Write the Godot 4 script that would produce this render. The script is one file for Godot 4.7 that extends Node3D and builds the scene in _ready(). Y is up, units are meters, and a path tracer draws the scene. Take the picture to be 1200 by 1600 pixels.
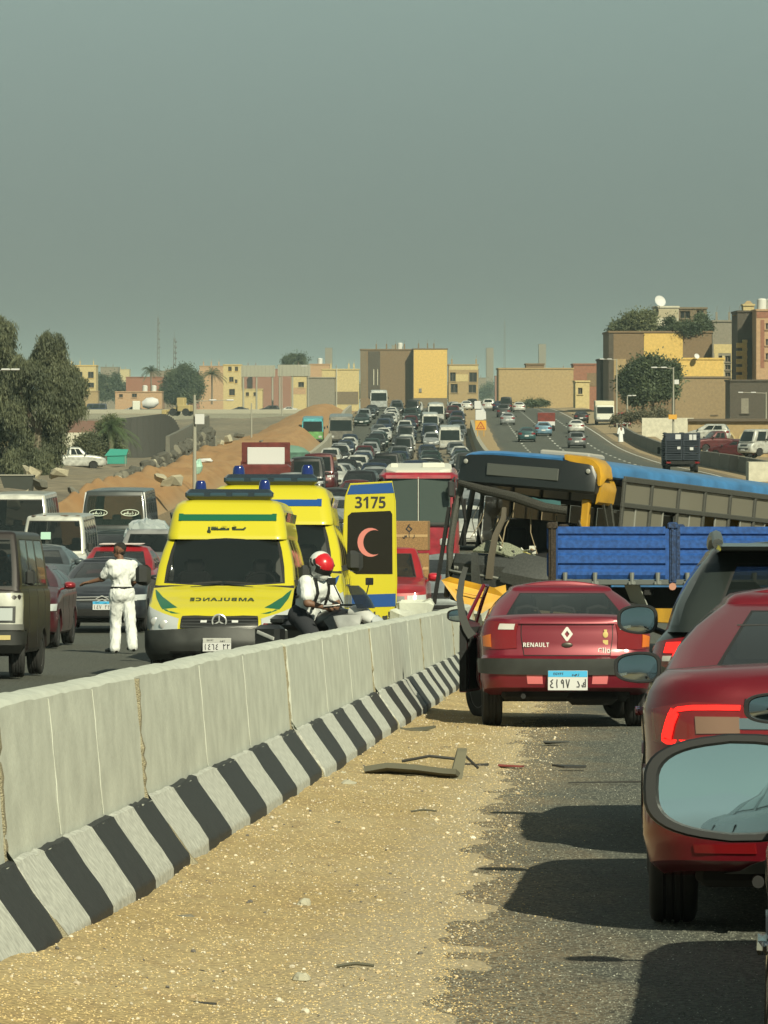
extends Node3D
# A jammed highway on a hazy afternoon: a concrete median with a painted foot, a wrecked bus, ambulances,
# a queue of cars on a far rise, brick houses and trees in the dust. Metres, y up; we look along -z.
func _ready() -> void:
	# ---- camera, sky, sun, exposure
	var cam := Camera3D.new()
	cam.name = "camera"
	cam.position = Vector3(0,1.5,0)
	cam.rotation_degrees = Vector3(-1.31,0,0)
	cam.fov = 13.04
	cam.near = 0.2
	cam.far = 30000.0
	add_child(cam)
	cam.current = true
	var env := Environment.new()
	env.background_mode = Environment.BG_SKY
	var sky := Sky.new()
	var pan := PanoramaSkyMaterial.new()
	pan.panorama = sky_image()
	pan.energy_multiplier = 1.0
	sky.sky_material = pan
	env.sky = sky
	env.ambient_light_source = Environment.AMBIENT_SOURCE_SKY
	env.tonemap_mode = Environment.TONE_MAPPER_LINEAR
	env.tonemap_exposure = 1.28
	env.sdfgi_enabled = true
	env.ssao_enabled = true
	env.ssil_enabled = true
	env.fog_enabled = true
	env.fog_density = 0.00012
	env.fog_light_color = Color(0.66,0.74,0.74)
	var we := WorldEnvironment.new()
	we.name = "world_environment"
	we.environment = env
	add_child(we)
	var sun := DirectionalLight3D.new()
	sun.name = "sun"
	sun.light_color = Color(0.98,0.965,0.84)
	sun.light_energy = 1.6
	sun.light_angular_distance = 0.6
	sun.shadow_enabled = true
	var d := Vector3(-0.55,-1.0,-1.2)      # left,down and away from us
	sun.look_at_from_position(-d*100.0,Vector3.ZERO,Vector3.UP)
	add_child(sun)
	rng.seed = 20240
	setting()
	buildings()
	trees()
	street()
	near_traffic()
	wreck()
	ambulances()
	side_traffic()
	queue()
	people()
	debris()
func sky_image() -> ImageTexture:
	var W := 1024
	var H := 512
	var im := Image.create(W,H,false,Image.FORMAT_RGBF)
	var hor := Color(0.050,0.060,0.050)
	var mid := Color(0.107,0.145,0.122)
	var high := Color(0.192,0.288,0.250)
	var zen := Color(0.085,0.118,0.125)
	var sd := Vector3(0.55,1.0,1.2).normalized()
	for y in H:
		var el := 90.0 - (y + 0.5)*180.0/H
		var base := hor
		if el > 0.0: base = hor.lerp(mid,clampf(el/1.4,0.0,1.0))
		if el > 1.4: base = mid.lerp(high,clampf((el - 1.4)/5.1,0.0,1.0))
		if el > 6.5: base = high.lerp(zen,smoothstep(4.0,50.0,el))
		if el < 0.0: base = hor.lerp(Color(0.16,0.15,0.11),smoothstep(0.0,12.0,-el))
		for x in W:
			var az := (x + 0.5)/W*TAU
			var dir := Vector3(-sin(az)*cos(deg_to_rad(el)),sin(deg_to_rad(el)),-cos(az)*cos(deg_to_rad(el)))
			# the panorama's middle column looks along -z: x = W/2
			dir = Vector3(sin(az - PI)*cos(deg_to_rad(el)),sin(deg_to_rad(el)),-cos(az - PI)*cos(deg_to_rad(el)))
			var c := base
			if el > 0.0:
				var k := maxf(0.0,dir.dot(sd))
				var glow := 0.25*pow(k,6.0) + 0.7*pow(k,40.0)
				c = Color(c.r + glow*0.55,c.g + glow*0.52,c.b + glow*0.42)
			im.set_pixel(x,y,c)
	return ImageTexture.create_from_image(im)
# ------------------------------------------------------------------ geometry builder
class Geo:
	var v := PackedVector3Array()
	var xf := Transform3D()
	func tri(a: Vector3,b: Vector3,c: Vector3) -> void:
		v.append(xf*a); v.append(xf*b); v.append(xf*c)
	func quad(a: Vector3,b: Vector3,c: Vector3,d: Vector3) -> void:
		tri(a,b,c); tri(a,c,d)
	func fix(start: int) -> void:
		# turn every face of the solid added since start outward
		var c := Vector3.ZERO
		var n := v.size() - start
		if n <= 0: return
		for i in range(start,v.size()): c += v[i]
		c /= n
		var vol := 0.0
		for i in range(start,v.size(),3):
			vol += (v[i] - c).dot((v[i + 1] - c).cross(v[i + 2] - c))
		if vol < 0.0:
			for i in range(start,v.size(),3):
				var t := v[i + 1]
				v[i + 1] = v[i + 2]; v[i + 2] = t
	func flip_to(start: int,up: Vector3) -> void:
		for i in range(start,v.size(),3):
			if (v[i + 1] - v[i]).cross(v[i + 2] - v[i]).dot(up) < 0.0:
				var t := v[i + 1]
				v[i + 1] = v[i + 2]; v[i + 2] = t
	func loft(rings: Array,cap0 := true,cap1 := true,closed := true) -> void:
		var s := v.size()
		for i in rings.size() - 1:
			var r0: PackedVector3Array = rings[i]
			var r1: PackedVector3Array = rings[i + 1]
			var n := r0.size()
			for j in (n if closed else n - 1):
				var k := (j + 1) % n
				quad(r0[j],r0[k],r1[k],r1[j])
		if cap0: fan(rings[0],true)
		if cap1: fan(rings[rings.size() - 1],false)
		fix(s)
	func fan(r: PackedVector3Array,rev: bool) -> void:
		var c := Vector3.ZERO
		for p in r: c += p
		c /= r.size()
		for j in r.size():
			var k := (j + 1) % r.size()
			if rev: tri(c,r[k],r[j])
			else: tri(c,r[j],r[k])
	func box(c: Vector3,s: Vector3,bev := 0.0) -> void:
		var h := s*0.5
		if bev <= 0.0:
			bev = 0.0
			var r0 := PackedVector3Array([c + Vector3(-h.x,-h.y,-h.z),c + Vector3(h.x,-h.y,-h.z),c + Vector3(h.x,-h.y,h.z),c + Vector3(-h.x,-h.y,h.z)])
			var r1 := PackedVector3Array()
			for p in r0: r1.append(p + Vector3(0,s.y,0))
			var st := v.size()
			for j in 4:
				var k := (j + 1) % 4
				quad(r0[j],r0[k],r1[k],r1[j])
			quad(r0[3],r0[2],r0[1],r0[0])
			quad(r1[0],r1[1],r1[2],r1[3])
			fix(st)
			return
		bev = minf(bev,minf(h.x,minf(h.y,h.z))*0.95)
		var rings := []
		for e in [[-h.y,bev],[-h.y + bev,0.0],[h.y - bev,0.0],[h.y,bev]]:
			var i: float = e[1]
			var r := PackedVector3Array()
			for q in [[-1,-1],[1,-1],[1,1],[-1,1]]:
				var x: float = q[0]*(h.x - i)
				var z: float = q[1]*(h.z - i)
				if q[0]*q[1] > 0:
					r.append(c + Vector3(x,e[0],z - q[1]*bev)); r.append(c + Vector3(x - q[0]*bev,e[0],z))
				else:
					r.append(c + Vector3(x - q[0]*bev,e[0],z)); r.append(c + Vector3(x,e[0],z - q[1]*bev))
			# keep the ring in one turning direction
			rings.append(PackedVector3Array([r[0],r[1],r[2],r[3],r[4],r[5],r[6],r[7]]))
		for k in rings.size():
			var rr: PackedVector3Array = rings[k]
			var cc := Vector3(c.x,rr[0].y,c.z)
			var arr := []
			for p in rr: arr.append(p)
			arr.sort_custom(func(a,b): return atan2(a.z - cc.z,a.x - cc.x) < atan2(b.z - cc.z,b.x - cc.x))
			rings[k] = PackedVector3Array(arr)
		loft(rings)
	func bar(a: Vector3,b: Vector3,w: float,h: float,up := Vector3.UP,bev := 0.0) -> void:
		var d := b - a
		var z := d.normalized()
		if absf(z.dot(up)) > 0.98: up = Vector3.RIGHT
		var x := up.cross(z).normalized()
		var y := z.cross(x)
		var old := xf
		xf = old*Transform3D(Basis(x,y,z),(a + b)*0.5)
		box(Vector3.ZERO,Vector3(w,h,d.length()),bev)
		xf = old
	func ring_at(c: Vector3,x: Vector3,y: Vector3,rx: float,ry: float,n: int) -> PackedVector3Array:
		var r := PackedVector3Array()
		for j in n:
			var a := TAU*j/n
			r.append(c + x*cos(a)*rx + y*sin(a)*ry)
		return r
	func tube(pts: Array,rad,n := 8,cap := true) -> void:
		var rings := []
		var x := Vector3.ZERO
		for i in pts.size():
			var p: Vector3 = pts[i]
			var d: Vector3 = (pts[mini(i + 1,pts.size() - 1)] - pts[maxi(i - 1,0)]).normalized()
			if x == Vector3.ZERO: x = (Vector3.UP if absf(d.y) < 0.9 else Vector3.RIGHT).cross(d).normalized()
			x = (x - d*x.dot(d)).normalized()
			var r: float = rad if rad is float else rad[i]
			rings.append(ring_at(p,x,d.cross(x),r,r,n))
		loft(rings,cap,cap)
	func cyl(a: Vector3,b: Vector3,r0: float,r1 := -1.0,n := 12) -> void:
		tube([a,b],[r0,r0 if r1 < 0.0 else r1],n)
	func ell(c: Vector3,r: Vector3,n := 10,m := 7) -> void:
		var rings := []
		for i in m + 1:
			var a := PI*(i + 0.02*(1 if i == 0 else (-1 if i == m else 0)))/m
			rings.append(ring_at(c + Vector3(0,-cos(a)*r.y,0),Vector3.RIGHT,Vector3.BACK,sin(a)*r.x,sin(a)*r.z,n))
		loft(rings)
	func lathe(prof: Array,n := 20) -> void:
		# profile of Vector2(radius, x) turned about the x axis
		var rings := []
		for p in prof:
			rings.append(ring_at(Vector3(p.y,0,0),Vector3.UP,Vector3.BACK,maxf(p.x,0.0005),maxf(p.x,0.0005),n))
		loft(rings)
	func prism(poly: PackedVector2Array,z0: float,z1: float) -> void:
		var s := v.size()
		var idx := Geometry2D.triangulate_polygon(poly)
		for i in range(0,idx.size(),3):
			var a := poly[idx[i]]; var b := poly[idx[i + 1]]; var c := poly[idx[i + 2]]
			if (b - a).cross(c - a) < 0.0:
				var t := b
				b = c; c = t
			tri(Vector3(a.x,a.y,z1),Vector3(b.x,b.y,z1),Vector3(c.x,c.y,z1))
			tri(Vector3(a.x,a.y,z0),Vector3(c.x,c.y,z0),Vector3(b.x,b.y,z0))
		var n := poly.size()
		var ccw := not Geometry2D.is_polygon_clockwise(poly)
		for j in n:
			var p := poly[j]; var q := poly[(j + 1) % n]
			if not ccw:
				var t2 := p
				p = q; q = t2
			quad(Vector3(p.x,p.y,z0),Vector3(q.x,q.y,z0),Vector3(q.x,q.y,z1),Vector3(p.x,p.y,z1))
		fix(s)
	func slab(g: Array,n: Vector3,th: float) -> void:
		# rows of points made into a plate of thickness th behind its face (n points out of the face)
		var s := v.size()
		var R := g.size()
		var C: int = g[0].size()
		for i in R - 1:
			for j in C - 1:
				quad(g[i][j],g[i][j + 1],g[i + 1][j + 1],g[i + 1][j])
		flip_to(s,xf.basis*n)
		if th > 0.0:
			var e: Array = []
			for j in C: e.append(g[0][j])
			for i in range(1,R): e.append(g[i][C - 1])
			for j in range(C - 2,-1,-1): e.append(g[R - 1][j])
			for i in range(R - 2,0,-1): e.append(g[i][0])
			for k in e.size():
				var a: Vector3 = e[k]
				var b: Vector3 = e[(k + 1) % e.size()]
				quad(a,b,b - n*th,a - n*th)
	func stroke(pts: Array,w: float,d: float) -> void:
		# a written stroke in the xy plane: a ribbon w wide that stands d proud towards +z
		for i in pts.size() - 1:
			var a: Vector2 = pts[i]
			var b: Vector2 = pts[i + 1]
			var t := (b - a).normalized()*w*0.5
			var nn := Vector2(-t.y,t.x)
			a -= t*0.6; b += t*0.6
			var st := v.size()
			var p := [a - nn,b - nn,b + nn,a + nn]
			quad(Vector3(p[0].x,p[0].y,d),Vector3(p[1].x,p[1].y,d),Vector3(p[2].x,p[2].y,d),Vector3(p[3].x,p[3].y,d))
			for k in 4:
				var u: Vector2 = p[k]
				var w2: Vector2 = p[(k + 1) % 4]
				quad(Vector3(u.x,u.y,0),Vector3(w2.x,w2.y,0),Vector3(w2.x,w2.y,d),Vector3(u.x,u.y,d))
			d += 0.00013
	func mesh(crease := 35.0) -> ArrayMesh:
		var n := v.size()
		var fn := PackedVector3Array()
		fn.resize(n/3)
		for f in n/3:
			fn[f] = (v[f*3 + 1] - v[f*3]).cross(v[f*3 + 2] - v[f*3])
		var nor := PackedVector3Array()
		nor.resize(n)
		if crease <= 0.0:
			for i in n: nor[i] = fn[i/3].normalized()
		else:
			var cosc := cos(deg_to_rad(crease))
			var seen := {}
			var pid := PackedInt32Array()
			pid.resize(n)
			var lists: Array[PackedInt32Array] = []
			for i in n:
				var k := Vector3i((v[i]*8000.0).round())
				var id: int = seen.get(k,-1)
				if id < 0:
					id = lists.size()
					seen[k] = id
					lists.append(PackedInt32Array())
				pid[i] = id
				lists[id].append(i/3)
			var fu := PackedVector3Array()
			fu.resize(n/3)
			for f in n/3: fu[f] = fn[f].normalized()
			for i in n:
				var me := fu[i/3]
				var sum := Vector3.ZERO
				for f in lists[pid[i]]:
					if fu[f].dot(me) > cosc: sum += fn[f]
				nor[i] = sum.normalized() if sum.length_squared() > 1e-20 else Vector3.UP
		# Godot's front faces run clockwise
		var idx := PackedInt32Array()
		idx.resize(n)
		for f in n/3:
			idx[f*3] = f*3; idx[f*3 + 1] = f*3 + 2; idx[f*3 + 2] = f*3 + 1
		var a := []
		a.resize(Mesh.ARRAY_MAX)
		a[Mesh.ARRAY_VERTEX] = v
		a[Mesh.ARRAY_NORMAL] = nor
		a[Mesh.ARRAY_INDEX] = idx
		var m := ArrayMesh.new()
		if n > 0: m.add_surface_from_arrays(Mesh.PRIMITIVE_TRIANGLES,a)
		return m
# ------------------------------------------------------------------ things, parts, names
var used := {}
var mats := {}
var texs := {}
var rng := RandomNumberGenerator.new()
func numbered(parent: Node,called: String) -> String:
	var k := str(parent.get_instance_id()) + called
	var c: int = used.get(k,0)
	used[k] = c + 1
	return called if c == 0 else "%s_%03d" % [called,c]
func tag(o: Node,label: String,category: String,group := "",kind := "") -> Node:
	if label: o.set_meta("label",label)
	if category: o.set_meta("category",category)
	if group: o.set_meta("group",group)
	if kind: o.set_meta("kind",kind)
	return o
func thing(called: String,label: String,category: String,xf := Transform3D(),group := "") -> Node3D:
	var o := Node3D.new()
	o.name = numbered(self,called)
	add_child(o)
	o.transform = xf
	tag(o,label,category,group)
	return o
func put(called: String,me: Mesh,mat: Material,parent: Node = self) -> MeshInstance3D:
	var o := MeshInstance3D.new()
	o.name = numbered(parent,called)
	o.mesh = me
	o.material_override = mat
	parent.add_child(o)
	return o
func obj(called: String,g: Geo,mat: Material,parent: Node = self,crease := 35.0) -> MeshInstance3D:
	return put(called,g.mesh(crease),mat,parent)
func holder(called: String,parent: Node,xf := Transform3D()) -> Node3D:
	var o := Node3D.new()
	o.name = numbered(parent,called)
	parent.add_child(o)
	o.transform = xf
	return o
func struct(called: String,g: Geo,mat: Material,crease := 35.0) -> MeshInstance3D:
	var o := obj(called,g,mat,self,crease)
	o.set_meta("kind","structure")
	return o
func copy_of(o: Node3D,called: String,label: String,xf: Transform3D,group := "") -> Node3D:
	var c: Node3D = o.duplicate()
	c.name = numbered(self,called)
	add_child(c)
	c.transform = xf
	c.set_meta("label",label)
	if group: c.set_meta("group",group)
	return c
# ------------------------------------------------------------------ materials
func noise_tex(key: String,freq: float,oct: int,lo: float,hi: float,size := 256,stretch := 1.0,type := FastNoiseLite.TYPE_SIMPLEX_SMOOTH,gamma := 1.0) -> ImageTexture:
	if texs.has(key): return texs[key]
	var n := FastNoiseLite.new()
	n.seed = key.hash() & 0xffff
	n.noise_type = type
	n.frequency = freq
	n.fractal_octaves = oct
	n.fractal_gain = 0.55
	var src := n.get_seamless_image(size,size,false,false,0.2)
	if stretch > 1.0:
		src.resize(size,int(size/stretch),Image.INTERPOLATE_BILINEAR)
		var big := Image.create(size,size,false,Image.FORMAT_L8)
		for k in int(stretch): big.blit_rect(src,Rect2i(0,0,size,int(size/stretch)),Vector2i(0,k*int(size/stretch)))
		src = big
		src.rotate_90(CLOCKWISE)
	var im := Image.create(size,size,false,Image.FORMAT_RGB8)
	for y in size:
		for x in size:
			var f := pow(src.get_pixel(x,y).r,gamma)
			f = lerpf(lo,hi,f)
			im.set_pixel(x,y,Color(f,f,f))
	texs[key] = ImageTexture.create_from_image(im)
	return texs[key]
func mat(key: String,r := 0.5,g := 0.5,b := 0.5,rough := 0.7,metal := 0.0,o := {}) -> StandardMaterial3D:
	if mats.has(key): return mats[key]
	var m := StandardMaterial3D.new()
	var a: float = o.get("alpha",1.0)
	var c := Color(r,g,b).linear_to_srgb()
	c.a = a
	m.albedo_color = c
	m.roughness = rough
	m.metallic = metal
	if a < 1.0: m.transparency = BaseMaterial3D.TRANSPARENCY_ALPHA
	if o.has("coat"):
		m.clearcoat_enabled = true
		m.clearcoat = o.coat
		m.clearcoat_roughness = o.get("coat_rough",0.06)
	if o.has("emit"):
		m.emission_enabled = true
		m.emission = Color(r,g,b).linear_to_srgb() if not o.has("ecol") else o.ecol
		m.emission_energy_multiplier = o.emit
	if o.has("tex"):
		m.albedo_texture = o.tex
		m.uv1_triplanar = true
		m.uv1_world_triplanar = o.get("world",false)
		var s: float = o.get("scale",1.0)
		m.uv1_scale = Vector3(s,s,s)
		m.uv1_triplanar_sharpness = 4.0
	if o.has("bump"):
		m.heightmap_enabled = true
		m.heightmap_texture = o.bump
		m.heightmap_scale = o.get("bscale",0.5)
		m.uv1_triplanar = true
	if o.has("rim"):
		m.rim_enabled = true
		m.rim = o.rim
	if o.has("back"):
		m.backlight_enabled = true
		m.backlight = o.back
	if o.get("vcol",false): m.vertex_color_use_as_albedo = true
	mats[key] = m
	return m
func paint(key: String,r: float,g: float,b: float,metal := 0.25,dusty := true) -> StandardMaterial3D:
	if mats.has(key): return mats[key]
	var o := {"coat": 0.7 if not key.begins_with("far_") else 0.25,"coat_rough": 0.09}
	if dusty:
		o.tex = noise_tex("dust",0.012,4,0.72,1.0)
		o.scale = 0.6
	return mat(key,r,g,b,0.42,metal,o)
# ------------------------------------------------------------------ the lie of the land
var T_MED := [[-60,-5.58],[0,-2.35],[75,1.69],[120,3.75],[200,5.9],[350,8.0],[500,9.9],[700,13.0],[850,16.0],[1100,21.0],[1700,32.0]]
var T_ROAD := [[-60,2.178],[0,0.0],[40,-1.452],[75,-2.70],[90,-3.08],[110,-3.32],[135,-3.34],[180,-3.1],[258,-2.5],[350,-2.5],[420,-2.0],[470,-1.1],[520,-0.3],[600,0.8],[680,1.55],[760,1.75],[850,1.5],[1000,0.0],[1300,-3.0],[1700,-5.0]]
var T_LAND := [[-200,-0.6],[60,-2.0],[120,-2.3],[180,-1.9],[250,-2.5],[330,-3.0],[450,-3.2],[600,-1.6],[900,-0.3],[1300,1.0],[2500,1.8],[20000,1.8]]
func tab(t: Array,x: float) -> float:
	var n := t.size()
	if x <= t[0][0]: return t[0][1]
	if x >= t[n - 1][0]: return t[n - 1][1]
	var i := 0
	while x > t[i + 1][0]: i += 1
	var x0: float = t[i][0]; var x1: float = t[i + 1][0]
	var y0: float = t[i][1]; var y1: float = t[i + 1][1]
	var s := (y1 - y0)/(x1 - x0)
	var s0 := s
	var s1 := s
	if i > 0: s0 = lerpf((y0 - t[i - 1][1])/(x0 - t[i - 1][0]),s,(x0 - t[i - 1][0])/(x1 - t[i - 1][0]))
	if i + 2 < n: s1 = lerpf(s,(t[i + 2][1] - y1)/(t[i + 2][0] - x1),(x1 - x0)/(t[i + 2][0] - x0))
	var u := (x - x0)/(x1 - x0)
	var d := x1 - x0
	return (2*u*u*u - 3*u*u + 1)*y0 + (u*u*u - 2*u*u + u)*d*s0 + (-2*u*u*u + 3*u*u)*y1 + (u*u*u - u*u)*d*s1
func lift(t: float,q: float) -> float:
	return smoothstep(-0.3,-0.7,q)*(0.15*(1.0 - smoothstep(90.0,200.0,t)) - smoothstep(200.0,310.0,t)*(1.0 - smoothstep(430.0,560.0,t)))
func P(t: float,q: float,h := 0.0) -> Vector3:
	return Vector3(tab(T_MED,t) + q,tab(T_ROAD,t) + lift(t,q) + h,-t)
# a frame standing on the road at distance t, q metres right of the median, turned by yaw degrees from the driving direction away from us
func at(t: float,q: float,yaw := 0.0,h := 0.0) -> Transform3D:
	var a := P(t + 1.5,q) - P(t - 1.5,q)
	var z := -a.normalized()
	var x := Vector3.UP.cross(z).normalized()
	var y := z.cross(x)
	return Transform3D(Basis(x,y,z)*Basis(Vector3.UP,deg_to_rad(yaw)),P(t,q,h))
func land(t: float,x: float) -> float:
	return tab(T_LAND,t)
func atu(t: float,u: float,yaw := 0.0) -> Transform3D:
	return at(t,(u - 600.0)/7000.0*t - tab(T_MED,t),yaw)
# a point of the country at distance t: u across and v down in photograph pixels of the survey
func spot(u: float,v: float,t: float) -> Vector3:
	return Vector3((u - 600.0)/7000.0*t,1.5 - (v - 640.0)/7000.0*t,-t)
# ------------------------------------------------------------------ cars: rings of a body shell, a greenhouse with true window openings, and parts on them
class Car:
	var s: Dictionary
	var ol := PackedVector2Array()      # half outline (x,z) from the middle of the tail round the side to the middle of the nose
	var acc := PackedFloat32Array()     # arc length along it
	var go := PackedVector2Array()      # half outline of the greenhouse at the belt
	var gseg: Array = []                # what each greenhouse interval is: body,seal or a window's name
	var hw: float
	var hl: float
	func top(z: float) -> float:
		var t: Array = s.top
		if z <= t[0][0]: return t[0][1]
		for i in t.size() - 1:
			if z <= t[i + 1][0]:
				var u: float = (z - t[i][0])/(t[i + 1][0] - t[i][0])
				u = lerpf(u,u*u*(3.0 - 2.0*u),0.35)
				return lerpf(t[i][1],t[i + 1][1],u)
		return t[t.size() - 1][1]
	func arch(z: float) -> float:
		var r: float = s.wr
		var R := r*1.2
		for az in [s.za,s.zr]:
			var d: float = absf(z - az)
			if d < R: return r*0.95 + sqrt(R*R - d*d)
		return -1.0
	func bot(z: float) -> float:
		var k: float = smoothstep(0.72,1.0,absf(z)/hl)
		return s.yb + k*s.get("rise",0.05)
	func setup(sp: Dictionary) -> void:
		s = sp
		hw = s.W*0.5
		hl = s.L*0.5
		var lo: bool = s.get("lo",false)
		var pts: Array[Vector2] = []
		var rc: float = s.get("rcr",0.3)
		var bow: float = s.get("bowr",0.07)
		var nx := 4 if lo else 9
		var xe := hw - rc
		for i in nx:
			var x := xe*i/nx
			pts.append(Vector2(x,hl - bow*pow(x/hw,2.0)))
		var z0 := hl - bow*pow(xe/hw,2.0)
		var na := 4 if lo else 9
		for i in na + 1:
			var a := PI*0.5*i/na
			pts.append(Vector2(xe + sin(a)*rc,z0 - rc + cos(a)*rc))
		var rf: float = s.get("rcf",0.45)
		var bf: float = s.get("bowf",0.12)
		var xf := hw - rf
		var z1 := -hl + bf*pow(xf/hw,2.0) + rf
		var zs: Array[float] = []
		var st := 0.5 if lo else 0.13
		var z := z0 - rc - st
		while z > z1 + st*0.4:
			zs.append(z)
			z -= st
		var R: float = s.wr*1.2
		for az in [s.za,s.zr]:
			var m := 5 if lo else 12
			for i in m + 1: zs.append(az + R*0.9995*cos(PI*i/m))
			zs.append(az + R*1.002); zs.append(az - R*1.002)
		for b in s.get("seams",[]): zs.append(b)
		zs.sort()
		zs.reverse()
		var last := z0 - rc
		for q in zs:
			if q < last - 0.004 and q > z1 + 0.004:
				pts.append(Vector2(hw,q))
				last = q
		for i in na + 1:
			var a := PI*0.5*i/na
			pts.append(Vector2(xf + cos(a)*rf,z1 - sin(a)*rf))
		for i in nx:
			var x := xf*(nx - 1 - i)/nx
			pts.append(Vector2(x,-hl + bf*pow(x/hw,2.0)))
		ol = PackedVector2Array(pts)
		acc.resize(ol.size())
		acc[0] = 0.0
		for i in range(1,ol.size()): acc[i] = acc[i - 1] + ol[i].distance_to(ol[i - 1])
	func prof(v: float) -> Vector3:
		var r: Array = s.rows
		if v <= r[0][0]: return Vector3(r[0][1],r[0][2],r[0][3])
		for i in r.size() - 1:
			if v <= r[i + 1][0]:
				var u: float = (v - r[i][0])/maxf(r[i + 1][0] - r[i][0],1e-5)
				return Vector3(lerpf(r[i][1],r[i + 1][1],u),lerpf(r[i][2],r[i + 1][2],u),lerpf(r[i][3],r[i + 1][3],u))
		var e: Array = r[r.size() - 1]
		return Vector3(e[1],e[2],e[3])
	func pt(p: Vector2,v: float) -> Vector3:
		var f := prof(v)
		var k := smoothstep(0.45,0.95,absf(p.y)/hl)
		var z := p.y + (f.y if p.y > 0.0 else -f.z)*k
		var y := lerpf(bot(p.y),top(p.y),v)
		if p.x > hw*0.75: y = maxf(y,minf(arch(p.y),top(p.y) - 0.02))
		return Vector3(p.x*(1.0 - f.x/hw),y,z)
	func on(a: float) -> Vector2:
		var sx := 1.0
		if a < 0.0:
			a = -a; sx = -1.0
		var i := 0
		while i < acc.size() - 2 and acc[i + 1] < a: i += 1
		var u := clampf((a - acc[i])/maxf(acc[i + 1] - acc[i],1e-5),0.0,1.0)
		var p := ol[i].lerp(ol[i + 1],u)
		return Vector2(p.x*sx,p.y)
	# a point of the shell at arc length a (from the tail's middle, or the nose's when front) and height y
	func skin(a: float,y: float,front := false,off := 0.0) -> Vector3:
		var sg := signf(a) if a != 0.0 else 1.0
		var total := acc[acc.size() - 1]
		var b := absf(a)
		var p := on(total - b if front else b)
		var v := clampf((y - bot(p.y))/(top(p.y) - bot(p.y)),0.0,1.0)
		var q := pt(p,v)
		if off != 0.0:
			var e := 0.03
			var p2 := on(total - b - e if front else b + e)
			var q2 := pt(p2,v)
			var q3 := pt(p,minf(v + 0.05,1.0)) if v < 0.95 else q
			var q0 := pt(p,maxf(v - 0.05,0.0))
			var n := (q2 - q).cross(q3 - q0)
			if n.length() > 1e-9:
				n = n.normalized()
				if n.dot(Vector3(p.x,0.0,p.y*(3.0 if absf(p.y) > hl*0.8 else 0.0))) < 0.0: n = -n
				q += n*off
		q.x *= sg
		return q
	# a plate on the shell between arc lengths and heights (the heights may differ at its two ends)
	func patch(g: Geo,a0: float,a1: float,y0: Array,y1: Array,front := false,off := 0.006,th := 0.02,nx := 10,ny := 4) -> void:
		var rows := []
		for i in ny + 1:
			var r := PackedVector3Array()
			for j in nx + 1:
				var u := float(j)/nx
				var lo := _pick(y0,u)
				var hi := _pick(y1,u)
				r.append(skin(lerpf(a0,a1,u),lerpf(lo,hi,float(i)/ny),front,off))
			rows.append(r)
		var mid: Vector3 = rows[ny/2][nx/2]
		var n := Vector3(signf(mid.x)*(0.0 if absf(mid.x) < hw*0.5 else 0.6),0.0,-1.0 if front else 1.0).normalized()
		g.slab(rows,n,th)
	# a lit strip laid on the shell along a path of (arc length, height) pairs
	func strip(g: Geo,path: Array,w: float,front: bool,off: float,sx := 1.0) -> void:
		var r0 := PackedVector3Array()
		var r1 := PackedVector3Array()
		for i in path.size():
			var d: Vector2 = (path[mini(i + 1,path.size() - 1)] - path[maxi(i - 1,0)]).normalized()
			var n := Vector2(-d.y,d.x)*w*0.5
			var a: Vector2 = path[i] + n
			var b: Vector2 = path[i] - n
			r0.append(skin(sx*a.x,a.y,front,off))
			r1.append(skin(sx*b.x,b.y,front,off))
		g.slab([r0,r1],Vector3(0,0,-1.0 if front else 1.0),0.01)
	# the point of the bonnet's top at (x, z)
	func hood(x: float,z: float) -> Vector3:
		var z0 := z
		for i in 12:
			var k := smoothstep(0.45,0.95,absf(z0)/hl)
			z0 = z - (-prof(1.0).z)*k
		var i := ol.size() - 1
		while i > 0 and ol[i - 1].y < z0: i -= 1
		var xe: float = pt(ol[i],1.0).x
		return Vector3(x,top(z0) + s.get("crown",0.04)*clampf(xe/hw,0.0,1.0)*(1.0 - pow(clampf(absf(x)/maxf(xe,0.1),0.0,1.0),2.5)),z)
	func _pick(y: Array,u: float) -> float:
		var k := u*(y.size() - 1)
		var i := mini(int(k),y.size() - 2)
		return lerpf(y[i],y[i + 1],k - i)
	func body(g: Geo,deck: Geo) -> void:
		var vs: Array[float] = []
		for r in s.rows: vs.append(r[0])
		var more: Array[float] = []
		for i in vs.size() - 1:
			more.append(vs[i])
			if not s.get("lo",false) and vs[i + 1] - vs[i] > 0.12: more.append((vs[i] + vs[i + 1])*0.5)
		more.append(vs[vs.size() - 1])
		var N := ol.size()
		var st := g.v.size()
		var prev: PackedVector3Array
		for v in more:
			var r := PackedVector3Array()
			for i in N: r.append(pt(ol[i],v))
			for i in range(N - 2,0,-1):
				var q := r[i]
				r.append(Vector3(-q.x,q.y,q.z))
			if prev.size() > 0:
				var m := r.size()
				for j in m:
					var k := (j + 1) % m
					g.quad(prev[j],prev[k],r[k],r[j])
			prev = r
		g.fix(st)
		# the top: bonnet and boot in the body's colour, the part under the greenhouse to deck
		var has_gh: bool = s.has("zc")
		var sd := deck.v.size()
		st = g.v.size()
		for i in N - 1:
			var p := prev[i]
			var q := prev[i + 1]
			var dark: bool = has_gh and (p.z + q.z)*0.5 > s.zc + 0.06 and (p.z + q.z)*0.5 < s.zb - 0.06
			var t: Geo = deck if dark else g
			var M := 8
			for k in M:
				var x0 := -1.0 + 2.0*k/M
				var x1 := -1.0 + 2.0*(k + 1)/M
				t.quad(_cr(p,x0),_cr(p,x1),_cr(q,x1),_cr(q,x0))
		g.flip_to(st,g.xf.basis*Vector3.UP)
		deck.flip_to(sd,deck.xf.basis*Vector3.UP)
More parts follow.
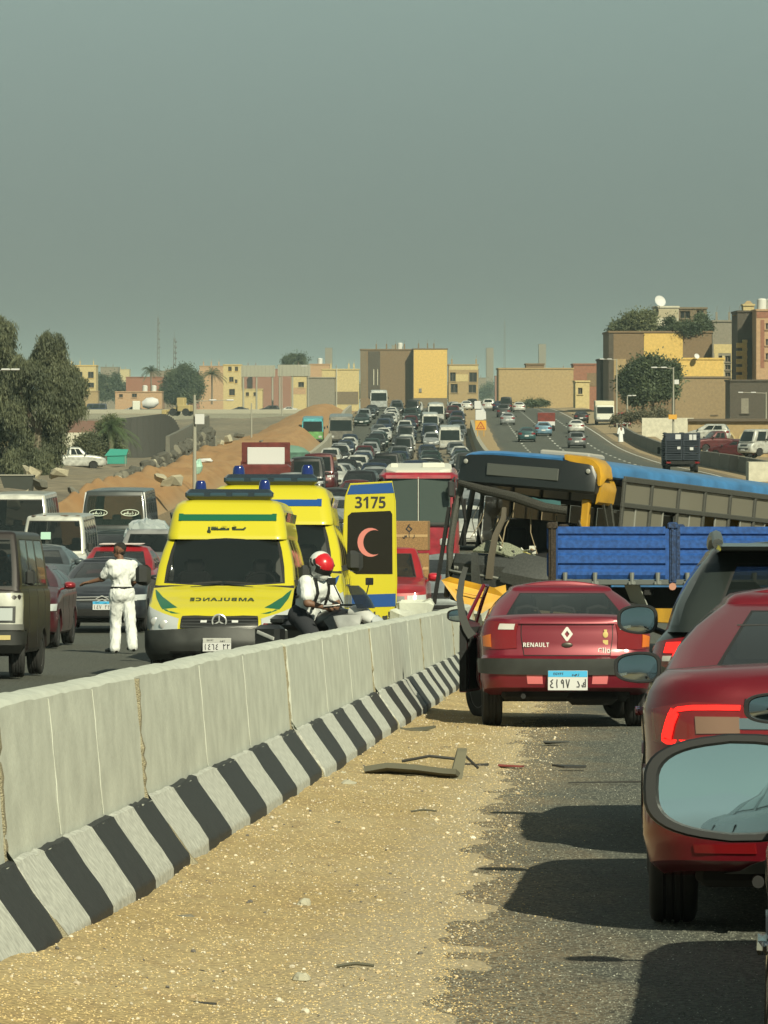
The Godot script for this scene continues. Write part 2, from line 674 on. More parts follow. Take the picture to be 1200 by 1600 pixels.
		# floor
		var r0 := PackedVector3Array()
		for i in N:
			var b := pt(ol[i],0.0)
			r0.append(b)
		st = g.v.size()
		for i in N - 1:
			g.quad(r0[i],r0[i + 1],Vector3(-r0[i + 1].x,r0[i + 1].y,r0[i + 1].z),Vector3(-r0[i].x,r0[i].y,r0[i].z))
		g.flip_to(st,g.xf.basis*Vector3.DOWN)
	func _cr(p: Vector3,x: float) -> Vector3:
		var c: float = s.get("crown",0.04)*clampf(p.x/hw,0.0,1.0)
		return Vector3(p.x*x,p.y + c*(1.0 - pow(absf(x),2.5)),p.z)
	func green_setup() -> void:
		var wb: float = s.get("wbelt",hw - 0.07)
		var rc: float = s.get("grc",0.1)
		var lo: bool = s.get("lo",false)
		var pts: Array[Vector2] = []
		var kind: Array = []
		var bow: float = s.get("gbow",0.06)
		var xw: float = s.get("rw",0.86)*(wb - rc)     # half width of the rear window
		var sl := 0.018
		for x in ([0.0,xw*0.5,xw - sl,xw,wb - rc] if lo else [0.0,xw*0.33,xw*0.66,xw - sl,xw,wb - rc]):
			pts.append(Vector2(x,s.zb - bow*pow(x/wb,2.0)))
		var n0 := pts.size()
		for i in n0 - 1:
			var mx := (pts[i].x + pts[i + 1].x)*0.5
			kind.append("rear_window" if mx < xw - sl else ("seal" if mx < xw else "body"))
		var z0: float = s.zb - bow*pow((wb - rc)/wb,2.0)
		for i in range(1,4):
			var a := PI*0.5*i/3
			pts.append(Vector2(wb - rc + sin(a)*rc,z0 - rc + cos(a)*rc))
			kind.append("body")
		var bf: float = s.get("gbowf",0.12)
		var z1: float = s.zc + bf*pow((wb - rc)/wb,2.0) + rc
		var za := z0 - rc
		var cuts := [[1.0,"body"]]
		for w in s.get("side",[[0.06,0.5],[0.54,0.95]]):
			var a: float = w[0]
			var b: float = w[1]
			cuts.append([1.0 - b,"x"])
			cuts.append([1.0 - a,"y"])
		var ev: Array = []
		var wi := 0
		for w in s.get("side",[[0.06,0.5],[0.54,0.95]]):
			ev.append([1.0 - w[1],1.0 - w[0],wi])
			wi += 1
		ev.reverse()
		var cur := 0.0
		var seq: Array = []
		var ss := 0.012
		ev.sort_custom(func(a,b): return a[0] < b[0])
		for e in ev:
			if e[0] > cur: seq.append([cur,e[0],"body"])
			seq.append([e[0],e[0] + ss,"seal"])
			var steps := 1 if lo else 3
			for k in steps:
				seq.append([lerpf(e[0] + ss,e[1] - ss,float(k)/steps),lerpf(e[0] + ss,e[1] - ss,float(k + 1)/steps),"side_window%d" % e[2]])
			seq.append([e[1] - ss,e[1],"seal"])
			cur = e[1]
		if cur < 1.0: seq.append([cur,1.0,"body"])
		for q in seq:
			pts.append(Vector2(wb,lerpf(za,z1,q[1])))
			kind.append(q[2])
		for i in range(1,4):
			var a := PI*0.5*i/3
			pts.append(Vector2(wb - rc + cos(a)*rc,z1 - sin(a)*rc))
			kind.append("body")
		var fw: float = s.get("fw",0.95)*(wb - rc)
		for x in ([fw,fw - sl,fw*0.5,0.0] if lo else [fw,fw - sl,fw*0.66,fw*0.33,0.0]):
			pts.append(Vector2(x,s.zc + bf*pow(x/wb,2.0)))
			var mx: float = (x + pts[pts.size() - 2].x)*0.5
			kind.append("windscreen" if mx < fw - sl else ("seal" if mx < fw else "body"))
		go = PackedVector2Array(pts)
		gseg = kind
	func gpt(p: Vector2,v: float) -> Vector3:
		var wb: float = s.get("wbelt",hw - 0.07)
		var u = (p.y - s.zc)/(s.zb - s.zc)
		var he: float = s.H - s.get("redge",0.07)
		var a := Vector3(p.x,top(p.y) - 0.015,p.y)
		var zz := lerpf(s.zr0,s.zr1,u)
		var b := Vector3(p.x*s.wroof/wb,he,zz)
		var q := a.lerp(b,v)
		var bl: float = s.get("bulge",0.025)*sin(PI*clampf(v,0.0,1.0))
		var n := Vector3(signf(p.x) if absf(p.x) > wb*0.85 else 0.0,0.15,0.0)
		if u > 0.98: n.z = 0.7
		if u < 0.02: n.z = -0.7
		return q + n*bl
	func green(body: Geo,seal: Geo,panes: Dictionary) -> void:
		var vl: float = s.get("wlo",0.07)
		var vh: float = s.get("whi",0.9)
		var vs := [0.0,vl,vl + 0.025,lerpf(vl,vh,0.35),lerpf(vl,vh,0.7),vh - 0.025,vh,1.0]
		var N := go.size()
		var M := vs.size()
		var grid := []
		for v in vs:
			var r := PackedVector3Array()
			for i in N: r.append(gpt(go[i],v))
			grid.append(r)
		for m in [1.0,-1.0]:
			for i in N - 1:
				var k: String = gseg[i]
				for j in M - 1:
					var t: Geo = body
					var vm: float = (vs[j] + vs[j + 1])*0.5
					var rl: float = s.get("rlo",vl)
					var lim := vl
					if k == "rear_window" and rl > vl: lim = rl
					if vm > lim and vm < vh and k != "body":
						if k == "seal" or vm < lim + 0.025 or vm > vh - 0.025: t = seal
						else:
							var key := k + ("" if k.begins_with("rear") or k.begins_with("wind") else ("r" if m > 0 else "l"))
							if not panes.has(key): panes[key] = Geo.new()
							t = panes[key]
							t.xf = body.xf
					var a: Vector3 = grid[j][i]; var b: Vector3 = grid[j][i + 1]
					var c: Vector3 = grid[j + 1][i + 1]; var d: Vector3 = grid[j + 1][i]
					var st := t.v.size()
					var F := Vector3(m,1,1)
					t.quad(a*F,b*F,c*F,d*F)
					var mid := (a + c)*0.5*F
					t.flip_to(st,t.xf.basis*Vector3(mid.x,0.2,mid.z - (s.zc + s.zb)*0.5))
		# roof
		var prev: PackedVector3Array = grid[M - 1]
		var zc: float = (s.zr0 + s.zr1)*0.5
		var zl: float = (s.zr1 - s.zr0)*0.5
		var st := body.v.size()
		for q in [[0.015,0.022],[0.05,0.042],[0.11,0.052]]:
			var r := PackedVector3Array()
			for i in N:
				var b: Vector3 = grid[M - 1][i]
				r.append(Vector3(b.x*(1.0 - q[0]/s.wroof*0.8),b.y + q[1],zc + (b.z - zc)*(1.0 - q[0]/zl)))
			for i in N - 1:
				for m in [1.0,-1.0]:
					var F := Vector3(m,1,1)
					body.quad(prev[i]*F,prev[i + 1]*F,r[i + 1]*F,r[i]*F)
			prev = r
		var crown: float = s.get("redge",0.07) - 0.052
		for i in N - 1:
			for k in 6:
				var x0 := -1.0 + 2.0*k/6
				var x1 := -1.0 + 2.0*(k + 1)/6
				body.quad(_rf(prev[i],x0,crown),_rf(prev[i],x1,crown),_rf(prev[i + 1],x1,crown),_rf(prev[i + 1],x0,crown))
		body.flip_to(st,body.xf.basis*Vector3.UP)
	func _rf(p: Vector3,x: float,crown: float) -> Vector3:
		return Vector3(p.x*x,p.y + crown*clampf(p.x/s.wroof,0.0,1.0)*(1.0 - x*x),p.z)
func wheel_meshes(r: float,w: float,key: String,lo := false) -> Array:
	if texs.has("wheel" + key): return texs["wheel" + key]
	var n := 14 if lo else 30
	var g := Geo.new()
	var h := w*0.5
	var ri := r*0.64
	if lo:
		g.lathe([Vector2(ri,-h*0.9),Vector2(r*0.95,-h),Vector2(r,-h*0.7),Vector2(r,h*0.7),Vector2(r*0.95,h),Vector2(ri,h*0.9)],n)
	else:
		var pr := [Vector2(ri,-h*0.82),Vector2(ri + 0.01,-h*0.96),Vector2(r*0.85,-h*1.03),Vector2(r*0.955,-h*0.93),Vector2(r*0.99,-h*0.8)]
		for k in 4:
			var x0 := lerpf(-h*0.72,h*0.72,k/4.0)
			var x1 := lerpf(-h*0.72,h*0.72,(k + 1)/4.0)
			if k > 0:
				pr.append(Vector2(r - 0.009,x0 - 0.004)); pr.append(Vector2(r - 0.009,x0 + 0.004))
			pr.append(Vector2(r,x0 + 0.008)); pr.append(Vector2(r,x1 - 0.008))
		pr.append_array([Vector2(r*0.99,h*0.8),Vector2(r*0.955,h*0.93),Vector2(r*0.85,h*1.03),Vector2(ri + 0.01,h*0.96),Vector2(ri,h*0.82)])
		g.lathe(pr,n)
	var d := Geo.new()
	d.lathe([Vector2(0.0,h*0.5),Vector2(ri*0.25,h*0.62),Vector2(ri*0.3,h*0.45),Vector2(ri*0.82,h*0.35),Vector2(ri*0.9,h*0.8),Vector2(ri,h*0.84),Vector2(ri,-h*0.8),Vector2(0.0,-h*0.8)],n)
	if not lo:
		for k in 5:
			d.xf = Transform3D(Basis(Vector3.RIGHT,TAU*k/5),Vector3.ZERO)
			d.bar(Vector3(h*0.6,ri*0.2,0),Vector3(h*0.66,ri*0.9,0),ri*0.22,0.03,Vector3.RIGHT,0.006)
	texs["wheel" + key] = [g.mesh(40.0),d.mesh(40.0)]
	return texs["wheel" + key]
func wheel(parent: Node,pos: Vector3,r: float,w: float,left: bool,lo := false,steer := 0.0,rim: Material = null) -> void:
	var ms := wheel_meshes(r,w,"%.2f_%.2f_%s" % [r,w,lo],lo)
	var h := holder("wheel",parent,Transform3D(Basis(Vector3.UP,(PI if left else 0.0) + steer),pos))
	put("tyre",ms[0],mat("tyre",0.022,0.022,0.022,0.85,0.0,{"tex": noise_tex("dust",0.012,4,0.72,1.0)}),h)
	put("rim",ms[1],rim if rim else mat("rim",0.35,0.35,0.36,0.35,0.8),h)
func glass() -> StandardMaterial3D:
	return mat("glass",0.012,0.016,0.016,0.04,0.0,{"alpha": 0.70})
func darkglass() -> StandardMaterial3D:
	return mat("darkglass",0.014,0.018,0.018,0.06)
func chair(g: Geo,x: float,z: float,y: float) -> void:
	# the upper part of a car seat facing the nose
	g.box(Vector3(x,y + 0.12,z + 0.08),Vector3(0.46,0.62,0.14),0.06)
	g.box(Vector3(x,y + 0.50,z + 0.14),Vector3(0.27,0.19,0.1),0.045)
	g.cyl(Vector3(x - 0.05,y + 0.36,z + 0.13),Vector3(x - 0.05,y + 0.46,z + 0.14),0.008)
	g.cyl(Vector3(x + 0.05,y + 0.36,z + 0.13),Vector3(x + 0.05,y + 0.46,z + 0.14),0.008)
# builds the shell, greenhouse, wheels, mirrors and common parts on thing o
func car_shell(o: Node3D,sp: Dictionary,pm: Material) -> Car:
	var c := Car.new()
	c.setup(sp)
	var lo: bool = sp.get("lo",false)
	var g := Geo.new()
	var deck := Geo.new()
	c.body(g,deck)
	var panes := {}
	var seal := Geo.new()
	if sp.has("zc"):
		c.green_setup()
		c.green(g,seal,panes)
	obj("body",g,pm,o,32.0)
	if deck.v.size() > 0: obj("dashboard",deck,mat("cabin",0.02,0.02,0.021,0.8),o)
	if seal.v.size() > 0: obj("window_seal",seal,mat("rubber",0.012,0.012,0.012,0.6),o)
	for k in panes:
		var nm := "side_window" if k.begins_with("side") else String(k)
		obj(nm,panes[k],sp.get("glass",darkglass() if lo else glass()),o)
	# running gear
	var ub := Geo.new()
	ub.box(Vector3(0,sp.yb + 0.05,0),Vector3(sp.W - 2.2*sp.tw,0.16,sp.L*0.86),0.03)
	if not lo:
		ub.box(Vector3(0,sp.yb + 0.16,sp.zr),Vector3(sp.W - 2.3*sp.tw,0.3,0.5),0.05)
		ub.cyl(Vector3(-sp.W*0.4,sp.wr,sp.zr),Vector3(sp.W*0.4,sp.wr,sp.zr),0.05)
		ub.box(Vector3(0.25,sp.yb - 0.01,sp.L*0.42),Vector3(0.5,0.14,0.22),0.06)
		ub.cyl(Vector3(-0.4,sp.yb + 0.0,sp.L*0.3),Vector3(-0.42,sp.yb + 0.01,sp.L*0.485),0.025)
	obj("underbody",ub,mat("under",0.012,0.012,0.012,0.9),o)
	var tx: float = sp.W*0.5 - sp.tw*0.5 - sp.get("tuck",0.03)
	var st: float = deg_to_rad(sp.get("steer",0.0))
	for z in [sp.za,sp.zr]:
		for sx in [-1.0,1.0]:
			wheel(o,Vector3(sx*tx,sp.wr,z),sp.wr,sp.tw,sx < 0,lo,st if z == sp.za else 0.0,sp.get("rim"))
	if not lo and sp.has("seams"):
		var sg := Geo.new()
		var hd := Geo.new()
		for z in sp.seams:
			for sx in [1.0,-1.0]:
				var pts := []
				for k in 9:
					var v := lerpf(0.1,1.0,k/8.0)
					var q := c.pt(Vector2(c.hw,z),v)
					pts.append(Vector3((q.x + 0.0005)*sx,q.y,q.z))
				sg.tube(pts,0.004,5)
		obj("door_seam",sg,mat("rubber"),o)
		for z in sp.get("handles",[]):
			for sx in [1.0,-1.0]:
				var v: float = sp.get("handle_v",0.8)
				var q := c.pt(Vector2(c.hw,z),v)
				hd = Geo.new()
				hd.box(Vector3((q.x + 0.022)*sx,q.y,q.z),Vector3(0.022,0.028,0.2),0.01)
				hd.box(Vector3((q.x + 0.006)*sx,q.y,q.z - 0.08),Vector3(0.03,0.024,0.025),0.006)
				hd.box(Vector3((q.x + 0.006)*sx,q.y,q.z + 0.08),Vector3(0.03,0.024,0.025),0.006)
				obj("door_handle",hd,sp.get("handle_mat",pm),o)
	return c
func wing_mirror(o: Node3D,at_: Vector3,left: bool,pm: Material,w := 0.22,h := 0.14,tilt := 0.0,gm: Material = null,turn := 0.03) -> void:
	var sx := -1.0 if left else 1.0
	var hdr := holder("wing_mirror",o,Transform3D(Basis(Vector3.UP,0.0),at_))
	var g := Geo.new()
	# a rounded shell, open towards the tail, that narrows to the arm
	var rings := []
	for q in [[-0.105,0.35],[-0.09,0.62],[-0.06,0.82],[-0.02,0.95],[0.02,1.0],[0.045,1.0],[0.05,0.97]]:
		rings.append(mirror_ring(sx,w,h,q[1],q[0]))
	g.loft(rings,true,false)
	# the arm
	g.bar(Vector3(-sx*w*0.36,-h*0.3,0.0),Vector3(-sx*(w*0.5 + 0.07),-h*0.52,-0.02),0.05,0.035,Vector3.UP,0.012)
	var rim := []
	for q in [[0.05,0.97],[0.05,0.86],[0.025,0.81]]:
		rim.append(mirror_ring(sx,w,h,q[1],q[0]))
	g.loft(rim,false,true)
	obj("mirror_shell",g,pm,hdr,40.0)
	var f := Geo.new()
	var r: PackedVector3Array = mirror_ring(sx,w,h,0.82,0.03)
	var mid := PackedVector3Array()
	for p in r: mid.append(Vector3(p.x*0.55,p.y*0.55,0.033))
	f.loft([r,mid],false,true)
	obj("mirror_glass",f,gm if gm else mat("mirror",0.30,0.35,0.38,0.02,1.0),hdr,60.0)
	hdr.rotation = Vector3(-tilt,sx*turn,0.0)
func mirror_ring(sx: float,w: float,h: float,k: float,z: float) -> PackedVector3Array:
	var r := PackedVector3Array()
	var n := 36
	for i in n:
		var a := TAU*i/n
		var c := cos(a)
		var s_ := sin(a)
		var e := 0.62
		var x := signf(c)*pow(absf(c),e)*w*0.5
		var y := signf(s_)*pow(absf(s_),e)*h*0.5
		# lower towards the outer end
		y *= lerpf(1.0,0.82,clampf(x*sx/(w*0.5),0.0,1.0))
		r.append(Vector3(x*k,y*k,z))
	return r
# ---- writing: strokes of Arabic numerals and letters in a unit box (x to the right, y up)
var GLYPH := {
	"1": [[[0.5,0.95],[0.42,0.5],[0.5,0.0]]],
	"2": [[[0.2,0.95],[0.3,0.0]],[[0.2,0.9],[0.4,0.72],[0.75,0.8],[0.8,0.95]]],
	"3": [[[0.15,0.95],[0.3,0.0]],[[0.15,0.9],[0.3,0.72],[0.48,0.78],[0.5,0.92],[0.55,0.75],[0.75,0.75],[0.82,0.95]]],
	"4": [[[0.75,0.95],[0.3,0.75],[0.65,0.52],[0.2,0.28],[0.35,0.05],[0.8,0.02]]],
	"5": [[[0.5,0.85],[0.2,0.4],[0.35,0.08],[0.7,0.08],[0.8,0.4],[0.5,0.85]]],
	"6": [[[0.2,0.9],[0.7,0.9],[0.75,0.0]]],
	"7": [[[0.15,0.95],[0.48,0.0],[0.85,0.95]]],
	"8": [[[0.15,0.0],[0.48,0.95],[0.85,0.0]]],
	"9": [[[0.72,0.6],[0.4,0.5],[0.25,0.75],[0.48,0.95],[0.7,0.8],[0.75,0.0]]],
	"d": [[[0.35,0.75],[0.7,0.3],[0.6,0.08],[0.15,0.08]]],
	"k": [[[0.85,1.0],[0.85,0.1],[0.2,0.1],[0.1,0.3]],[[0.6,0.62],[0.42,0.5],[0.58,0.36],[0.4,0.28]]],
	"r": [[[0.6,0.5],[0.6,0.1],[0.25,-0.2]]],
	"m": [[[0.9,0.1],[0.55,0.1],[0.45,0.35],[0.3,0.1],[0.2,-0.2]]],
	"s": [[[0.95,0.4],[0.95,0.1],[0.72,0.1],[0.72,0.35],[0.72,0.1],[0.5,0.1],[0.5,0.35],[0.5,0.1],[0.45,-0.15],[0.15,-0.15],[0.05,0.15]]],
	"b": [[[0.95,0.4],[0.9,0.1],[0.1,0.1],[0.05,0.4]],[[0.47,-0.2],[0.53,-0.2]]],
}
func write(g: Geo,txt: String,cell: Vector2,w: float,x0 := 0.0,y0 := 0.0) -> void:
	# left to right, centred on x0
	var n := txt.length()
	for i in n:
		var ch := txt[i]
		if not GLYPH.has(ch): continue
		for st in GLYPH[ch]:
			var pts := []
			for p in st: pts.append(Vector2(x0 + (i - n*0.5 + p[0]*0.86 + 0.07)*cell.x,y0 + (p[1] - 0.45)*cell.y))
			g.stroke(pts,w,0.0022)
# an Egyptian number plate facing +z; letters and numerals in reading order from the left
func plate(o: Node3D,xf: Transform3D,txt: String,blue := true,w := 0.36,h := 0.17) -> void:
	var hd := holder("number_plate",o,xf)
	var g := Geo.new()
	g.box(Vector3(0,0,-0.006),Vector3(w,h,0.012),0.003)
	obj("plate",g,mat("plate_white",0.66,0.66,0.62,0.4),hd)
	g = Geo.new()
	g.box(Vector3(0,h*0.33,0.001),Vector3(w*0.985,h*0.31,0.004),0.001)
	obj("plate_band",g,mat("plate_blue",0.05,0.35,0.62,0.4) if blue else mat("plate_grey",0.42,0.42,0.4,0.4),hd)
	g = Geo.new()
	g.xf = Transform3D(Basis(),Vector3(0,0,0.0004))
	write(g,txt,Vector2(w*0.94/txt.length(),h*0.42),h*0.055,0.0,-h*0.17)
	g.xf = Transform3D(Basis(),Vector3(0,0,0.0034))
	write(g,"msr",Vector2(w*0.07,h*0.17),h*0.028,w*0.2,h*0.33)
	obj("lettering",g,mat("ink",0.02,0.02,0.025,0.5),hd,0.0)
	var t := TextMesh.new()
	t.text = "EGYPT"
	t.font = font()
	t.font_size = 32
	t.pixel_size = h*0.17/32.0
	t.depth = 0.002
	var mi := put("lettering",t,mat("ink"),hd)
	mi.position = Vector3(-w*0.24,h*0.33,0.004)
var _font: SystemFont
func font(bold := true) -> SystemFont:
	if not _font:
		_font = SystemFont.new()
		_font.font_names = PackedStringArray(["Droid Sans"])
		_font.font_weight = 700
	return _font
func words(called: String,txt: String,h: float,m: Material,parent: Node,xf: Transform3D,depth := 0.004) -> void:
	var t := TextMesh.new()
	t.text = txt
	t.font = font()
	t.font_size = 48
	t.pixel_size = h/35.0
	t.depth = depth
	var mi := put(called,t,m,parent)
	mi.transform = xf
# ------------------------------------------------------------------ the setting
func sheet(ts: Array,qs: Array,f: Callable) -> Geo:
	var g := Geo.new()
	var prev := PackedVector3Array()
	for t in ts:
		var r := PackedVector3Array()
		for q in qs: r.append(f.call(t,q))
		if prev.size() > 0:
			for j in qs.size() - 1: g.quad(prev[j],prev[j + 1],r[j + 1],r[j])
		prev = r
	g.flip_to(0,Vector3.UP)
	return g
# the same sheet as one indexed mesh with a colour for every point
func colour_sheet(called: String,ts: Array,qs: Array,f: Callable,col: Callable,m: Material) -> MeshInstance3D:
	var C := qs.size()
	var v := PackedVector3Array()
	var cs := PackedColorArray()
	for t in ts:
		for q in qs:
			v.append(f.call(t,q))
			cs.append(col.call(t,q))
	var nor := PackedVector3Array()
	nor.resize(v.size())
	var R := ts.size()
	for i in R:
		for j in C:
			var a := v[i*C + mini(j + 1,C - 1)] - v[i*C + maxi(j - 1,0)]
			var b := v[mini(i + 1,R - 1)*C + j] - v[maxi(i - 1,0)*C + j]
			var n := a.cross(b).normalized()
			nor[i*C + j] = n if n.y > 0 else -n
	var idx := PackedInt32Array()
	for i in R - 1:
		for j in C - 1:
			var a := i*C + j
			idx.append_array([a,a + C,a + 1,a + 1,a + C,a + C + 1])
	# clockwise seen from above
	var e1 := v[idx[1]] - v[idx[0]]
	var e2 := v[idx[2]] - v[idx[0]]
	if e1.cross(e2).y > 0.0:
		for k in range(0,idx.size(),3):
			var tt := idx[k + 1]
			idx[k + 1] = idx[k + 2]; idx[k + 2] = tt
	var arr := []
	arr.resize(Mesh.ARRAY_MAX)
	arr[Mesh.ARRAY_VERTEX] = v
	arr[Mesh.ARRAY_NORMAL] = nor
	arr[Mesh.ARRAY_COLOR] = cs
	arr[Mesh.ARRAY_INDEX] = idx
	var me := ArrayMesh.new()
	me.add_surface_from_arrays(Mesh.PRIMITIVE_TRIANGLES,arr)
	var o := put(called,me,m)
	o.set_meta("kind","structure")
	return o
func steps(a: float,b: float,first: float,grow := 1.0) -> Array:
	var r := [a]
	var x := a
	var d := first
	while x + d*1.4 < b:
		x += d
		r.append(x)
		d *= grow
	r.append(b)
	return r
var n1 := FastNoiseLite.new()
var n2 := FastNoiseLite.new()
func setting() -> void:
	n1.seed = 5; n1.frequency = 0.9; n1.fractal_octaves = 4
	n2.seed = 9; n2.frequency = 0.16; n2.fractal_octaves = 3
	var speck := noise_tex("tarspeck",0.3,2,0.25,1.25,512,1.0,FastNoiseLite.TYPE_VALUE)
	var grit := noise_tex("grit",0.3,2,0.0,1.0,512,1.0,FastNoiseLite.TYPE_VALUE)
	# country: one sheet to the horizon
	var soil := mat("soil",1,1,1,0.95,0.0,{"vcol": true,"tex": noise_tex("blotch",0.02,5,0.6,1.0,512),"world": true,"scale": 0.05})
	var ts := steps(-80,1300,8,1.02) + steps(1400,20000,150,1.35)
	var qs := [-6000,-3000,-1500,-800,-400,-250,-180,-140,-110,-90,-75,-64,-55,-48,-42,-37,-33,-29,-26,-23,-20.5,-18.5,-17,-15.5,-10,0,8,14.5,15.8,17,18.5,20,22,25,29,34,40,50,62,80,110,150,220,400,800,1500,3000,6000]
	colour_sheet("ground",ts,qs,func(t,q):
		var x: float = tab(T_MED,t) + q
		var road: float = tab(T_ROAD,t) - 0.3
		var h: float = land(t,x) + n2.get_noise_2d(x*0.5,t*0.5)*(0.8 if t < 1500 else 0.0)
		if t > 1500: return Vector3(x,h - 0.4,-t)
		var k := 0.0
		if q < -15.2: k = smoothstep(-15.2,-24.0 - maxf(0.0,(t - 500)*0.03),q)
		elif q > 15.6: k = smoothstep(15.6,30.0,q)
		return Vector3(x,lerpf(road - (1.1*smoothstep(200.0,310.0,t)*(1.0 - smoothstep(430.0,560.0,t)) if q < 0.0 else 0.0),h,k),-t),
	func(t,q):
		var x: float = tab(T_MED,t) + q
		var dirt := Color(0.34,0.275,0.18).lerp(Color(0.22,0.185,0.13),clampf(0.5 + n2.get_noise_2d(x*0.7 + 50,t*0.5),0,1))
		if q > 14 and q < 40: dirt = dirt.lerp(Color(0.42,0.30,0.16),0.7)
		return dirt,soil)
	# carriageways
	var tar := mat("tarmac",1,1,1,0.88,0.0,{"vcol": true,"tex": speck,"world": true,"scale": 0.5,"bump": grit,"bscale": 0.5})
	var col := func(t,q):
		var x: float = tab(T_MED,t) + q
		var p := P(t,q)
		var base := Color(0.112,0.118,0.098)
		var blot := clampf(0.5 + 0.7*n2.get_noise_2d(p.x*2.2,p.z*0.5),0,1)
		base = base.lerp(Color(0.138,0.142,0.116),blot)
		# dust blown over the edge by the sand
		var e: float = q - 1.42 - 0.3*(1.0 - smoothstep(14.0,29.0,t)) if q > 0.0 else (-0.8 - q)
		var nn := n1.get_noise_2d(p.x*3.0,p.z*1.2)*0.35 + n2.get_noise_2d(p.x,p.z*2)*0.4
		var du := clampf(1.0 - (e + nn)/0.75,0.0,1.0)
		if q > 12.3: du = maxf(du,smoothstep(12.3,13.6,q + nn))
		if q < -13.6: du = maxf(du,smoothstep(-13.6,-14.4,q + nn))
		# tyre-polished wheel tracks
		var w := pow(absf(sin((q - 1.2)*PI/1.75)),4.0)
		base = base*lerpf(1.0,0.86,w*clampf(e,0,1))
		base.a = 1.0
		return base.lerp(Color(0.36,0.265,0.15),du*0.8)
	var near_t := steps(4,70,0.22,1.004)
	var far_t := steps(70,1500,2.0,1.012)
	var qn := steps(0.9,3.4,0.09) + [4.0,5.0,6.5,8.0,10.0,11.5,12.5,13.2,14.0,16.0]
	colour_sheet("road_surface",near_t,qn,func(t,q): return P(t,q),col,tar)
	colour_sheet("road_surface",far_t,[0.3,0.8,1.3,1.8,2.3,3.2,5,7,9,11,12,12.8,13.6,14.6,16.0],func(t,q): return P(t,q,0.0),col,tar)
	colour_sheet("road_surface",steps(-30,4,2.0),[0.3,1.5,3,6,9,12,16],func(t,q): return P(t,q),col,tar)
	var ql := [-16.0,-15.2,-14.4,-13.6,-12.5,-11,-9,-7,-5,-3.5,-2.2,-1.4,-1.1,-0.8,-0.7,-0.5]
	colour_sheet("opposite_road_surface",steps(-30,20,2.0) + steps(20.8,200,0.8) + steps(202,1500,2.5,1.012),ql,func(t,q): return P(t,q,-0.02),col,tar)
	# sand along the median
	var sandm := mat("sand",1,1,1,0.95,0.0,{"vcol": true,"tex": noise_tex("sandtex",0.11,4,0.62,1.0,512),"world": true,"scale": 0.55,"bump": grit,"bscale": 0.9})
	var sq := steps(-0.05,2.25,0.05)
	var sand_h := func(t,q):
		var p := P(t,q)
		var edge := 1.47 + 0.3*(1.0 - smoothstep(14.0,29.0,t)) + 0.12*n2.get_noise_2d(1.0,t*0.5) + 0.04*n1.get_noise_2d(2.0,t*0.35)
		if t > 28.0: edge -= minf((t - 28.0)*0.008,0.14)
		var h: float = 0.05*(edge - q) + 0.013*n1.get_noise_2d(p.x*2.0,p.z*1.0) + 0.005*n1.get_noise_2d(p.x*9.0,p.z*7.0)*(1.0 - smoothstep(edge - 0.35,edge - 0.15,q))
		# a track pressed along it, and sand banked against the concrete foot
		h -= 0.008*exp(-pow((q - 1.02)/0.14,2.0))
		h += 0.07*smoothstep(0.9,0.2,q)*(1.0 - smoothstep(14.5,19.0,t))
		h += 0.02*smoothstep(0.36,0.2,q)*(0.6 + n2.get_noise_2d(7.0,t*2.0))
		if q < edge - 0.14: h = maxf(h,0.006)
		if q > edge + 0.3: h = minf(h,-0.012)
		return P(t,q,h)
	colour_sheet("sand_verge",steps(2,12,0.3) + steps(12.1,75,0.09,1.004),sq,sand_h,func(t,q):
		var p := P(t,q)
		var a := clampf(0.5 + 0.9*n2.get_noise_2d(p.x*3.0,p.z*1.5),0,1)
		var c := Color(0.54,0.395,0.18).lerp(Color(0.61,0.475,0.255),a)
		var k := n1.get_noise_2d(p.x*5.0 + 30.0,p.z*3.0)
		c = c.lerp(Color(0.44,0.31,0.155),clampf(k*1.4,0,1))
		# a paler, gravelly band towards the road
		c = c.lerp(Color(0.58,0.49,0.34),0.65*smoothstep(0.95,1.4,q + 0.25*k))
		return c,sandm)
	# sandy strip of the far median and shoulder
	colour_sheet("sand_verge",steps(75,1200,3.0,1.01),[-0.9,-0.4,0.2,0.9,1.5,2.0],func(t,q):
		var w: float = lerpf(0.9,1.0,smoothstep(150,300,t))
		return P(t,q*(w if q > 0 else 1.0),0.05 + 0.04*n1.get_noise_2d(q,t*0.3) - (0.08 if absf(q) > 1.7 else 0.0) + 0.2*smoothstep(-0.3,-0.5,q)*0.0),func(t,q): return Color(0.47,0.34,0.18),sandm)
	colour_sheet("sand_shoulder",steps(60,1200,3.0,1.01),[13.0,13.8,15.0,16.5,18.0],func(t,q):
		return P(t,q + 0.4*n2.get_noise_2d(q,t*0.1),-0.03 + 0.035*(q - 13.0)),func(t,q): return Color(0.44,0.33,0.19),sandm)
	# painted lane lines, far
	var white := mat("road_paint",0.5,0.5,0.46,0.8)
	for q in [4.3,7.5,10.7]:
		var g := Geo.new()
		var t := 90.0
		while t < 720.0:
			g.quad(P(t,q - 0.09,0.008),P(t,q + 0.09,0.008),P(t + 3.2,q + 0.09,0.008),P(t + 3.2,q - 0.09,0.008))
			t += 9.5
		g.flip_to(0,Vector3.UP)
		struct("lane_marking",g,white,0)
	var ge := Geo.new()
	var tt := 60.0
	while tt < 700.0:
		ge.quad(P(tt,12.9,0.006),P(tt,13.02,0.006),P(tt + 6,13.02,0.006),P(tt + 6,12.9,0.006))
		tt += 6.0
	ge.flip_to(0,Vector3.UP)
	struct("edge_marking",ge,white,0)
	# the dug-out ridge of orange earth between the road and the rubble wall
	var ms := []
	for i in 31: ms.append(i/30.0)
	var left := func(t: float) -> float: return -16.8 - clampf((t - 165.0)/235.0,-0.2,1.0)*8.0
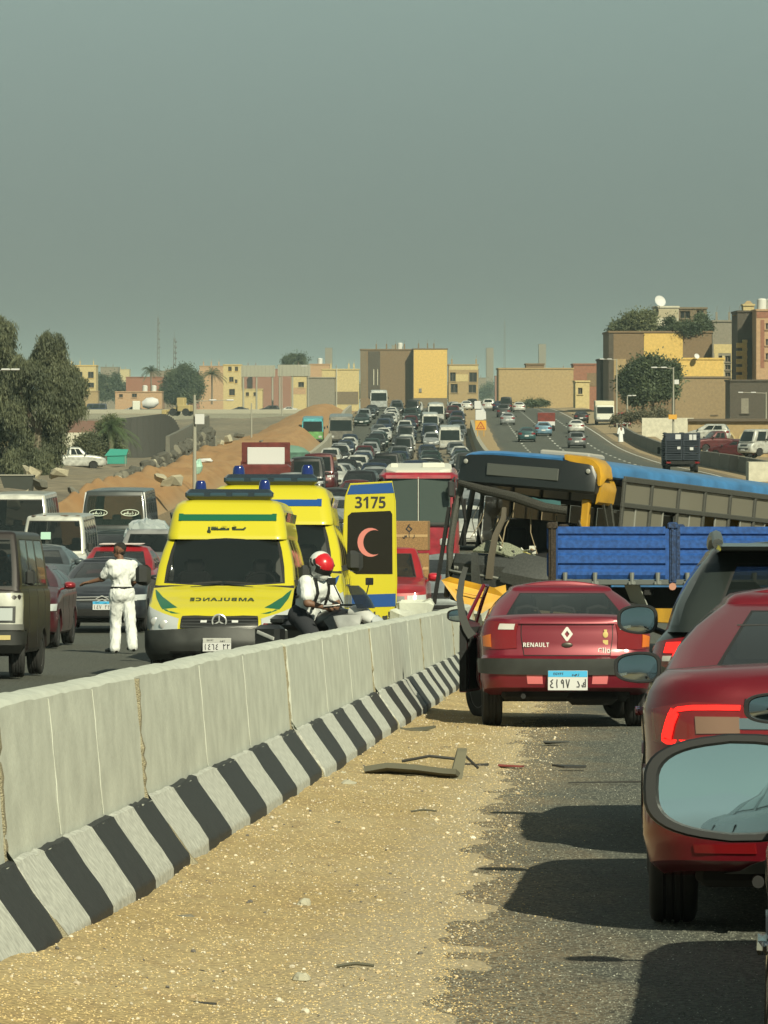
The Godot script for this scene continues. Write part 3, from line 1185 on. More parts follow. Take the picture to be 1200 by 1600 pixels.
	colour_sheet("earth_mound",steps(125,660,1.0,1.006),ms,func(t,u):
		var q := lerpf(-15.2,left.call(t) - 0.6,u)
		var p := P(t,q)
		var r := smoothstep(0.0,0.3,u)*(1.0 - smoothstep(0.72,1.0,u))*smoothstep(125.0,190.0,t)*(1.0 - smoothstep(560.0,660.0,t))
		var n := 0.7*n2.get_noise_2d(p.x*0.8,p.z*0.4) + 0.28*n2.get_noise_2d(p.x*2.0,p.z*1.0) + 0.12*n1.get_noise_2d(p.x*0.9,p.z*0.6) + 0.05*n1.get_noise_2d(p.x*3.0,p.z*2.2)
		var h := r*maxf(0.15,0.95 + 1.0*smoothstep(220,340,t) + n*(0.65 - 0.3*smoothstep(400,500,t)))
		var base := lerpf(P(t,-15.2).y - 0.12,land(t,p.x) - 0.2,smoothstep(0.3,1.0,u))
		return Vector3(p.x,base + h,p.z),func(t,u):
		var p := P(t,lerpf(-15.2,left.call(t),u))
		var a := clampf(0.5 + 0.8*n2.get_noise_2d(p.x*1.6,p.z*0.9),0,1)
		var c := Color(0.47,0.245,0.095).lerp(Color(0.53,0.32,0.145),a)
		c = c.lerp(Color(0.40,0.22,0.09),clampf(n1.get_noise_2d(p.x*2.0,p.z*1.5)*1.3,0,1))
		return c.lerp(Color(0.42,0.33,0.21),smoothstep(0.22,0.0,u)*0.8),sandm)
	barrier()
	gravel(sand_h)
# ------------------------------------------------------------------ the concrete median with its painted foot
func barrier() -> void:
	var streak := noise_tex("streak",0.016,6,0.87,1.02,512)
	var pits := noise_tex("pits",0.16,3,0.0,1.0,512,1.0,FastNoiseLite.TYPE_SIMPLEX_SMOOTH,0.6)
	var con := mat("concrete",0.515,0.535,0.475,0.9,0.0,{"tex": streak,"scale": 0.35,"bump": pits,"bscale": 0.2})
	var joint := mat("mortar",0.46,0.41,0.28,0.95,0.0,{"tex": noise_tex("speck",0.2,3,0.55,1.0,512),"scale": 1.3,"bump": pits,"bscale": 1.2})
	var worn := noise_tex("worn",0.05,5,0.70,1.0,512)
	var wp := mat("white_stripe_paint",0.60,0.61,0.56,0.7,0.0,{"tex": worn,"scale": 0.8,"bump": pits,"bscale": 0.25})
	var bp := mat("black_stripe_paint",0.036,0.037,0.036,0.6,0.0,{"tex": worn,"scale": 0.8,"bump": pits,"bscale": 0.25})
	var ends := [4.0,16.9,21.7,31.1,40.8,50.5,60.2,70.0]
	var label := ["nearest section of grey concrete median with striped foot at the picture's edge","second section of grey concrete median from the near end, striped foot","third section of concrete median, ending at the first wide mortar joint",
		"fourth section of concrete median, between the two widest mortar joints","concrete median section just beyond the protruding joint, level with the debris","concrete median section beside the motorcycle and the ambulance front","last concrete median section, broken end by the red sedan"]
	var count := 0
	for i in ends.size() - 1:
		var t0: float = ends[i] + 0.003
		var t1: float = ends[i + 1] - 0.003
		var dq := 0.012*sin(i*2.7) + (0.04 if i == 4 else 0.0)
		var o := thing("concrete_barrier",label[i],"concrete barrier",at((t0 + t1)*0.5,-0.18),"sections of the concrete median")
		var inv := o.transform.affine_inverse()
		var g := Geo.new()
		# wall above the foot
		var n := int((t1 - t0)/0.16)
		var rings := []
		for k in n + 1:
			var t := lerpf(t0,t1,float(k)/n)
			var ty := 1.005 + 0.010*n1.get_noise_2d(t*1.2,3.0) + 0.009*n1.get_noise_2d(t*9.0,8.0)
			var by := 0.008*n1.get_noise_2d(t*5.0,20.0)
			if i == 6 and t > 69.2: ty -= 0.25*smoothstep(69.2,70.0,t) + 0.05*n1.get_noise_2d(t*20.0,0.0)
			var r := PackedVector3Array()
			for p in [[0.03,0.0],[0.03,0.395],[-0.005 + 0.15*0,0.40],[-0.03,0.75],[-0.055,ty - 0.018],[-0.075,ty + by],[-0.15,ty + 0.012 + by*0.5],[-0.23,ty - 0.004],[-0.265,ty - 0.02],[-0.32,0.4],[-0.36,0.0]]:
				r.append(inv*P(t,p[0] + dq,p[1] - (0.0 if p[0] > -0.1 else 0.0)))
			rings.append(r)
		g.loft(rings)
		obj("wall",g,con,o,30)
		# formwork seams and the joint
		for k in range(1,3):
			var t := lerpf(t0,t1,k/3.0 + 0.03*sin(k*5.0 + i))
			g = Geo.new()
			var pts := []
			for m in 9: pts.append(inv*P(t + 0.012*sin(m*2.1 + i),lerpf(-0.003,-0.053,m/8.0) + dq + 0.001,lerpf(0.42,0.98,m/8.0)))
			g.tube(pts,0.0035,5)
			obj("formwork_seam",g,con,o)
		g = Geo.new()
		rings = []
		for m in 26:
			var h := lerpf(0.05,0.985,m/25.0)
			var q := 0.235 if h < 0.1 else (lerpf(0.235,0.0,(h - 0.1)/0.3) if h < 0.4 else lerpf(0.0,-0.05,(h - 0.4)/0.65))
			var w := 0.05 + 0.035*n1.get_noise_2d(h*9.0,i*4.0)
			var pr := 0.006 + 0.02*n1.get_noise_2d(h*14.0,i*7.0 + 3.0)
			var c := t1 + 0.02
			rings.append(PackedVector3Array([inv*P(c - w,q - 0.03 + dq,h),inv*P(c - w*0.6,q + pr + dq,h),inv*P(c + w*0.5,q + pr*0.8 + dq,h),inv*P(c + w,q - 0.03 + dq,h)]))
		g.loft(rings,true,true,true)
		obj("mortar_joint",g,joint,o,20)
		# the foot: eight painted lengths
		var m8 := maxi(3,int(round((t1 - t0)/(0.74 if i < 2 else (1.17 if i < 4 else 1.05)))))
		for k in m8:
			var a := lerpf(t0,t1,float(k)/m8)
			var b := lerpf(t0,t1,float(k + 1)/m8)
			g = Geo.new()
			rings = []
			var cnt := 8
			for c in cnt + 1:
				var r := PackedVector3Array()
				var prof := [[0.0,-0.06],[0.195,-0.06],[0.195,0.115],[0.187,0.135],[0.135,0.21],[0.078,0.29],[0.02,0.375],[0.005,0.402],[-0.02,0.41]]
				for e in prof.size():
					var p: Array = prof[e]
					var t := lerpf(a,b,float(c)/cnt)
					if c == 0 and k > 0: t += 0.02*n1.get_noise_2d(a*3.0,p[1]*22.0)
					if c == cnt and k < m8 - 1: t += 0.02*n1.get_noise_2d(b*3.0,p[1]*22.0)
					var wob := 0.006*n1.get_noise_2d(t*4.0,p[1]*9.0)
					var chip := 0.0
					if e == 2 or e == 3: chip = -0.02*maxf(0.0,n1.get_noise_2d(t*7.0,55.0)*2.0 - 0.35)
					r.append(inv*P(t,p[0] + dq + wob + chip + 0.022,p[1] + (0.012*n1.get_noise_2d(t*6.0,44.0) if e >= 7 else 0.0)))
				rings.append(r)
			g.loft(rings)
			count += 1
			obj("painted_foot",g,wp if count % 2 == 0 else bp,o,28)
func grit_on(called: String,label: String,n: int,mesh: Mesh,pick: Callable,cols: Array) -> void:
	var rr := RandomNumberGenerator.new()
	rr.seed = called.hash() & 0xffff
	var mm := MultiMesh.new()
	mm.transform_format = MultiMesh.TRANSFORM_3D
	mm.use_colors = true
	mm.mesh = mesh
	mm.instance_count = n
	for i in n:
		var p: Vector3 = pick.call(rr)
		var s := rr.randf_range(0.003,0.0058)
		mm.set_instance_transform(i,Transform3D(Basis(Vector3.UP,rr.randf()*TAU).scaled(Vector3(s,s*rr.randf_range(0.5,0.9),s)),p))
		var c: Color = cols[0].lerp(cols[1],rr.randf())*rr.randf_range(0.7,1.25)
		if rr.randf() < 0.03: c = cols[2]
		c.a = 1.0
		mm.set_instance_color(i,c)
	var o := MultiMeshInstance3D.new()
	o.name = numbered(self,called)
	o.multimesh = mm
	o.material_override = mat("stone",1,1,1,0.9,0.0,{"vcol": true})
	add_child(o)
	tag(o,label,"gravel","","stuff")
func gravel(sand_h: Callable) -> void:
	# the coarse grain of tarmac and sand close to us
	var oc := Geo.new()
	var pk := [Vector3(1,0,0),Vector3(0.2,0,1),Vector3(-1,0,0.3),Vector3(-0.1,0,-1)]
	for i in 4: oc.tri(pk[i],Vector3(0.1,1,0.05),pk[(i + 1) % 4])
	oc.flip_to(0,Vector3.UP)
	var chip := oc.mesh(0.0)
	grit_on("tarmac_grit","coarse stone grain of the near tarmac",70000,chip,func(rr):
		var t: float = 13.8 + 34.0*pow(rr.randf(),1.7)
		return P(t,rr.randf_range(1.25,3.3),-0.0005),[Color(0.10,0.104,0.088),Color(0.20,0.20,0.165),Color(0.42,0.42,0.36)])
	grit_on("sand_grit","coarse grains on the sandy verge",30000,chip,func(rr):
		var t: float = 13.8 + 40.0*pow(rr.randf(),1.7)
		var q: float = rr.randf_range(0.2,1.42 + 0.3*(1.0 - smoothstep(14.0,29.0,t)))
		if rr.randf() < 0.12: q = 1.35 + 0.3*(1.0 - smoothstep(14.0,29.0,t)) + absf(rr.randfn(0.0,0.22))
		var p: Vector3 = sand_h.call(t,q)
		p.y = maxf(p.y,P(t,1.0).y)
		return p,[Color(0.42,0.30,0.135),Color(0.58,0.45,0.235),Color(0.74,0.69,0.57)])
	# loose stones on the sand
	var st := Geo.new()
	var rr := RandomNumberGenerator.new()
	rr.seed = 3
	st.ell(Vector3.ZERO,Vector3(1,0.62,0.8),6,4)
	for i in st.v.size():
		var p := st.v[i]
		var k := 1.0 + 0.35*n1.get_noise_3d(p.x*1.4,p.y*1.4 + 9.0,p.z*1.4)
		st.v[i] = p*k
	var mesh := st.mesh(20.0)
	var mm := MultiMesh.new()
	mm.transform_format = MultiMesh.TRANSFORM_3D
	mm.use_colors = true
	mm.mesh = mesh
	var N := 7000
	mm.instance_count = N
	for i in N:
		var t := 14.0 + 48.0*pow(rr.randf(),1.5)
		var q := rr.randf_range(0.22,1.75)
		var cl := n2.get_noise_2d(t*1.3,q*5.0)
		if rr.randf() > 0.55 + cl*1.2: t = 14.0 + rr.randf()*30.0
		var s := 0.0036*exp(rr.randfn(0.0,0.5)) + (0.009 if rr.randf() < 0.02 else 0.0)
		s = minf(s,0.024)
		var p: Vector3 = sand_h.call(t,q)
		var surf := P(t,q).y
		p.y = maxf(p.y,surf)
		var b := Basis(Vector3.UP,rr.randf()*TAU)*Basis(Vector3.RIGHT,rr.randf_range(-0.4,0.4))
		mm.set_instance_transform(i,Transform3D(b.scaled(Vector3.ONE*s),p + Vector3(0,s*0.25,0)))
		var c := Color(0.72,0.67,0.56).lerp(Color(0.58,0.44,0.26),rr.randf())*rr.randf_range(0.6,1.0)
		if rr.randf() < 0.08: c = Color(0.12,0.11,0.1)
		c.a = 1.0
		mm.set_instance_color(i,c)
	var o := MultiMeshInstance3D.new()
	o.name = numbered(self,"gravel")
	o.multimesh = mm
	o.material_override = mat("stone",1,1,1,0.9,0.0,{"vcol": true})
	add_child(o)
	tag(o,"pale loose stones strewn over the sandy verge by the median","gravel","","stuff")
# ------------------------------------------------------------------ the cars close to us
func sedan_spec() -> Dictionary:
	return {"L": 4.5,"W": 1.78,"H": 1.46,"wr": 0.315,"tw": 0.2,"za": -1.33,"zr": 1.33,"yb": 0.22,
		"top": [[-2.25,0.70],[-2.0,0.80],[-1.5,0.90],[-0.95,1.0],[0.0,1.03],[1.2,1.06],[1.75,1.09],[2.1,1.085],[2.25,1.05]],
		"rows": [[0.0,0.09,-0.10,-0.14],[0.06,0.03,-0.03,-0.03],[0.2,0.0,0.0,0.0],[0.42,0.0,0.01,0.0],[0.52,0.012,-0.02,0.0],[0.64,0.012,-0.045,-0.02],[0.80,0.0,-0.055,-0.07],[0.90,0.022,-0.06,-0.12],[0.96,0.055,-0.075,-0.16],[1.0,0.10,-0.11,-0.22]],
		"redge": 0.10,"zc": -1.0,"zb": 1.78,"zr0": -0.1,"zr1": 0.95,"wroof": 0.53,"wbelt": 0.80,"rcr": 0.36,"bowr": 0.10,"bulge": 0.042,
		"side": [[0.2,0.5],[0.53,0.86]],"seams": [-0.78,0.25,1.0],"handles": [0.05,0.85],"rw": 0.86}
func lamp_mat() -> StandardMaterial3D:
	return mat("red_lens",0.16,0.006,0.008,0.12,0.0,{"coat": 0.8})
func tread(o: Node3D) -> void: pass
func near_traffic() -> void:
	red_sedan()
	suv()
	near_mirror_cars()
	maroon_saloon()
	blue_truck()
func red_sedan() -> void:
	var o := thing("sedan","dark red sedan with lit tail lamp, nearest whole car at the right edge","car",at(20.45,3.30))
	var sp := sedan_spec()
	var pm := paint("red_paint",0.15,0.004,0.012,0.4,false)
	var c := car_shell(o,sp,pm)
	var lens := lamp_mat()
	var glow := mat("lit_tail",1.0,0.03,0.025,0.3,0.0,{"emit": 1.5,"ecol": Color(1,0.06,0.05)})
	for sx in [-1.0,1.0]:
		var g := Geo.new()
		c.patch(g,sx*0.49,sx*0.93,[0.79,0.77,0.80],[0.955,0.965,0.93],false,0.008,0.03,14,6)
		obj("tail_lamp",g,lens,o)
		g = Geo.new()
		# the lit bracket: along the top, down the outer edge, back along the bottom
		c.strip(g,[Vector2(0.5,0.942),Vector2(0.6,0.942),Vector2(0.70,0.94),Vector2(0.765,0.932),Vector2(0.80,0.91),Vector2(0.82,0.875),Vector2(0.845,0.825),Vector2(0.85,0.806),Vector2(0.83,0.798),Vector2(0.7,0.798),Vector2(0.6,0.8),Vector2(0.5,0.802)],0.02,false,0.014,sx)
		c.strip(g,[Vector2(0.775,0.925),Vector2(0.80,0.88),Vector2(0.82,0.83),Vector2(0.825,0.812)],0.05,false,0.0145,sx)
		obj("light_bracket",g,glow,o)
		g = Geo.new()
		c.patch(g,sx*0.50,sx*0.68,[0.838,0.835],[0.905,0.905],false,0.0135,0.01,6,2)
		obj("reversing_lens",g,mat("amber_grey",0.2,0.12,0.085,0.2,0.0,{"coat": 0.7}),o)
		g = Geo.new()
		c.patch(g,sx*0.44,sx*0.7,[0.35,0.35],[0.39,0.385],false,0.008,0.02,6,1)
		obj("bumper_reflector",g,lens,o)
		wing_mirror(o,Vector3(sx*0.91,1.045,-0.75),sx < 0,mat("gloss_black",0.008,0.008,0.009,0.45,0.0,{"coat": 0.12}),0.225,0.15,0.05)
	var g := Geo.new()
	c.patch(g,-0.50,0.50,[0.80,0.80],[0.945,0.945],false,0.006,0.02,12,3)
	obj("boot_lamp_strip",g,lens,o)
	g = Geo.new()
	c.patch(g,-0.50,0.50,[0.855,0.855],[0.90,0.90],false,0.012,0.02,12,3)
	obj("chrome_strip",g,mat("chrome",0.6,0.6,0.6,0.15,1.0),o)
	g = Geo.new()
	c.patch(g,-0.52,0.52,[0.655,0.655],[0.665,0.665],false,0.001,0.01,12,1)
	for sx in [-1.0,1.0]:
		var pts := []
		for k in 9: pts.append(c.skin(sx*0.485,lerpf(0.66,0.98,k/8.0),false,0.001))
		g.tube(pts,0.004,5)
	obj("boot_seam",g,mat("rubber"),o)
	g = Geo.new()
	c.patch(g,-0.62,0.62,[0.23,0.23],[0.25,0.33,0.36,0.36,0.36,0.33,0.25],false,0.012,0.03,16,3)
	obj("bumper_insert",g,mat("plastic_grey",0.05,0.052,0.05,0.6),o)
	plate(o,Transform3D(Basis(),c.skin(0.0,0.58,false,0.012)),"147 d k")
	g = Geo.new()
	chair(g,-0.38,0.1,0.72); chair(g,0.38,0.1,0.72)
	g.box(Vector3(0,0.98,1.15),Vector3(1.2,0.34,0.14),0.06)
	for x in [-0.4,0.4]: g.box(Vector3(x,1.2,1.2),Vector3(0.25,0.15,0.09),0.04)
	obj("seats",g,mat("cloth",0.035,0.035,0.037,0.95),o)
	g = Geo.new()
	c.patch(g,-1.12,-1.2,[0.52,0.52],[0.62,0.62],false,0.003,0.01,2,2)
	obj("fuel_flap",g,pm,o)
	# dried splashes of mud on the rear wing
	g = Geo.new()
	c.patch(g,-1.06,-1.40,[0.86,0.9],[0.93,0.94],false,0.002,0.0,8,2)
	obj("dust_film",g,mat("dust_film",0.34,0.28,0.19,0.9,0.0,{"alpha": 0.45}),o)
func suv() -> void:
	var o := thing("suv","dark grey-green suv with roof rails and lit tail lamp","car",at(25.55,3.37))
	var sp := {"L": 4.6,"W": 1.82,"H": 1.68,"wr": 0.35,"tw": 0.22,"za": -1.36,"zr": 1.34,"yb": 0.26,
		"top": [[-2.3,0.88],[-2.0,0.98],[-1.4,1.06],[-1.0,1.12],[0.0,1.14],[1.5,1.18],[2.1,1.2],[2.3,1.19]],
		"rows": [[0.0,0.08,-0.1,-0.14],[0.06,0.02,-0.02,-0.03],[0.25,0.0,0.0,0.0],[0.42,0.0,0.01,0.0],[0.47,0.02,-0.05,0.0],[0.62,0.03,-0.07,-0.02],[0.82,0.0,-0.06,-0.06],[0.93,0.03,-0.08,-0.12],[1.0,0.09,-0.12,-0.2]],
		"zc": -1.0,"zb": 2.17,"zr0": -0.2,"zr1": 1.86,"wroof": 0.6,"wbelt": 0.82,"rcr": 0.34,"bowr": 0.1,"bulge": 0.035,
		"side": [[0.2,0.44],[0.46,0.72],[0.75,0.93]],"seams": [-0.8,0.2,1.15],"handles": [0.0,0.95],"rw": 0.84,"redge": 0.09}
	var pm := paint("suv_paint",0.035,0.045,0.042,0.5)
	var c := car_shell(o,sp,pm)
	var glow := mat("lit_tail")
	for sx in [-1.0,1.0]:
		var g := Geo.new()
		c.patch(g,sx*0.56,sx*1.02,[1.0,0.985,1.03],[1.14,1.15,1.12],false,0.012,0.03,12,5)
		obj("tail_lamp",g,lamp_mat(),o)
		g = Geo.new()
		c.patch(g,sx*0.60,sx*0.71,[1.075,1.07],[1.125,1.125],false,0.019,0.012,6,3)
		c.patch(g,sx*0.74,sx*0.88,[1.07,1.07],[1.125,1.12],false,0.019,0.012,6,3)
		obj("lit_segment",g,glow,o)
		g = Geo.new()
		c.patch(g,sx*0.61,sx*0.88,[1.03,1.03],[1.06,1.055],false,0.018,0.012,6,2)
		obj("reversing_lens",g,mat("clear_lens",0.5,0.47,0.44,0.15,0.0,{"coat": 0.8}),o)
		wing_mirror(o,Vector3(sx*0.975,1.22,-0.7),sx < 0,mat("gloss_black"),0.24,0.175,0.05)
		g = Geo.new()
		var pts := []
		for k in 13:
			var u := k/12.0
			pts.append(Vector3(sx*0.55,1.65 + 0.05*(1.0 - pow(absf(u*2 - 1),5.0)),lerpf(-0.2,1.72,u)))
		g.tube(pts,0.03,8)
		obj("roof_rail",g,mat("rail_grey",0.13,0.14,0.14,0.4,0.6),o)
	var g := Geo.new()
	g.loft([PackedVector3Array([Vector3(-0.56,1.60,1.8),Vector3(0.56,1.60,1.8),Vector3(0.56,1.655,1.75),Vector3(-0.56,1.655,1.75)]),PackedVector3Array([Vector3(-0.54,1.615,2.06),Vector3(0.54,1.615,2.06),Vector3(0.54,1.635,2.07),Vector3(-0.54,1.635,2.07)])])
	obj("roof_spoiler",g,pm,o)
	g = Geo.new()
	c.patch(g,-0.95,0.95,[0.36,0.34,0.36],[0.62,0.62,0.62],false,0.012,0.03,20,4)
	obj("rear_bumper",g,mat("plastic_grey"),o)
	plate(o,Transform3D(Basis(),c.skin(0.0,0.82,false,0.02)),"628 b r")
	g = Geo.new()
	for k in 5:
		# yellow and pale decal streaks along the rear wing
		c.patch(g,-1.18 - k*0.03,-1.22 - k*0.03,[0.92 - k*0.03,0.94 - k*0.03],[0.95 - k*0.03,0.97 - k*0.03],false,0.003,0.0,3,1)
	obj("mud_marks",g,mat("mud_marks",0.45,0.42,0.2,0.8),o)
	g = Geo.new()
	chair(g,-0.4,0.1,0.85); chair(g,0.4,0.1,0.85)
	g.box(Vector3(0,1.15,1.05),Vector3(1.25,0.4,0.14),0.06)
	obj("seats",g,mat("cloth"),o)
func near_mirror_cars() -> void:
	# two more cars of the same lane, of which the camera sees little more than the mirrors
	var sp := sedan_spec()
	sp.W = 1.8
	sp.handle_mat = mat("chrome")
	sp.seams = [-0.78,0.25,1.1]
	sp.handles = [0.80]
	sp.handle_v = 0.66
	var o := thing("sedan","nearest car with a big black wing mirror, mostly outside the right edge","car",at(9.45,3.55,-1.6))
	var pm := paint("graphite_paint",0.06,0.062,0.062,0.4)
	car_shell(o,sp,pm)
	var big := mat("gloss_black")
	wing_mirror(o,Vector3(-0.985,0.998,-0.75),true,big,0.40,0.25,0.10,mat("bright_mirror",0.85,0.92,0.93,0.02,1.0),-0.05)
	wing_mirror(o,Vector3(1.085,1.005,-0.75),false,big,0.34,0.225,0.05)
	o = thing("sedan","car whose dull oval mirror overlaps the dark red sedan's tail lamp","car",at(15.25,3.87))
	var sp2 := sedan_spec()
	car_shell(o,sp2,paint("navy_paint",0.02,0.025,0.04,0.3))
	for sx in [-1.0,1.0]:
		wing_mirror(o,Vector3(sx*1.0,1.01,-0.72),sx < 0,mat("gloss_black"),0.21,0.115,0.02)
func maroon_saloon() -> void:
	var o := thing("saloon_car","maroon saloon with open front door standing against the median's end","car",at(44.85,1.62,3.5))
	var sp := {"L": 4.15,"W": 1.64,"H": 1.43,"wr": 0.29,"tw": 0.185,"za": -1.2,"zr": 1.27,"yb": 0.30,
		"top": [[-2.07,0.72],[-1.8,0.82],[-1.3,0.90],[-0.95,0.96],[0.0,0.99],[1.0,1.04],[1.5,1.07],[1.92,1.075],[2.07,1.05]],
		"rows": [[0.0,0.10,-0.13,-0.12],[0.05,0.03,-0.03,-0.03],[0.2,0.0,0.0,0.0],[0.45,0.0,0.015,0.0],[0.49,0.012,-0.07,-0.02],[0.58,0.01,-0.10,-0.04],[0.75,0.0,-0.115,-0.07],[0.88,0.02,-0.13,-0.12],[0.95,0.045,-0.13,-0.16],[0.985,0.075,-0.14,-0.2],[1.0,0.09,-0.17,-0.24]],
		"zc": -0.95,"zb": 1.52,"zr0": -0.1,"zr1": 0.85,"wroof": 0.50,"wbelt": 0.735,"rcr": 0.27,"bowr": 0.09,"crown": 0.03,"redge": 0.11,"bulge": 0.045,
		"side": [[0.2,0.52],[0.55,0.88]],"seams": [-0.75,0.28,1.0],"handles": [0.1,0.85],"rw": 0.92,"glass": mat("clear_glass",0.02,0.028,0.026,0.04,0.0,{"alpha": 0.48}),"steer": 24.0,"rise": 0.06,"rim": mat("dull_rim",0.1,0.1,0.1,0.6,0.4)}
	var pm := paint("maroon_paint",0.15,0.004,0.016,0.3,false)
	var c := car_shell(o,sp,pm)
	var lens := lamp_mat()
	for sx in [-1.0,1.0]:
		var g := Geo.new()
		c.patch(g,sx*0.49,sx*0.87,[0.765,0.755,0.77],[1.0,1.02,1.03],false,0.01,0.03,10,6)
		obj("tail_lamp",g,lens,o)
		g = Geo.new()
		c.patch(g,sx*0.52,sx*0.67,[0.945,0.945],[1.0,1.0],false,0.016,0.01,5,2)
		obj("reversing_lens",g,mat("clear_lens"),o)
		g = Geo.new()
		c.patch(g,sx*0.74,sx*0.855,[0.775,0.785],[0.90,0.88],false,0.0165,0.01,5,3)
		obj("indicator_lens",g,mat("amber_lens",0.55,0.13,0.012,0.15,0.0,{"coat": 0.7}),o)
		g = Geo.new()
		c.patch(g,sx*0.24,sx*0.39,[0.43,0.43],[0.55,0.55],false,0.006,0.012,4,2)
		obj("bumper_sticker",g,mat("pink_tape",0.62,0.16,0.17,0.35),o)
	var g := Geo.new()
	c.patch(g,-1.5,1.5,[0.545,0.525,0.515,0.525,0.545],[0.665,0.66,0.655,0.66,0.665],false,0.022,0.04,36,3)
	obj("bumper_strip",g,mat("strip_black",0.028,0.03,0.028,0.55,0.0,{"tex": noise_tex("dust",0.012,4,0.72,1.0)}),o)
	g = Geo.new()
	for sx in [-1.0,1.0]:
		var pts := []
		for k in 10: pts.append(c.skin(sx*lerpf(0.46,0.42,1.0 - k/9.0),lerpf(0.70,1.05,k/9.0),false,0.001))
		g.tube(pts,0.0045,5)
	c.patch(g,-0.42,0.42,[0.695,0.695],[0.704,0.704],false,0.001,0.01,12,1)
	obj("boot_seam",g,mat("rubber"),o)
	# the raised lip of the boot
	g = Geo.new()
	c.patch(g,-0.48,0.48,[1.0,1.0],[1.045,1.045],false,0.02,0.05,12,2)
	obj("boot_lip",g,pm,o)
	# diamond badge
	var zr: Vector3 = c.skin(0.0,0.905,false,0.004)
	g = Geo.new()
	g.xf = Transform3D(Basis(),zr)
	for st in [[[0,0.056],[0.04,0],[0,-0.056],[-0.04,0],[0,0.056]]]:
		var pts := []
		for p in st: pts.append(Vector2(p[0],p[1]))
		g.stroke(pts,0.026,0.008)
	obj("badge",g,mat("bright_letters",0.62,0.6,0.58,0.45),o,0)
	g = Geo.new()
	g.ell(c.skin(0.0,0.80,false,0.004),Vector3(0.055,0.026,0.012),16,6)
	obj("boot_lock",g,mat("lock_dark",0.07,0.06,0.05,0.4,0.5),o)
	words("lettering","RENAULT",0.042,mat("bright_letters",0.62,0.6,0.58,0.45),o,Transform3D(Basis(),c.skin(-0.30,0.80,false,0.007)),0.006)
	words("lettering","Clio",0.05,mat("bright_letters"),o,Transform3D(Basis(),c.skin(0.36,0.745,false,0.007)),0.006)
	g = Geo.new()
	g.xf = Transform3D(Basis(),c.skin(0.37,0.87,false,0.006))
	g.ell(Vector3(0,0.03,0),Vector3(0.026,0.032,0.004),12,6)
	g.box(Vector3(0,-0.045,0),Vector3(0.05,0.045,0.004),0.001)
	g.box(Vector3(0,0.068,0),Vector3(0.03,0.02,0.004),0.001)
	obj("gold_sticker",g,mat("gold_sticker",0.55,0.42,0.16,0.4),o)
	plate(o,Transform3D(Basis(Vector3.RIGHT,-0.05),c.skin(0.0,0.475,false,0.045)),"4197 dk",true,0.38,0.19)
	g = Geo.new()
	chair(g,-0.36,0.05,0.68); chair(g,0.36,0.05,0.68)
	g.box(Vector3(0,0.93,0.98),Vector3(1.15,0.3,0.14),0.06)
	for x in [-0.35,0.0,0.35]: g.tube([Vector3(x - 0.12,1.06,1.05),Vector3(x - 0.1,1.14,1.06),Vector3(x,1.165,1.06),Vector3(x + 0.1,1.14,1.06),Vector3(x + 0.12,1.06,1.05)],0.02,6)
	g.box(Vector3(0.02,1.28,-0.35),Vector3(0.22,0.06,0.03),0.02)
	obj("seats",g,mat("cloth"),o)
	# the left front door stands ajar with its mirror; a bent strip of trim sticks up from it
	var dr := holder("front_left_door",o,Transform3D(Basis(Vector3.UP,-0.16),Vector3(-0.80,0,-0.73)))
	g = Geo.new()
	g.loft([PackedVector3Array([Vector3(-0.02,0.3,0),Vector3(0.04,0.3,0),Vector3(0.04,0.98,0),Vector3(-0.02,0.98,0)]),PackedVector3Array([Vector3(-0.05,0.3,0.5),Vector3(0.04,0.3,0.5),Vector3(0.04,1.0,0.5),Vector3(-0.05,1.0,0.5)]),PackedVector3Array([Vector3(-0.03,0.3,1.0),Vector3(0.04,0.3,1.0),Vector3(0.04,1.02,1.0),Vector3(-0.03,1.02,1.0)])])
	obj("door_skin",g,pm,dr)
	g = Geo.new()
	g.box(Vector3(0.052,0.64,0.5),Vector3(0.02,0.62,0.94),0.008)
	g.box(Vector3(0.005,0.64,1.004),Vector3(0.075,0.66,0.012),0.004)
	obj("door_lining",g,mat("cloth_dark",0.014,0.014,0.015,0.95),dr)
	g = Geo.new()
	g.tube([Vector3(0.0,0.98,0.02),Vector3(0.12,1.22,0.38),Vector3(0.2,1.36,0.62),Vector3(0.2,1.37,0.92),Vector3(0.03,1.0,1.0)],0.02,6)
	obj("window_frame",g,pm,dr)
	wing_mirror(dr,Vector3(-0.16,1.06,0.2),true,mat("gloss_black"),0.21,0.135)
	g = Geo.new()
	g.loft(bent_strip([Vector3(0.1,0.86,1.03),Vector3(0.05,0.93,1.03),Vector3(0.0,1.06,1.03),Vector3(-0.03,1.25,1.02),Vector3(-0.01,1.42,1.0),Vector3(0.03,1.55,1.0)],0.09,0.012))
	obj("bent_trim",g,mat("plastic_grey"),dr)
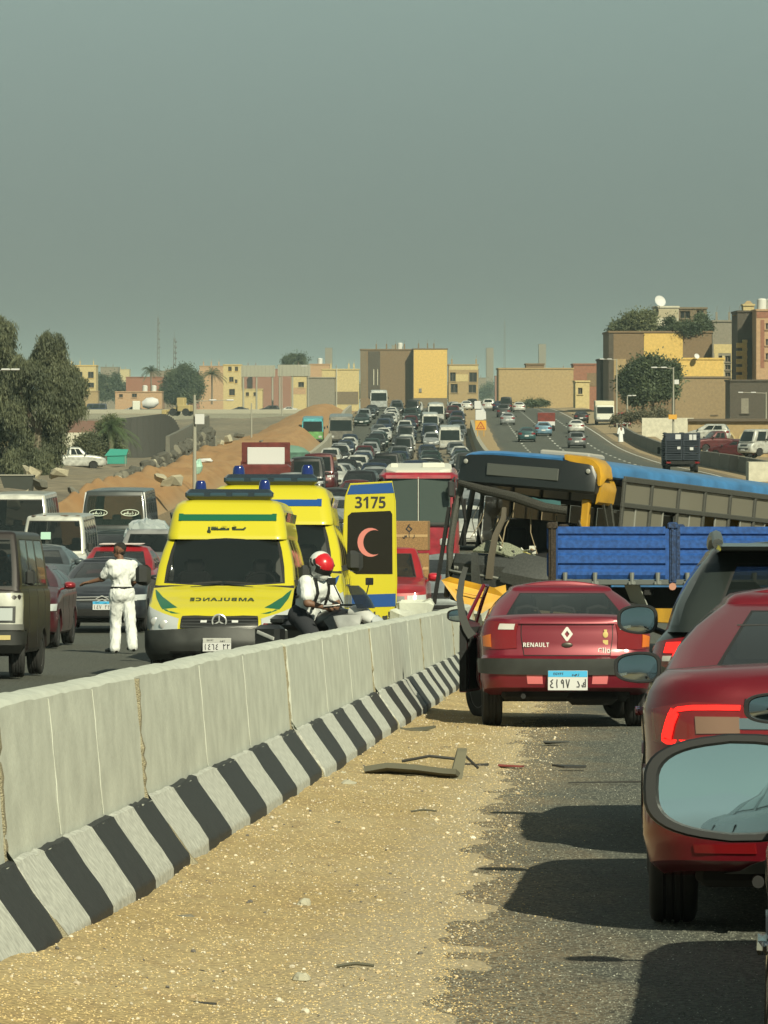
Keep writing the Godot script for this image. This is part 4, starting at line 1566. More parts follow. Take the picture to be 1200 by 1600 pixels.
# a flat strip of sheet that follows a path in space
func bent_strip(path: Array,w: float,th: float,side := Vector3.RIGHT) -> Array:
	var rings := []
	for i in path.size():
		var d: Vector3 = (path[mini(i + 1,path.size() - 1)] - path[maxi(i - 1,0)]).normalized()
		var x := (side - d*side.dot(d)).normalized()
		var y := d.cross(x)
		var ww := w*(1.0 - 0.55*float(i)/path.size())
		rings.append(PackedVector3Array([path[i] - x*ww*0.5 - y*th,path[i] + x*ww*0.5 - y*th,path[i] + x*ww*0.5 + y*th,path[i] - x*ww*0.5 + y*th]))
	return rings
func blue_truck() -> void:
	var o := thing("flatbed_truck","blue dropside truck standing crosswise in front of the wrecked bus","truck",at(55.5,3.22,-93.0))
	var blue := mat("truck_blue",0.018,0.085,0.33,0.5,0.0,{"tex": noise_tex("truckworn",0.05,5,0.72,1.1,512),"scale": 0.5})
	var blue2 := mat("truck_blue_dull",0.028,0.075,0.22,0.65,0.0,{"tex": noise_tex("rusty",0.04,5,0.35,1.0,512),"scale": 0.9})
	var rust := mat("rusty_iron",0.10,0.075,0.055,0.85,0.3,{"tex": noise_tex("rusty",0.04,5,0.35,1.0,512),"scale": 1.5})
	var dark := mat("under")
	var y0 := 1.43
	var y1 := 2.07
	# right side faces us: panels between posts, each pressed in three waves
	var bays := [[1.70,0.37],[0.21,-1.12],[-1.27,-2.4]]
	for sx in [1.0,-1.0]:
		for b in bays:
			var g := Geo.new()
			var poly := PackedVector2Array()
			var pr := [[0.0,0.0],[0.05,0.03],[0.09,0.03],[0.12,0.0],[0.17,0.0],[0.195,0.032],[0.29,0.032],[0.315,0.0],[0.355,0.0],[0.38,0.032],[0.475,0.032],[0.5,0.0],[0.535,0.0],[0.555,0.03],[0.64,0.03]]
			for p in pr: poly.append(Vector2(p[1],y0 + p[0]))
			poly.append(Vector2(-0.02,y1)); poly.append(Vector2(-0.02,y0))
			g.xf = Transform3D(Basis(),Vector3(sx*1.05,0,0))*Transform3D(Basis.from_scale(Vector3(sx,1,1)),Vector3.ZERO)
			g.prism(poly,b[1] + 0.01,b[0] - 0.01)
			obj("side_panel",g,blue,o,0.0)
			for z in [b[0] - 0.1,(b[0] + b[1])*0.5 + 0.2,(b[0] + b[1])*0.5 - 0.25,b[1] + 0.1]:
				if b[0] - b[1] < 1.2 and z == b[1] + 0.1: continue
				g = Geo.new()
				g.cyl(Vector3(sx*1.10,y0 - 0.06,z),Vector3(sx*1.10,y0 + 0.08,z),0.022,0.03,8)
				g.box(Vector3(sx*1.09,y0 - 0.05,z),Vector3(0.05,0.05,0.09),0.01)
				obj("hinge",g,mat("hinge_grey",0.2,0.21,0.2,0.6,0.4),o)
		for z in [1.76,0.29,-1.195,-2.46]:
			var g := Geo.new()
			g.box(Vector3(sx*1.06,(y0 + y1)*0.5 + 0.0,z),Vector3(0.08,y1 - y0 + 0.1,0.09),0.012)
			g.box(Vector3(sx*1.105,(y0 + y1)*0.5,z),Vector3(0.02,y1 - y0 + 0.04,0.03),0.004)
			g.box(Vector3(sx*1.08,y1 + 0.01,z),Vector3(0.09,0.09,0.13),0.02)
			obj("post",g,rust if z > 1.0 else blue2,o)
	var g := Geo.new()
	var tp := PackedVector2Array([Vector2(0,y0),Vector2(0.03,y0 + 0.05),Vector2(0.03,y0 + 0.3),Vector2(0,y0 + 0.34),Vector2(0.03,y0 + 0.38),Vector2(0.03,y1),Vector2(-0.02,y1),Vector2(-0.02,y0)])
	g.xf = Transform3D(Basis(Vector3.UP,-PI/2),Vector3(0,0,1.8))
	g.prism(tp,-1.02,1.02)
	obj("tailgate",g,blue,o,0)
	g = Geo.new()
	g.box(Vector3(0,y0 - 0.04,-0.35),Vector3(2.16,0.07,4.3),0.01)
	g.box(Vector3(0,y1 - 0.3,-2.5),Vector3(2.0,0.7,0.05),0.01)
	obj("bed_floor",g,mat("bed_edge",0.10,0.11,0.11,0.7,0.2),o)
	g = Geo.new()
	for x in [-0.4,0.4]: g.box(Vector3(x,1.2,-1.2),Vector3(0.09,0.26,6.0),0.01)
	for z in [1.5,0.6,-0.4,-1.4,-2.3]: g.box(Vector3(0,1.28,z),Vector3(2.0,0.1,0.09),0.01)
	g.box(Vector3(0.75,1.02,-0.95),Vector3(0.5,0.55,0.75),0.05)
	g.cyl(Vector3(0.72,1.0,1.25),Vector3(0.72,1.0,0.75),0.17,0.17,14)
	obj("chassis",g,dark,o)
	g = Geo.new()
	g.bar(Vector3(0.95,1.38,0.8),Vector3(0.7,0.85,0.6),0.24,0.02)
	obj("mud_flap",g,mat("flap",0.22,0.23,0.21,0.8),o)
	g = Geo.new()
	g.cyl(Vector3(1.07,1.34,0.29),Vector3(1.1,1.34,0.29),0.045,0.045,12)
	obj("reflector",g,mat("old_reflector",0.42,0.2,0.14,0.5),o)
	for z in [-0.05,-3.4]:
		for sx in [-1.0,1.0]:
			wheel(o,Vector3(sx*0.88,0.45,z),0.45,0.26,sx < 0,false,0.0,mat("dull_rim"))
			if z > -1.0:
				g = Geo.new()
				var ar := []
				for k in 11:
					var a := PI*k/10.0
					ar.append(Vector3(sx*0.9,0.45 + sin(a)*0.56,z + cos(a)*0.56))
				g.loft(bent_strip(ar,0.5,0.01,Vector3.RIGHT))
				obj("mudguard",g,mat("guard",0.06,0.06,0.055,0.9),o)
	# cab, outside the picture
	g = Geo.new()
	g.box(Vector3(0,1.45,-3.45),Vector3(1.95,1.7,1.6),0.14)
	obj("cab",g,blue,o)
	g = Geo.new()
	g.box(Vector3(0,1.9,-4.26),Vector3(1.6,0.62,0.02),0.005)
	obj("windscreen",g,darkglass(),o)
# ------------------------------------------------------------------ the wrecked bus
func wreck() -> void:
	var base := P(72.5,0.0)
	var fr := Vector3((812.0 - 600.0)/96.5,0.0,-72.5)
	var xf := Transform3D(Basis(Vector3(0,0,1),deg_to_rad(-4.5))*Basis(Vector3.UP,deg_to_rad(155.0))*Basis(Vector3.RIGHT,deg_to_rad(1.6)),Vector3.ZERO)
	# the middle of the front stands at fr; the bus' own origin is under its front
	xf.origin = Vector3(fr.x - 0.12,base.y + 0.50,fr.z)
	var o := thing("bus","wrecked bus with blue roof and torn-open front beside the median","bus",xf)
	var blue := mat("bus_blue",0.045,0.20,0.47,0.45,0.0,{"coat": 0.3,"tex": noise_tex("dust",0.012,4,0.72,1.0),"scale": 0.4})
	var yellow := mat("bus_yellow",0.62,0.33,0.02,0.45,0.0,{"coat": 0.3,"tex": noise_tex("dust",0.012,4,0.72,1.0),"scale": 0.4})
	var dark := mat("bus_mask",0.012,0.014,0.015,0.35,0.0,{"coat": 0.3})
	var frame := mat("bus_frame",0.085,0.085,0.075,0.7,0.1,{"tex": noise_tex("worn",0.05,5,0.70,1.0,512),"scale": 1.0})
	var grey := mat("bus_grey",0.062,0.066,0.066,0.6,0.0,{"tex": noise_tex("worn",0.05,5,0.70,1.0,512),"scale": 0.8})
	var black := mat("under")
	var dusty := mat("dusty_glass",0.20,0.19,0.155,0.35,0.0,{"alpha": 0.72})
	var L := 10.6
	var W := 1.25
	var H := 2.95
	# roof: rounded section drawn back along the bus, its front end dropping over the mask
	var g := Geo.new()
	var rings := []
	for e in [[0.10,0.90,0.05],[0.13,0.95,0.03],[0.2,0.985,0.01],[0.4,1.0,0.0],[4.0,1.0,0.0],[8.0,1.0,0.0],[L,1.0,0.0]]:
		var r := PackedVector3Array()
		var n := 14
		for k in n + 1:
			var a := PI*k/n
			var x := -cos(a)
			var sx := signf(x)*pow(absf(x),0.55)
			var y := pow(sin(a),0.5)
			r.append(Vector3(sx*W*e[1],H - 0.28 + 0.28*y - e[2]*(1.0 if y > 0.2 else 0.3),e[0]))
		for k in n + 1:
			var p := r[n - k]
			r.append(Vector3(p.x*0.975,p.y - 0.03,p.z))
		rings.append(r)
	g.loft(rings)
	obj("roof",g,blue,o,40)
	# yellow corner hood that sweeps from the roof down the driver's corner
	g = Geo.new()
	rings = []
	for z in [0.06,0.12,0.3,0.52,0.58]:
		var r := PackedVector3Array()
		var o2 := 0.0 if z > 0.1 and z < 0.55 else -0.02
		for e in [[-0.62,2.955],[-0.95,2.945],[-1.14,2.90],[-1.25,2.80],[-1.285,2.66],[-1.285,2.5 if z < 0.2 else 2.62]]: r.append(Vector3(e[0] - o2,e[1] + o2 + 0.02,z))
		for e in [[-1.24,2.5 if z < 0.2 else 2.62],[-1.2,2.78],[-0.62,2.88]]: r.append(Vector3(e[0],e[1],z))
		rings.append(r)
	g.loft(rings)
	rings = []
	for k in 9:
		var u := k/8.0
		var y := lerpf(H - 0.1,H - 0.72,u)
		var x := -W*lerpf(0.80,1.0,minf(1.0,u*1.7)) - 0.02
		var w := lerpf(0.95,0.15,0.3)
		var z := lerpf(0.22,0.05,u)
		rings.append(PackedVector3Array([Vector3(x,y + 0.012,z),Vector3(x + 0.015,y + 0.012,z + w),Vector3(x + 0.05,y - 0.03,z + w),Vector3(x + 0.05,y - 0.03,z)]))
	g.loft(rings)
	obj("corner_hood",g,yellow,o,40)
	# dark mask with the destination box
	g = Geo.new()
	rings = []
	for q in [[-1.24,0.17],[-1.2,0.07],[-1.05,0.0],[-0.6,-0.07],[0.0,-0.1],[0.6,-0.07],[1.05,0.0],[1.2,0.07],[1.24,0.17]]:
		var top: float = H - 0.09 - 0.10*pow(absf(q[0])/1.24,8.0)
		rings.append(PackedVector3Array([Vector3(q[0],2.36,q[1] - 0.02),Vector3(q[0],2.40,q[1] - 0.06),Vector3(q[0],2.6,q[1] - 0.04),Vector3(q[0],top,q[1] + 0.03),Vector3(q[0],top - 0.03,q[1] + 0.1),Vector3(q[0],2.39,q[1] + 0.04)]))
	g.loft(rings)
	obj("front_mask",g,dark,o,40)
	g = Geo.new()
	g.box(Vector3(0.02,2.62,-0.13),Vector3(1.26,0.2,0.04),0.01)
	obj("destination_display",g,mat("display_grey",0.075,0.08,0.075,0.4,0.0,{"coat": 0.4}),o)
	for sx in [-1.0,1.0]:
		g = Geo.new()
		g.ell(Vector3(sx*1.08,2.72,-0.035),Vector3(0.04,0.04,0.015),12,6)
		obj("marker_lamp",g,mat("lamp_grey",0.3,0.3,0.28,0.3),o)
	# side walls: pillars and rails round two rows of panes
	for sx in [-1.0,1.0]:
		var x: float = sx*W
		for y in [2.66,2.24,1.38]:
			g = Geo.new()
			g.box(Vector3(x,y,L*0.5 + 0.55),Vector3(0.06,0.10 if y != 2.24 else 0.085,L - 1.1),0.012)
			obj("window_rail",g,frame,o)
		var z := 1.15
		var i := 0
		while z < L - 0.5:
			g = Geo.new()
			g.box(Vector3(x*0.998,2.03,z),Vector3(0.055,1.3,0.085),0.012)
			obj("pillar",g,frame,o)
			if z + 1.24 < L:
				g = Geo.new()
				g.box(Vector3(x*0.985,2.45,z + 0.62),Vector3(0.012,0.34,1.14),0.003)
				obj("upper_pane",g,dusty,o)
				for h in 2:
					if sx < 0 and (i*2 + h) in [3,6,8,11]: continue
					g = Geo.new()
					g.box(Vector3(x*(0.975 if h == 0 else 0.988),1.80,z + (0.34 if h == 0 else 0.9)),Vector3(0.012,0.78,0.54),0.003)
					obj("lower_pane",g,dusty,o)
				g = Geo.new()
				g.box(Vector3(x*0.99,1.80,z + 0.62),Vector3(0.03,0.8,0.035),0.006)
				obj("sash_bar",g,mat("alu",0.32,0.32,0.29,0.5,0.5),o)
			z += 1.24
			i += 1
		# lower body in yellow and blue
		g = Geo.new()
		g.box(Vector3(x,0.98,L*0.5 + 0.5),Vector3(0.05,0.52,L - 1.0),0.015)
		obj("side_band",g,blue,o)
		g = Geo.new()
		g.box(Vector3(x,0.53,L*0.5 + 0.5),Vector3(0.05,0.37,L - 1.0),0.015)
		obj("lower_skirt",g,yellow,o)
	# front corner structure: bare bent pillars and the yellow post behind the driver's place
	g = Geo.new()
	g.tube([Vector3(1.22,0.7,0.1),Vector3(1.25,1.3,0.02),Vector3(1.22,1.9,0.05),Vector3(1.18,2.3,0.1)],0.06,8)
	obj("front_pillar",g,frame,o)
	g = Geo.new()
	g.tube([Vector3(1.2,1.35,0.35),Vector3(1.1,1.8,0.3),Vector3(1.05,2.3,0.3)],0.05,8)
	obj("front_pillar",g,dark,o)
	g = Geo.new()
	g.box(Vector3(-1.0,1.75,0.22),Vector3(0.14,1.05,0.12),0.02)
	obj("door_post",g,yellow,o)
	g = Geo.new()
	g.bar(Vector3(-1.24,1.35,1.1),Vector3(-1.2,2.45,0.55),0.09,0.06)
	obj("leaning_pillar",g,frame,o)
	g = Geo.new()
	g.bar(Vector3(-1.25,1.35,0.95),Vector3(-1.22,2.4,0.25),0.035,0.03)
	obj("leaning_strut",g,frame,o)
	# the torn header beam across the opening
	g = Geo.new()
	g.tube([Vector3(1.15,2.36,-0.05),Vector3(0.7,2.28,-0.12),Vector3(0.1,2.20,-0.16),Vector3(-0.4,2.08,-0.1),Vector3(-0.75,2.06,0.02)],[0.05,0.075,0.085,0.08,0.07],10)
	obj("torn_beam",g,mat("torn",0.07,0.068,0.058,0.9,0.0,{"tex": noise_tex("rusty",0.04,5,0.35,1.0,512),"scale": 2.0}),o)
	# hanging strips and wires
	var rr := RandomNumberGenerator.new()
	rr.seed = 77
	for k in 9:
		var x := rr.randf_range(-0.95,0.85)
		var y := rr.randf_range(1.9,2.15)
		var l := rr.randf_range(0.25,0.8)
		g = Geo.new()
		g.tube([Vector3(x,y,0.1),Vector3(x + rr.randf_range(-0.12,0.12),y - l*0.5,0.05),Vector3(x + rr.randf_range(-0.25,0.25),y - l,0.0)],rr.randf_range(0.006,0.014),6)
		obj("hanging_wire",g,frame if k % 2 == 0 else mat("cable_tan",0.25,0.2,0.13,0.8),o)
	g = Geo.new()
	g.loft(bent_strip([Vector3(0.36,0.85,-0.3),Vector3(0.35,1.2,-0.32),Vector3(0.33,1.55,-0.28),Vector3(0.24,1.85,-0.22),Vector3(0.26,2.02,-0.18)],0.12,0.02))
	obj("bent_strut",g,mat("strut_brown",0.10,0.085,0.065,0.8),o)
	g = Geo.new()
	g.loft(bent_strip([Vector3(0.55,0.7,-0.36),Vector3(0.58,1.0,-0.4),Vector3(0.64,1.25,-0.34)],0.16,0.02))
	obj("torn_panel",g,grey,o)
	g = Geo.new()
	for q in [[[0.95,1.35,-0.05],[1.05,2.1,0.0]],[[0.98,1.75,-0.06],[1.12,2.15,0.0]]]:
		g.bar(Vector3(q[0][0],q[0][1],q[0][2]),Vector3(q[1][0],q[1][1],q[1][2]),0.03,0.03)
	obj("wiper_arm",g,black,o)
	# dashboard, its torn cover, wheel, seats
	g = Geo.new()
	rings = []
	for q in [[-1.15,0.15],[-0.9,0.02],[-0.4,-0.1],[0.2,-0.12],[0.8,-0.05],[1.15,0.1]]:
		rings.append(PackedVector3Array([Vector3(q[0],0.85,q[1]),Vector3(q[0],1.12,q[1] - 0.04),Vector3(q[0],1.2,q[1] + 0.08),Vector3(q[0],1.22,q[1] + 0.55),Vector3(q[0],0.85,q[1] + 0.6)]))
	g.loft(rings)
	obj("dashboard",g,grey,o,30)
	g = Geo.new()
	g.loft(bent_strip([Vector3(0.75,1.36,0.1),Vector3(0.3,1.36,0.0),Vector3(-0.2,1.22,0.0),Vector3(-0.62,1.08,0.1)],0.42,0.02,Vector3(0,0.5,1)))
	obj("torn_dash_cover",g,mat("pale_green",0.45,0.48,0.35,0.8,0.0,{"tex": noise_tex("rusty",0.04,5,0.35,1.0,512),"scale": 2.2}),o)
	for k in 34:
		g = Geo.new()
		var c := Vector3(rr.randf_range(-0.75,0.7),1.2 + rr.randf_range(0.0,0.18),rr.randf_range(-0.15,0.25))
		g.xf = Transform3D(Basis(Vector3(rr.randf(),rr.randf(),rr.randf()).normalized(),rr.randf()*TAU),c)
		g.box(Vector3.ZERO,Vector3(rr.randf_range(0.04,0.2),rr.randf_range(0.01,0.03),rr.randf_range(0.04,0.14)),0.004)
		var cm: Material = [mat("pale_green"),mat("shard_yellow",0.5,0.45,0.18,0.7),grey,mat("shard_white",0.55,0.55,0.5,0.6),mat("shard_brown",0.2,0.13,0.07,0.8)][k % 5]
		obj("shard",g,cm,o)
	g = Geo.new()
	var ring := []
	for k in 25:
		var a := TAU*k/24
		ring.append(Vector3(-0.62 + cos(a)*0.23,1.38 + sin(a)*0.17,0.42 + sin(a)*0.16))
	g.tube(ring,0.018,8)
	g.cyl(Vector3(-0.62,1.1,0.3),Vector3(-0.62,1.38,0.42),0.03)
	obj("steering_wheel",g,black,o)
	var sm := mat("seat_dark",0.016,0.016,0.018,0.9)
	for r in 7:
		for x in [-0.85,-0.4,0.4,0.85]:
			g = Geo.new()
			g.box(Vector3(x,1.25,1.3 + r*1.15),Vector3(0.42,0.85,0.12),0.05)
			g.box(Vector3(x,0.9,1.05 + r*1.15),Vector3(0.42,0.14,0.42),0.05)
			obj("seat",g,sm,o)
			if r < 2:
				g = Geo.new()
				g.tube([Vector3(x - 0.18,1.62,1.32 + r*1.15),Vector3(x - 0.16,1.74,1.33 + r*1.15),Vector3(x + 0.16,1.74,1.33 + r*1.15),Vector3(x + 0.18,1.62,1.32 + r*1.15)],0.014,6)
				obj("grab_handle",g,frame,o)
	g = Geo.new()
	g.box(Vector3(0.15,1.4,0.95),Vector3(1.5,0.95,0.12),0.05)
	g.box(Vector3(0.45,1.55,0.9),Vector3(0.35,0.35,0.16),0.05)
	obj("partition",g,sm,o)
	g = Geo.new()
	g.loft(bent_strip([Vector3(0.1,2.2,0.1),Vector3(-0.25,2.15,0.0),Vector3(-0.6,2.17,0.1)],0.14,0.02,Vector3.UP))
	obj("loose_sunblind",g,mat("teal_cloth",0.04,0.12,0.13,0.8),o)
	# nose below the screen: dull bumper bowl, split lip, headlamp cover pushed out
	g = Geo.new()
	rings = []
	for q in [[1.22,0.2],[1.12,0.02],[0.8,-0.14],[0.3,-0.22],[-0.2,-0.2]]:
		rings.append(PackedVector3Array([Vector3(q[0],0.86,q[1] + 0.14),Vector3(q[0],1.18,q[1] + 0.05),Vector3(q[0],1.21,q[1]),Vector3(q[0],1.06,q[1] - 0.08),Vector3(q[0],0.86,q[1] - 0.05)]))
	g.loft(rings)
	obj("nose_panel",g,grey,o,30)
	g = Geo.new()
	rings = []
	for q in [[1.24,0.2],[1.14,0.0],[0.8,-0.18],[0.3,-0.27],[-0.3,-0.25],[-1.0,-0.1]]:
		rings.append(PackedVector3Array([Vector3(q[0],0.42,q[1] + 0.25),Vector3(q[0],0.84,q[1] + 0.1),Vector3(q[0],0.86,q[1] - 0.03),Vector3(q[0],0.72,q[1] - 0.07),Vector3(q[0],0.45,q[1])]))
	g.loft(rings)
	obj("bumper",g,mat("bumper_dark",0.02,0.021,0.02,0.6),o,30)
	g = Geo.new()
	g.tube([Vector3(1.2,0.92,0.02),Vector3(0.9,0.90,-0.16),Vector3(0.3,0.88,-0.28),Vector3(-0.3,0.80,-0.28)],0.025,6)
	obj("bumper_trim",g,mat("alu"),o)
	g = Geo.new()
	g.loft([PackedVector3Array([Vector3(0.12,0.82,-0.42),Vector3(0.1,0.98,-0.45),Vector3(-0.1,1.28,-0.36),Vector3(-0.2,1.32,-0.3),Vector3(-0.15,0.8,-0.3)]),PackedVector3Array([Vector3(-0.5,0.74,-0.40),Vector3(-0.55,0.92,-0.46),Vector3(-0.6,1.22,-0.34),Vector3(-0.6,1.27,-0.26),Vector3(-0.5,0.74,-0.25)]),PackedVector3Array([Vector3(-1.0,0.78,-0.2),Vector3(-1.05,0.95,-0.24),Vector3(-1.05,1.15,-0.18),Vector3(-1.05,1.18,-0.1),Vector3(-1.0,0.78,-0.1)])])
	obj("crumpled_panel",g,grey,o,25)
	g = Geo.new()
	g.tube([Vector3(1.04,0.98,-0.02),Vector3(1.1,0.98,-0.03)],0.05,14)
	g.tube([Vector3(1.04,0.98,-0.05),Vector3(1.0,0.98,-0.06)],0.05,14)
	obj("fog_lamp",g,mat("lamp_grey"),o)
	# mirror arm and brown inner wall of the far front corner
	g = Geo.new()
	g.box(Vector3(1.33,1.25,0.25),Vector3(0.07,1.55,0.12),0.02)
	obj("door_edge",g,mat("door_brown",0.15,0.11,0.07,0.8),o)
	g = Geo.new()
	g.bar(Vector3(1.42,0.35,-0.02),Vector3(1.36,1.95,0.1),0.06,0.05)
	obj("folded_door_rail",g,black,o)
	g = Geo.new()
	g.box(Vector3(0,0.62,L*0.5 + 0.3),Vector3(2.3,0.3,L - 0.5),0.03)
	obj("floor",g,black,o)
	g = Geo.new()
	g.box(Vector3(0,1.6,L - 0.05),Vector3(2.4,2.1,0.08),0.03)
	obj("rear_wall",g,yellow,o)
	for z in [2.2,7.8]:
		for sx in [-1.0,1.0]: wheel(o,Vector3(sx*1.08,0.3,z),0.48,0.27,sx < 0,false,0.0,mat("dull_rim"))
	# roof hatch and the white box seen above the roof line
	g = Geo.new()
	g.box(Vector3(-0.1,2.99,1.6),Vector3(0.9,0.1,0.7),0.03)
	obj("roof_hatch",g,mat("hatch_grey",0.3,0.29,0.26,0.7),o)
	# the yellow bumper corner torn off and lying on the rubble
	var yb := thing("bumper_fragment","torn yellow bumper corner propped under the wrecked bus' nose","bumper",Transform3D(Basis(),spot(722,926,70.6)))
	g = Geo.new()
	var k9 := 1.0/98.0
	var poly := PackedVector2Array()
	for p in [[690,907],[703,902],[772,919],[790,915],[792,935],[752,958],[735,950],[712,938]]: poly.append(Vector2((p[0] - 722)*k9,(926 - p[1])*k9))
	g.prism(poly,-0.03,0.03)
	for i in g.v.size():
		var p := g.v[i]
		g.v[i] = Vector3(p.x,p.y,p.z - 0.45*p.x*p.x - 0.35*p.y)
	obj("panel",g,yellow,yb,0)
	g = Geo.new()
	g.tube([Vector3(-0.05,0.14,0.06),Vector3(0.02,0.0,0.06),Vector3(0.2,-0.04,0.05),Vector3(0.35,-0.03,0.0)],0.012,6)
	obj("crease_edge",g,mat("crease",0.5,0.25,0.02,0.6),yb)
	# broken concrete where the median was hit
	var con := mat("concrete")
	var rl := ["broken concrete lump lying on the median's end by the yellow fragment","smaller concrete lump fallen beside the ambulance's open rear door","grey concrete chunk under the nose of the wrecked bus","flat slab of broken median behind the maroon saloon"]
	var rp := [[648,954,70.4,0.27,0.13],[628,962,70.0,0.16,0.1],[738,962,71.6,0.3,0.2],[765,975,72.0,0.4,0.15]]
	for i in 4:
		var e: Array = rp[i]
		var p := spot(e[0],e[1],e[2])
		var c := thing("concrete_chunk",rl[i],"rubble",Transform3D(Basis(Vector3.UP,i*0.7),p),"broken pieces of the median")
		g = Geo.new()
		g.box(Vector3.ZERO,Vector3(e[3]*2,e[4]*2,e[3]*1.3),0.05)
		for j in g.v.size():
			var q := g.v[j]
			g.v[j] = q + Vector3(n1.get_noise_3d(q.x*4 + i,q.y*4,q.z*4),n1.get_noise_3d(q.x*4,q.y*4 + 7,q.z*4 + i),n1.get_noise_3d(q.x*4,q.y*4,q.z*4 + 20))*0.55*e[3]
		obj("lump",g,con,c,20)
		g = Geo.new()
		g.box(Vector3(0,-e[4] - 0.5,0),Vector3(e[3]*1.7,0.9,e[3]*1.1),0.06)
		obj("lower_lump",g,con,c,20)
# ------------------------------------------------------------------ ambulances
const ISAAF := [[[4.8,0.0],[4.8,1.1]],[[4.95,-0.25],[4.7,-0.3],[4.9,-0.45],[4.65,-0.5]],[[4.4,0.5],[4.4,0.0],[4.1,0.0],[4.1,0.42],[4.1,0.0],[3.8,0.0],[3.8,0.42],[3.8,0.0],[3.3,0.0],[3.0,0.45],[2.7,0.45],[3.1,0.0],[2.3,0.0],[2.3,1.1]],[[1.7,0.3],[1.55,0.5],[1.38,0.4],[1.45,0.2],[1.7,0.25],[1.65,0.0],[0.3,0.0],[0.1,0.3]],[[1.5,0.85],[1.58,0.93]]]
func isaaf(g: Geo,s: float,w: float) -> void:
	for st in ISAAF:
		var pts := []
		for p in st: pts.append(Vector2((p[0] - 2.45)*s,(p[1] - 0.4)*s))
		g.stroke(pts,w,0.004)
func ambulance(label: String,xf: Transform3D,band: Material,bandname: String,tri_: Material) -> Node3D:
	var o := thing("ambulance",label,"ambulance",xf,"ambulances on the opposite carriageway")
	var sp := {"L": 4.95,"W": 1.90,"H": 1.93,"wr": 0.33,"tw": 0.21,"za": -1.55,"zr": 1.5,"yb": 0.25,
		"top": [[-2.47,0.80],[-2.3,0.90],[-2.0,1.0],[-1.6,1.13],[-1.35,1.2],[0,1.2],[2.47,1.2]],
		"rows": [[0.0,0.08,-0.06,-0.15],[0.06,0.02,0.0,-0.05],[0.2,0.0,0.0,0.0],[0.42,0.0,0.0,0.0],[0.5,0.0,-0.02,-0.03],[0.75,0.0,-0.02,-0.06],[0.9,0.012,-0.02,-0.12],[1.0,0.045,-0.03,-0.24]],
		"zc": -1.50,"zb": 2.40,"zr0": -0.80,"zr1": 2.34,"wroof": 0.76,"wbelt": 0.91,"rcr": 0.16,"bowr": 0.03,"rcf": 0.5,"bowf": 0.22,"bulge": 0.03,"gbowf": 0.16,"whi": 0.93,"fw": 0.97,
		"side": [[0.1,0.3],[0.34,0.6],[0.64,0.93]],"seams": [-1.1,-0.15,1.1],"handles": [-0.3],"rw": 0.85,"glass": mat("van_glass",0.015,0.02,0.02,0.04,0.0,{"alpha": 0.5}),"steer": 8.0,"handle_mat": mat("plastic_grey"),"redge": 0.06}
	var pm := paint("ambulance_yellow",0.49,0.425,0.012,0.0,false)
	var c := car_shell(o,sp,pm)
	var black := mat("van_plastic",0.035,0.037,0.035,0.55,0.0,{"tex": noise_tex("dust",0.012,4,0.72,1.0)})
	# tall roof
	var g := Geo.new()
	var rings := []
	for q in [[1.80,0.785,-0.86,2.385],[1.86,0.785,-0.85,2.38],[2.15,0.735,-0.62,2.36],[2.26,0.69,-0.54,2.33],[2.31,0.62,-0.44,2.28],[2.33,0.5,-0.3,2.2]]:
		var r := PackedVector3Array()
		var rc := 0.16
		for e in [[1,1],[-1,1],[-1,-1],[1,-1]]:
			for k in 5:
				var a := PI*0.5*k/4.0
				var cx: float = e[0]*(q[1] - rc)
				var cz: float = (q[3] - rc) if e[1] > 0 else (q[2] + rc)
				var dx := cos(a) if e[0]*e[1] > 0 else sin(a)
				var dz := sin(a) if e[0]*e[1] > 0 else cos(a)
				r.append(Vector3(cx + e[0]*dx*rc,q[0],cz + e[1]*dz*rc))
		rings.append(r)
	g.loft(rings,false,true)
	obj("high_roof",g,pm,o,40)
	# band across the brow and along the sides of the tall roof
	var brow := Basis(Vector3(1,0,0),Vector3(0,0.29,0.27).normalized(),Vector3(0,0.27,-0.29).normalized())
	brow = Basis(Vector3(-1,0,0),Vector3(0,0.29,0.27).normalized(),Vector3(0,0.27,-0.29).normalized())
	var on_brow := func(y: float) -> Vector3: return Vector3(0,y,lerpf(-0.85,-0.62,(y - 1.86)/0.29))
	g = Geo.new()
	g.xf = Transform3D(brow,on_brow.call(2.09))
	g.box(Vector3(0,0,0.001),Vector3(1.28,0.13,0.006),0.002)
	obj(bandname,g,band,o)
	for sx in [-1.0,1.0]:
		for z in [[-0.42,0.5],[0.6,1.4],[1.5,2.1]]:
			g = Geo.new()
			g.bar(Vector3(sx*0.755,2.08,z[0]),Vector3(sx*0.755,2.08,z[1]),0.02,0.15,Vector3(sx*0.2,1,0))
			obj("roof_window",g,darkglass() if z[0] < 0 else band,o)
	g = Geo.new()
	g.xf = Transform3D(brow*Basis(Vector3.UP,PI),on_brow.call(1.96) + Vector3(0,0.0,-0.006))
	isaaf(g,0.10,0.028)
	obj("lettering",g,mat("letter_green",0.03,0.05,0.03,0.5),o,0)
	# light bar, beacons
	g = Geo.new()
	g.box(Vector3(0,2.39,-0.28),Vector3(1.16,0.15,0.26),0.05)
	obj("light_bar",g,mat("bar_dark",0.02,0.03,0.04,0.15,0.0,{"coat": 0.8}),o)
	for k in 4:
		g = Geo.new()
		g.box(Vector3(-0.435 + k*0.29,2.392,-0.30),Vector3(0.26,0.09,0.235),0.03)
		obj("light_module",g,mat("module_blue",0.03,0.06,0.085,0.12,0.0,{"coat": 0.8}),o)
